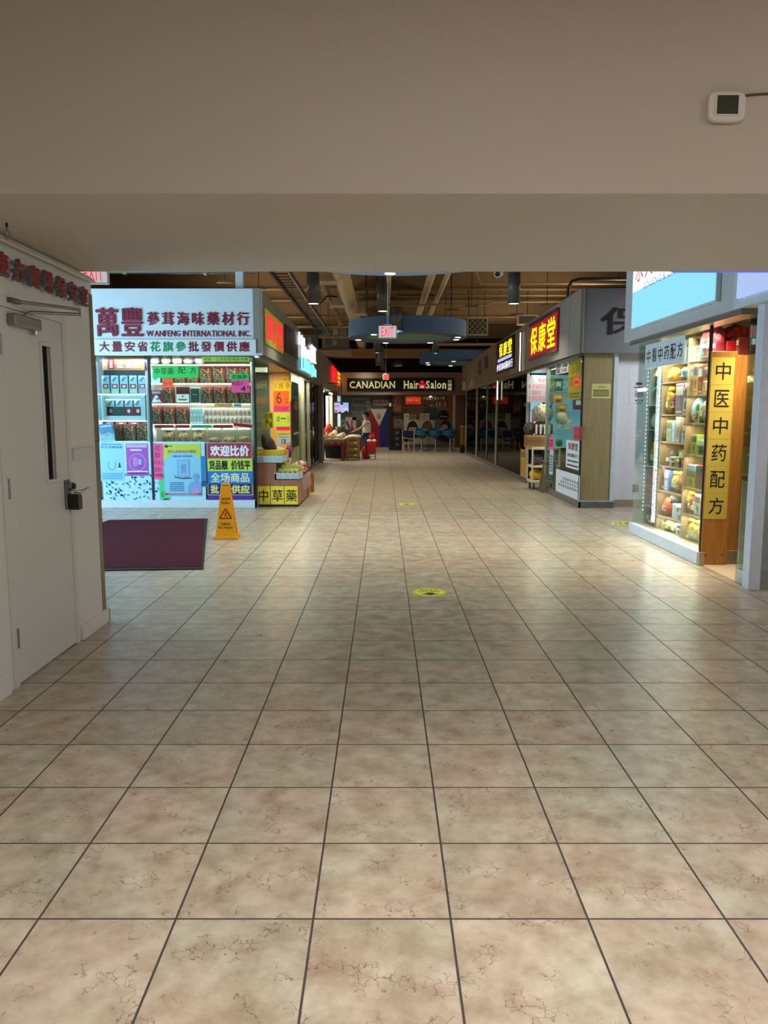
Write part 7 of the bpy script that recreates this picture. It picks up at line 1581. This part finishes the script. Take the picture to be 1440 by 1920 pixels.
# ================================================================== HAIR SALON AT THE END
def sfront(x0, x1, y0, y1, Y): return front(x0, x1, y0, y1, Y)
(cx, _, z0), w, h = front(650.5, 851, 709, 733.5, YE - .06)
t = thing('salon_sign', 'long black salon sign with cream lettering on the far fascia', 'shop sign', (cx, YE - .062, z0))
b = B(); b.box(-w / 2, w / 2, -.05, 0, 0, h, M('0a0a12', .35)); b.out('sign_board', t, bevel=.006)
CRM = E('d4cc84', .36)
X = lambda px: (px - 650.5) / 200.5 * w - w / 2
Zf = lambda py: (733.5 - py) / 24.5 * h
b = B(); serif_text(b, 'CANADIAN', X(655), X(740), Zf(728), Zf(715), -.054, CRM, .02); b.out('lettering', t)
b = B(); serif_text(b, 'Hair', X(756.5), X(784), Zf(729), Zf(714), -.054, CRM, .03); serif_text(b, 'Salon', X(798), X(835.5), Zf(729), Zf(714), -.054, CRM, .03); b.out('lettering', t)
b = B(); RDS = E('b81c24', .45)
x0, x1, xm = X(784), X(797.5), X(790.7)
b.poly([(x0, Zf(728.5)), (x1, Zf(728.5)), (x1, Zf(720.5)), (xm + .10, Zf(718.5)), (xm + .06, Zf(714.5)), (xm, Zf(712.5)), (xm - .06, Zf(714.5)), (xm - .10, Zf(718.5)), (x0, Zf(720.5))], -.054, RDS)
b.rect(xm - .07, xm + .07, Zf(727.5), Zf(723), -.055, E('e0b0a0', .5)); b.rect(xm - .04, xm + .04, Zf(725), Zf(723.5), -.056, RDS); b.rect(xm - .1, xm + .1, Zf(720), Zf(719), -.055, M('0a0a12', .4)); b.out('red_emblem', t)
b = B()
for i, ch in enumerate('父理屋'): b.text(ch, X(838.5), X(846.5), Zf(718 + i * 7), Zf(712.5 + i * 7), -.054, CRM, .01)
b.out('small_characters', t)
lamp('AREA', (1.9, 34.2, 2.42), 14, (1, .84, .62), 3.0, .6, aim=(1.9, 34.6, 0), name='salon_light')
lamp('AREA', (-.8, 32.4, 3.2), 3, (1, .88, .7), .6, .6, aim=(-.8, 33.2, .6), name='salon_light')

YW = YE + .34
def sp(name, cat, lab, x0, x1, y0, y1, bg, ops=(), Y=YW, grp=None, th=.006, tilt=0):
    loc, w, h = front(x0, x1, y0, y1, Y); return poster(name, lab, cat, loc, 0, w, h, bg, ops, tilt, grp, th)
sp('window_lettering', 'sign', 'grey window sign with dark capital letters left of the salon flag', 660, 694, 746, 788, M('5f6a6a', .35, var=.15, sc=3), [('t', 'KUYA', .02, .42, .82, .64, BLK, .02), ('r', .05, .74, .8, .92, M('4a5254', .4, var=.2)), ('r', .72, .8, .96, .83, M('c8d0d0', .4))])
for i in range(5):
    x = 699.5 + i * 8.6
    sp('hair_photo', 'picture', f'{ORD[i]} small hairstyle photo from the left in the row above the flag', x, x + 7.6, 750, 760.5, M('b0a4a0', .5), [('e', .5, .5, .3, .36, M('2a2020', .5)), ('e', .5, .42, .17, .24, M('b08a78', .5)), ('r', .1, 0, .9, .12, M(['7a3a4a', 'a85a70', '8a8a90', '6a5a60', '7a6a6a'][i], .5))], grp='hairstyle photos in a row')
sp('shoe_poster', 'poster', 'white poster with crimson shoe shapes left of the shopper', 647, 667, 782, 805, M('c4bcb4', .5), [('p', [(.0, .6), (.2, .72), (.42, .3), (.5, .02), (.3, .02)], M('8c2448', .5)), ('p', [(.52, .0), (.54, .6), (.62, .78), (.7, .6), (.78, .0)], M('8a1c28', .5)), ('p', [(.6, .2), (.62, .5), (.67, .5), (.7, .2)], M('c4a0a0', .5))])
sp('shoe_poster', 'poster', 'white poster with a dark red shape right of the shopper', 678, 697, 788, 816, M('c0bab2', .5), [('p', [(.4, .8), (.6, .9), (.78, .6), (.86, .2), (.7, .1), (.62, .5)], M('7a1c28', .5)), ('r', .55, 0, .75, .2, M('8a2430', .5))])
sp('teal_poster', 'poster', 'small teal poster beside the white shoe poster', 638.5, 646.5, 787, 801, M('6a9a90', .5), [('p', [(.1, .3), (.5, .9), (.9, .5)], M('3a6a64', .5))])
# three-coloured flag hanging point down
loc, w, h = front(691, 728, 766, 841, YW - .05)
FLW = M('b8b4ac', .7, var=.04, sc=4); FLR = M('8a141e', .7, var=.06, sc=4); FLB = M('1a2466', .7, var=.08, sc=4)
t = thing('flag', 'large flag with white triangle and sun, red and blue halves, hung on the salon front', 'flag', loc)
b = B(); n = 14
def flag(pts, m, y):
    q = [((a - .5) * w, y + .02 * math.sin(a * 14), c * h) for a, c in pts]; b.add(q, [tuple(range(len(q)))], m)
flag([(.06, 1), (.92, 1), (.53, .56)], FLW, 0); flag([(.06, 1), (.53, .56), (.56, .03), (.08, .05), (0, .9)], FLR, .002); flag([(.92, 1), (1, .8), (1, 0), (.56, .03), (.53, .56)], FLB, .002); b.out('cloth', t)
b = B(); b.ell(0, h * .84, w * .09, w * .09, -.045, M('b08a28', .6), 16)
for k in range(8):
    a = k * PI / 4; b.poly([(w * .08 * math.cos(a - .2), h * .84 + w * .08 * math.sin(a - .2)), (w * .14 * math.cos(a), h * .84 + w * .14 * math.sin(a)), (w * .08 * math.cos(a + .2), h * .84 + w * .08 * math.sin(a + .2))], -.045, M('b08a28', .6))
b.out('sun', t)
b = B(); b.cyl((-.35 * w, 0, h), (.38 * w, 0, h), .012, M('7a6a50', .6), 8); b.out('pole', t)
b = B(); b.box(-.6, .62, 0, .04, 0, .12, M('a8a49a', .6)); tag(b.out('skirting_box', loc=(-.25, YW - .05, .0)), 'pale low box on the floor under the flag', 'box')
# doorway and interior of the salon right of the flag
OW = wood_material('orange_brown_wood', '7a4420', '9a5c2c', 3)
b = B(); b.box(.21, .34, YE + .2, YE + .3, 0, 2.34, M('1a1510', .6)); struct(b.out('pillar_salon'))
b = B(); b.box(.34, .74, YE + .36, YE + .40, 0, 2.34, OW); struct(b.out('wall_salon_panel'), 'orange brown panel with shelf of dark tools')
b = B(); b.box(-.03, .06, 0, .06, 0, .14, M('d8d4c8', .4)); tag(b.out('white_lamp', loc=(.25, YE + .12, 1.86)), 'small white lamp head on the post beside the flag', 'lamp')
sp('grey_notice', 'notice', 'grey notice on the orange brown salon panel', 741, 752, 786, 799, M('6f7170', .5), [('m', .2, .4, .8, .7, 2, INK)], Y=YE + .352)
t = thing('tool_rack', 'rack of dark hairdressing tools on the orange brown panel', 'rack', (.54, YE + .34, 1.45))
b = B(); b.box(-.19, .19, -.06, .0, 0, .03, BLACK); b.out('rail', t)
for i in range(9):
    b = B(); x = -.17 + i * .042; b.cyl((x, -.03, .03), (x + .01 * math.sin(i * 3), -.03, .16 + .08 * ((i * 7) % 5) / 5), .012, M(['181818', '243024', '2a2a2a', '3a4a3a'][i % 4], .5), 6); b.out('tool', t)
t = thing('speaker_cabinet', 'black floor speaker with round cones beside the salon entrance', 'speaker', (.56, YE + .12, 0))
b = B(); b.box(-.17, .17, 0, .22, 0, .92, BLACK); b.out('cabinet_body', t, bevel=.01)
for z, r_ in ((.75, .10), (.5, .09), (.25, .08)):
    b = B(); b.cyl((0, -.012, z), (0, 0, z), r_, M('3a3c3e', .4), 18); b.cyl((0, -.016, z), (0, -.012, z), r_ * .5, M('6a6c6e', .4), 14); b.out('cone', t)
# counter with three face panels, chairs
YC = YE + .25
b = B(); b.box(.73, 2.92, YC, YC + .04, .11, 1.30, M('6a645a', .6)); b.box(.73, 2.92, YC - .02, YC + .05, 0, .11, M('9a9890', .5)); tag(b.out('salon_counter'), 'low front wall panel under the three face posters', 'counter')
PALG = M('b4b49c', .5)
def face(lab, x0, x1, bg, hair, fx, fy, sx, style):
    ops = []
    skinc = M('c8a894', .5, var=.03)
    if style == 'front':
        ops += [('e', fx, fy, .42 * sx, .36, hair), ('r', fx - .42 * sx, fy - .34, fx + .42 * sx, fy, hair), ('e', fx, fy - .02, .30 * sx, .24, skinc), ('p', [(fx - .32 * sx, fy + .09), (fx - .26 * sx, fy + .28), (fx + .26 * sx, fy + .28), (fx + .32 * sx, fy + .09)], hair), ('r', fx - .19 * sx, fy + .02, fx - .06 * sx, fy + .05, hair), ('r', fx + .06 * sx, fy + .02, fx + .19 * sx, fy + .05, hair), ('e', fx, fy - .16, .06 * sx, .016, M('a05a54', .5))]
    elif style == 'back':
        ops += [('e', fx, fy, .42 * sx, .36, hair), ('e', fx + .12, fy + .02, .20 * sx, .26, M('7a4a2c', .5, var=.3)), ('e', fx - .05, fy - .34, .24 * sx, .10, skinc), ('e', fx - .2, fy - .1, .12 * sx, .2, M('8a5634', .5, var=.2))]
    else:
        ops += [('e', fx + .05, fy, .44 * sx, .40, hair), ('p', [(fx - .4, fy - .4), (fx - .1, fy + .1), (fx + .44, fy + .1), (fx + .48, fy - .55)], hair), ('p', [(fx - .10, fy + .22), (fx + .12, fy + .22), (fx + .17, fy - .06), (fx + .06, fy - .24), (fx - .18, fy - .16), (fx - .22, fy + .06)], skinc), ('r', fx - .12, fy + .09, fx - .02, fy + .11, hair), ('e', fx - .1, fy - .1, .04, .014, M('a05a54', .5))]
    loc, w, h = front(x0, x1, 787, 833, YC - .022)
    ops = [('r', 0, .0, 1, 1, bg)] + ops
    ops = [(o if o[0] != 'e' else o) for o in ops]
    return poster('face_poster', lab, 'poster', loc, 0, w, h, bg, ops)
HD = M('1c1210', .5, var=.1); HB = M('6a3c20', .5, var=.15)
face('large poster of a face with dark fringe at the left of the salon front', 757, 786, PALG, HD, .55, .60, .85, 'front')
face('large poster of a short brown haircut in the middle of the salon front', 786.5, 814, PALG, HB, .50, .60, .9, 'back')
face('large poster of a face with long black hair at the right of the salon front', 814.5, 853, M('6a655e', .5), HD, .48, .58, .62, 'side')
TEAL = M('1f6a8c', .3, var=.04); TEALD = M('174a66', .35)
def salon_chair(px, lab, n):
    x = atY(px, 815, YC - .45)[0]
    t = thing('salon_chair', lab, 'chair', (x, YC - .45, 0), 0, 'teal bucket chairs in front of the salon')
    b = B(); nu, nv = 20, 8; v = []; f = []
    for j in range(nv + 1):
        a = PI * .5 * j / nv
        for i in range(nu):
            q = 2 * PI * i / nu; r_ = math.sin(a); lift = .10 * max(0, math.sin(q)) * r_
            v.append((.285 * r_ * math.cos(q), .24 * r_ * math.sin(q), .50 + .34 * (1 - math.cos(a)) + lift))
    f = [(j * nu + i, j * nu + (i + 1) % nu, (j + 1) * nu + (i + 1) % nu, (j + 1) * nu + i) for j in range(nv) for i in range(nu)]
    b.add(v, f, TEAL, True); o = b.out('bucket_seat', t); so = o.modifiers.new('thick', 'SOLIDIFY'); so.thickness = .03
    b = B(); b.tube([(.275 * math.cos(-PI * k / 14), .23 * math.sin(-PI * k / 14), .70) for k in range(15)], .012, M('5aa4c0', .3), 6); b.out('rim', t)
    b = B(); b.cyl((0, 0, .03), (0, 0, .5), .04, CHROME, 14); b.out('pole', t)
    b = B(); b.cyl((0, 0, 0), (0, 0, .03), .2, CHROME, 20); b.out('base_plate', t)
    return t
salon_chair(790.5, 'left of the three teal bucket chairs facing the salon posters', 0)
salon_chair(816.5, 'middle of the three teal bucket chairs, touching its left neighbour', 1)
salon_chair(844, 'right teal bucket chair, standing apart from the other two', 2)
t = thing('frame_chair', 'navy backed chair with white tube frame at the left of the salon posters', 'chair', (atY(765, 815, YC - .5)[0], YC - .5, 0))
b = B(); b.box(-.21, .21, .18, .22, .55, .84, M('1c2454', .5)); b.out('backrest', t, bevel=.03)
b = B(); b.box(-.22, .22, -.2, .2, .40, .46, M('6a2a24', .5)); b.out('seat', t, bevel=.01)
for x in (-.24, .24):
    b = B(); b.tube([(x, .22, 0), (x, .22, .86)], .014, M('c8ccd0', .3, .5), 8); b.out('leg', t)
    b = B(); b.tube([(x, -.2, 0), (x, -.2, .62), (x, .2, .66)], .014, M('c8ccd0', .3, .5), 8); b.out('leg', t)
t = thing('caution_stand', 'small yellow A-shaped caution stand in front of the salon chairs', 'caution stand', (atY(761, 840, 31.2)[0], 31.2, 0))
for y, s_ in ((-.10, 1), (.10, -1)):
    b = B()
    for sx in (-1, 1): b.add([(sx * .15, y, 0), (sx * .11, y, 0), (sx * .05, 0, .5), (sx * .09, 0, .5), (sx * .15, y + .012, 0), (sx * .11, y + .012, 0), (sx * .05, .012, .5), (sx * .09, .012, .5)], [(0, 1, 2, 3), (7, 6, 5, 4), (0, 3, 7, 4), (1, 5, 6, 2)], M('b8862c', .5))
    b.box(-.1, .1, -.006, .012, .42, .54, M('b8862c', .5)); b.out('side_frame', t)
# shelf of bottles, red and orange sign, certificates
t = thing('wall_shelf', 'wooden shelf with bottles along the salon window above the posters', 'shelf', (1.85, YE + .7, 1.86))
b = B(); b.box(-1.2, 1.15, -.15, .15, -.05, 0, M('a07448', .5)); b.out('board', t)
for x in (-1.1, 1.05):
    b = B(); b.box(x - .02, x + .02, -.02, .02, -1.86, -.05, M('2a241c', .5)); b.out('post', t)
t = thing('wall_shelf', 'upper glass shelf of boxes in the salon window', 'shelf', (2.05, YE + .75, 2.16))
b = B(); b.box(-1.15, .8, -.12, .12, -.02, 0, M('8a8070', .4)); b.out('board', t)
for x in (-1.1, .785):
    b = B(); b.box(x - .015, x + .015, .1, .12, -2.16, 0, M('2a241c', .5)); b.out('post', t)
for i in range(9):
    c = ['7a4a3a', '4a8ab8', 'c4ccd0', '8ab4cc', '3a6a8a', 'd8d8d4', 'b8a890', '5a7a94', 'd0d4d8'][i]; hh = .10 + .05 * ((i * 5) % 3) / 2
    b = B(); b.box(-.04, .04, 0, .08, 0, hh, M(c, .45)); b.rect(-.025, .025, hh * .3, hh * .6, -.001, PAPERW); tag(b.out('product_box', loc=(1.62 + i * .12, YE + .68, 2.1606)), f'{ORD[i]} product box from the left on the upper salon shelf', 'box', 'boxes on the upper salon shelf')
for i in range(7):
    x = [1.75, 1.9, 2.05, 2.28, 2.42, 2.66, 2.80][i]; hh = [.10, .14, .09, .20, .20, .22, .2][i]
    t = thing('bottle', f'{ORD[i]} bottle from the left on the wooden salon shelf', 'bottle', (x, YE + .62, 1.861), 0, 'bottles on the salon shelf')
    b = B(); b.lathe((0, 0, 0), [(0, 0), (.042, 0), (.042, hh * .7), (.015, hh * .85), (.015, hh)], M(['3a3028', '4a4a48', 'c8b49a', 'd0a8a4', 'd4b0ac', 'd8d4cc', 'c0bcb0'][i], .4), 12); b.out('bottle_body', t)
    b = B(); b.lathe((0, 0, hh), [(.017, 0), (.017, .03), (0, .03)], BLACK, 10); b.out('cap', t)
sp('hair_sign', 'sign', 'red orange sign with faint lettering hanging in the salon window', 760, 788.5, 743.5, 758, E('d8381c', .3), [('t', 'Hair Cut', .1, .38, .86, .78, E('e87a2c', .4), .01), ('m', .2, .06, .8, .2, 1, M('6a1410', .5))], Y=YE + .623)
for i, (x0, x1, lab) in enumerate(((757, 767, 'cream certificate standing above the left face poster'), (769, 780, 'brown framed picture above the left face poster'), (786.5, 794.5, 'cream card standing above the middle poster'), (795.5, 805, 'pink edged certificate above the middle poster'))):
    sp('certificate', 'certificate', lab, x0, x1, 775 if i != 1 else 776.5, 786.6, M(['b8b490', '7a6a4e', 'b4b094', 'b8a4a4'][i], .5), [('r', .12, .1, .88, .9, M(['c4c09c', '8a7a5c', 'c0bca0', 'c8c4b8'][i], .5)), ('m', .25, .3, .75, .7, 2, INK)], Y=YC + .0, th=.03)
b = B(); b.blob((0, 0, .18), .30, .1, .22, M('0e0c0c', .6), .08, 3, 16, 10, flat=0); b.rect(-.16, .14, .10, .15, -.105, M('8a8884', .5)); tag(b.out('black_cape', loc=(2.58, YC + .12, 1.301)), 'folded black cape on the counter above the right poster', 'cape')
b = B(); b.box(-.3, .3, 0, .05, 0, .5, M('3a5a6c', .3, var=.2)); tag(b.out('salon_mirror', loc=(1.98, YC + .3, 1.32)), 'bluish mirror behind the certificates in the salon', 'mirror')
b = B(); b.box(1.98 - .28, 1.98 + .28, YC + .3, YC + .36, 0, 1.32, M('4a3828', .5)); tag(b.out('mirror_stand'), 'dark stand under the bluish mirror in the salon', 'stand')
b = B(); b.box(2.92, 3.02, YE - .02, YE + .1, 0, 2.34, M('c0bcaa', .45)); struct(b.out('trim_23'), 'pale jamb at the right of the salon front')
b = B(); b.box(2.72, 2.92, YE + .3, YE + .38, 1.3, 2.34, OW); struct(b.out('trim_24'))
b = B(); b.blob((0, 0, .08), .09, .08, .09, M('2c3a20', .6, var=.4, sc=20), .4, 7, flat=0); b.lathe((0, 0, -.10), [(0, 0), (.07, 0), (.09, .12), (0, .12)], M('8a3a2a', .6), 12); tag(b.out('potted_plant', loc=(2.72, YE + .72, 1.963)), 'small green plant in a pot at the right end of the salon shelf', 'plant')
b = B(); b.lathe((0, 0, 0), [(0, 0), (.09, 0), (.02, .03), (.012, .06)], E('ffe0a0', 2.0), 14); b.cyl((0, 0, .06), (0, 0, .22), .006, BLACK, 6); tag(b.out('ceiling_lamp', loc=(2.0, YE + .5, 2.26)), 'small glowing lamp hanging in the salon window', 'lamp')
# yellow bin and broom at the right of the salon
t = thing('yellow_bin', 'yellow bin with pale lid at the right of the salon front', 'bin', (3.36, YE - .45, 0))
b = B(); b.vprism([(-.13, -.13), (.13, -.13), (.15, .13), (-.15, .13)], .05, .98, M('a8821c', .5)); b.out('bin_body', t, bevel=.02)
b = B(); b.box(-.15, .15, -.16, .16, .98, 1.06, M('b4b0a4', .5)); b.out('lid', t, bevel=.01)
t = thing('broom', 'black brush head of a broom standing on the floor beside the yellow bin', 'broom', (3.12, YE - 2.2, 0))
b = B(); b.blob((0, 0, .16), .10, .08, .18, M('14100e', .9), .25, 6, flat=0); b.out('brush_head', t)
b = B(); b.cyl((.02, 0, .28), (.10, .3, 1.2), .014, M('3a342c', .5), 8); b.out('handle', t)
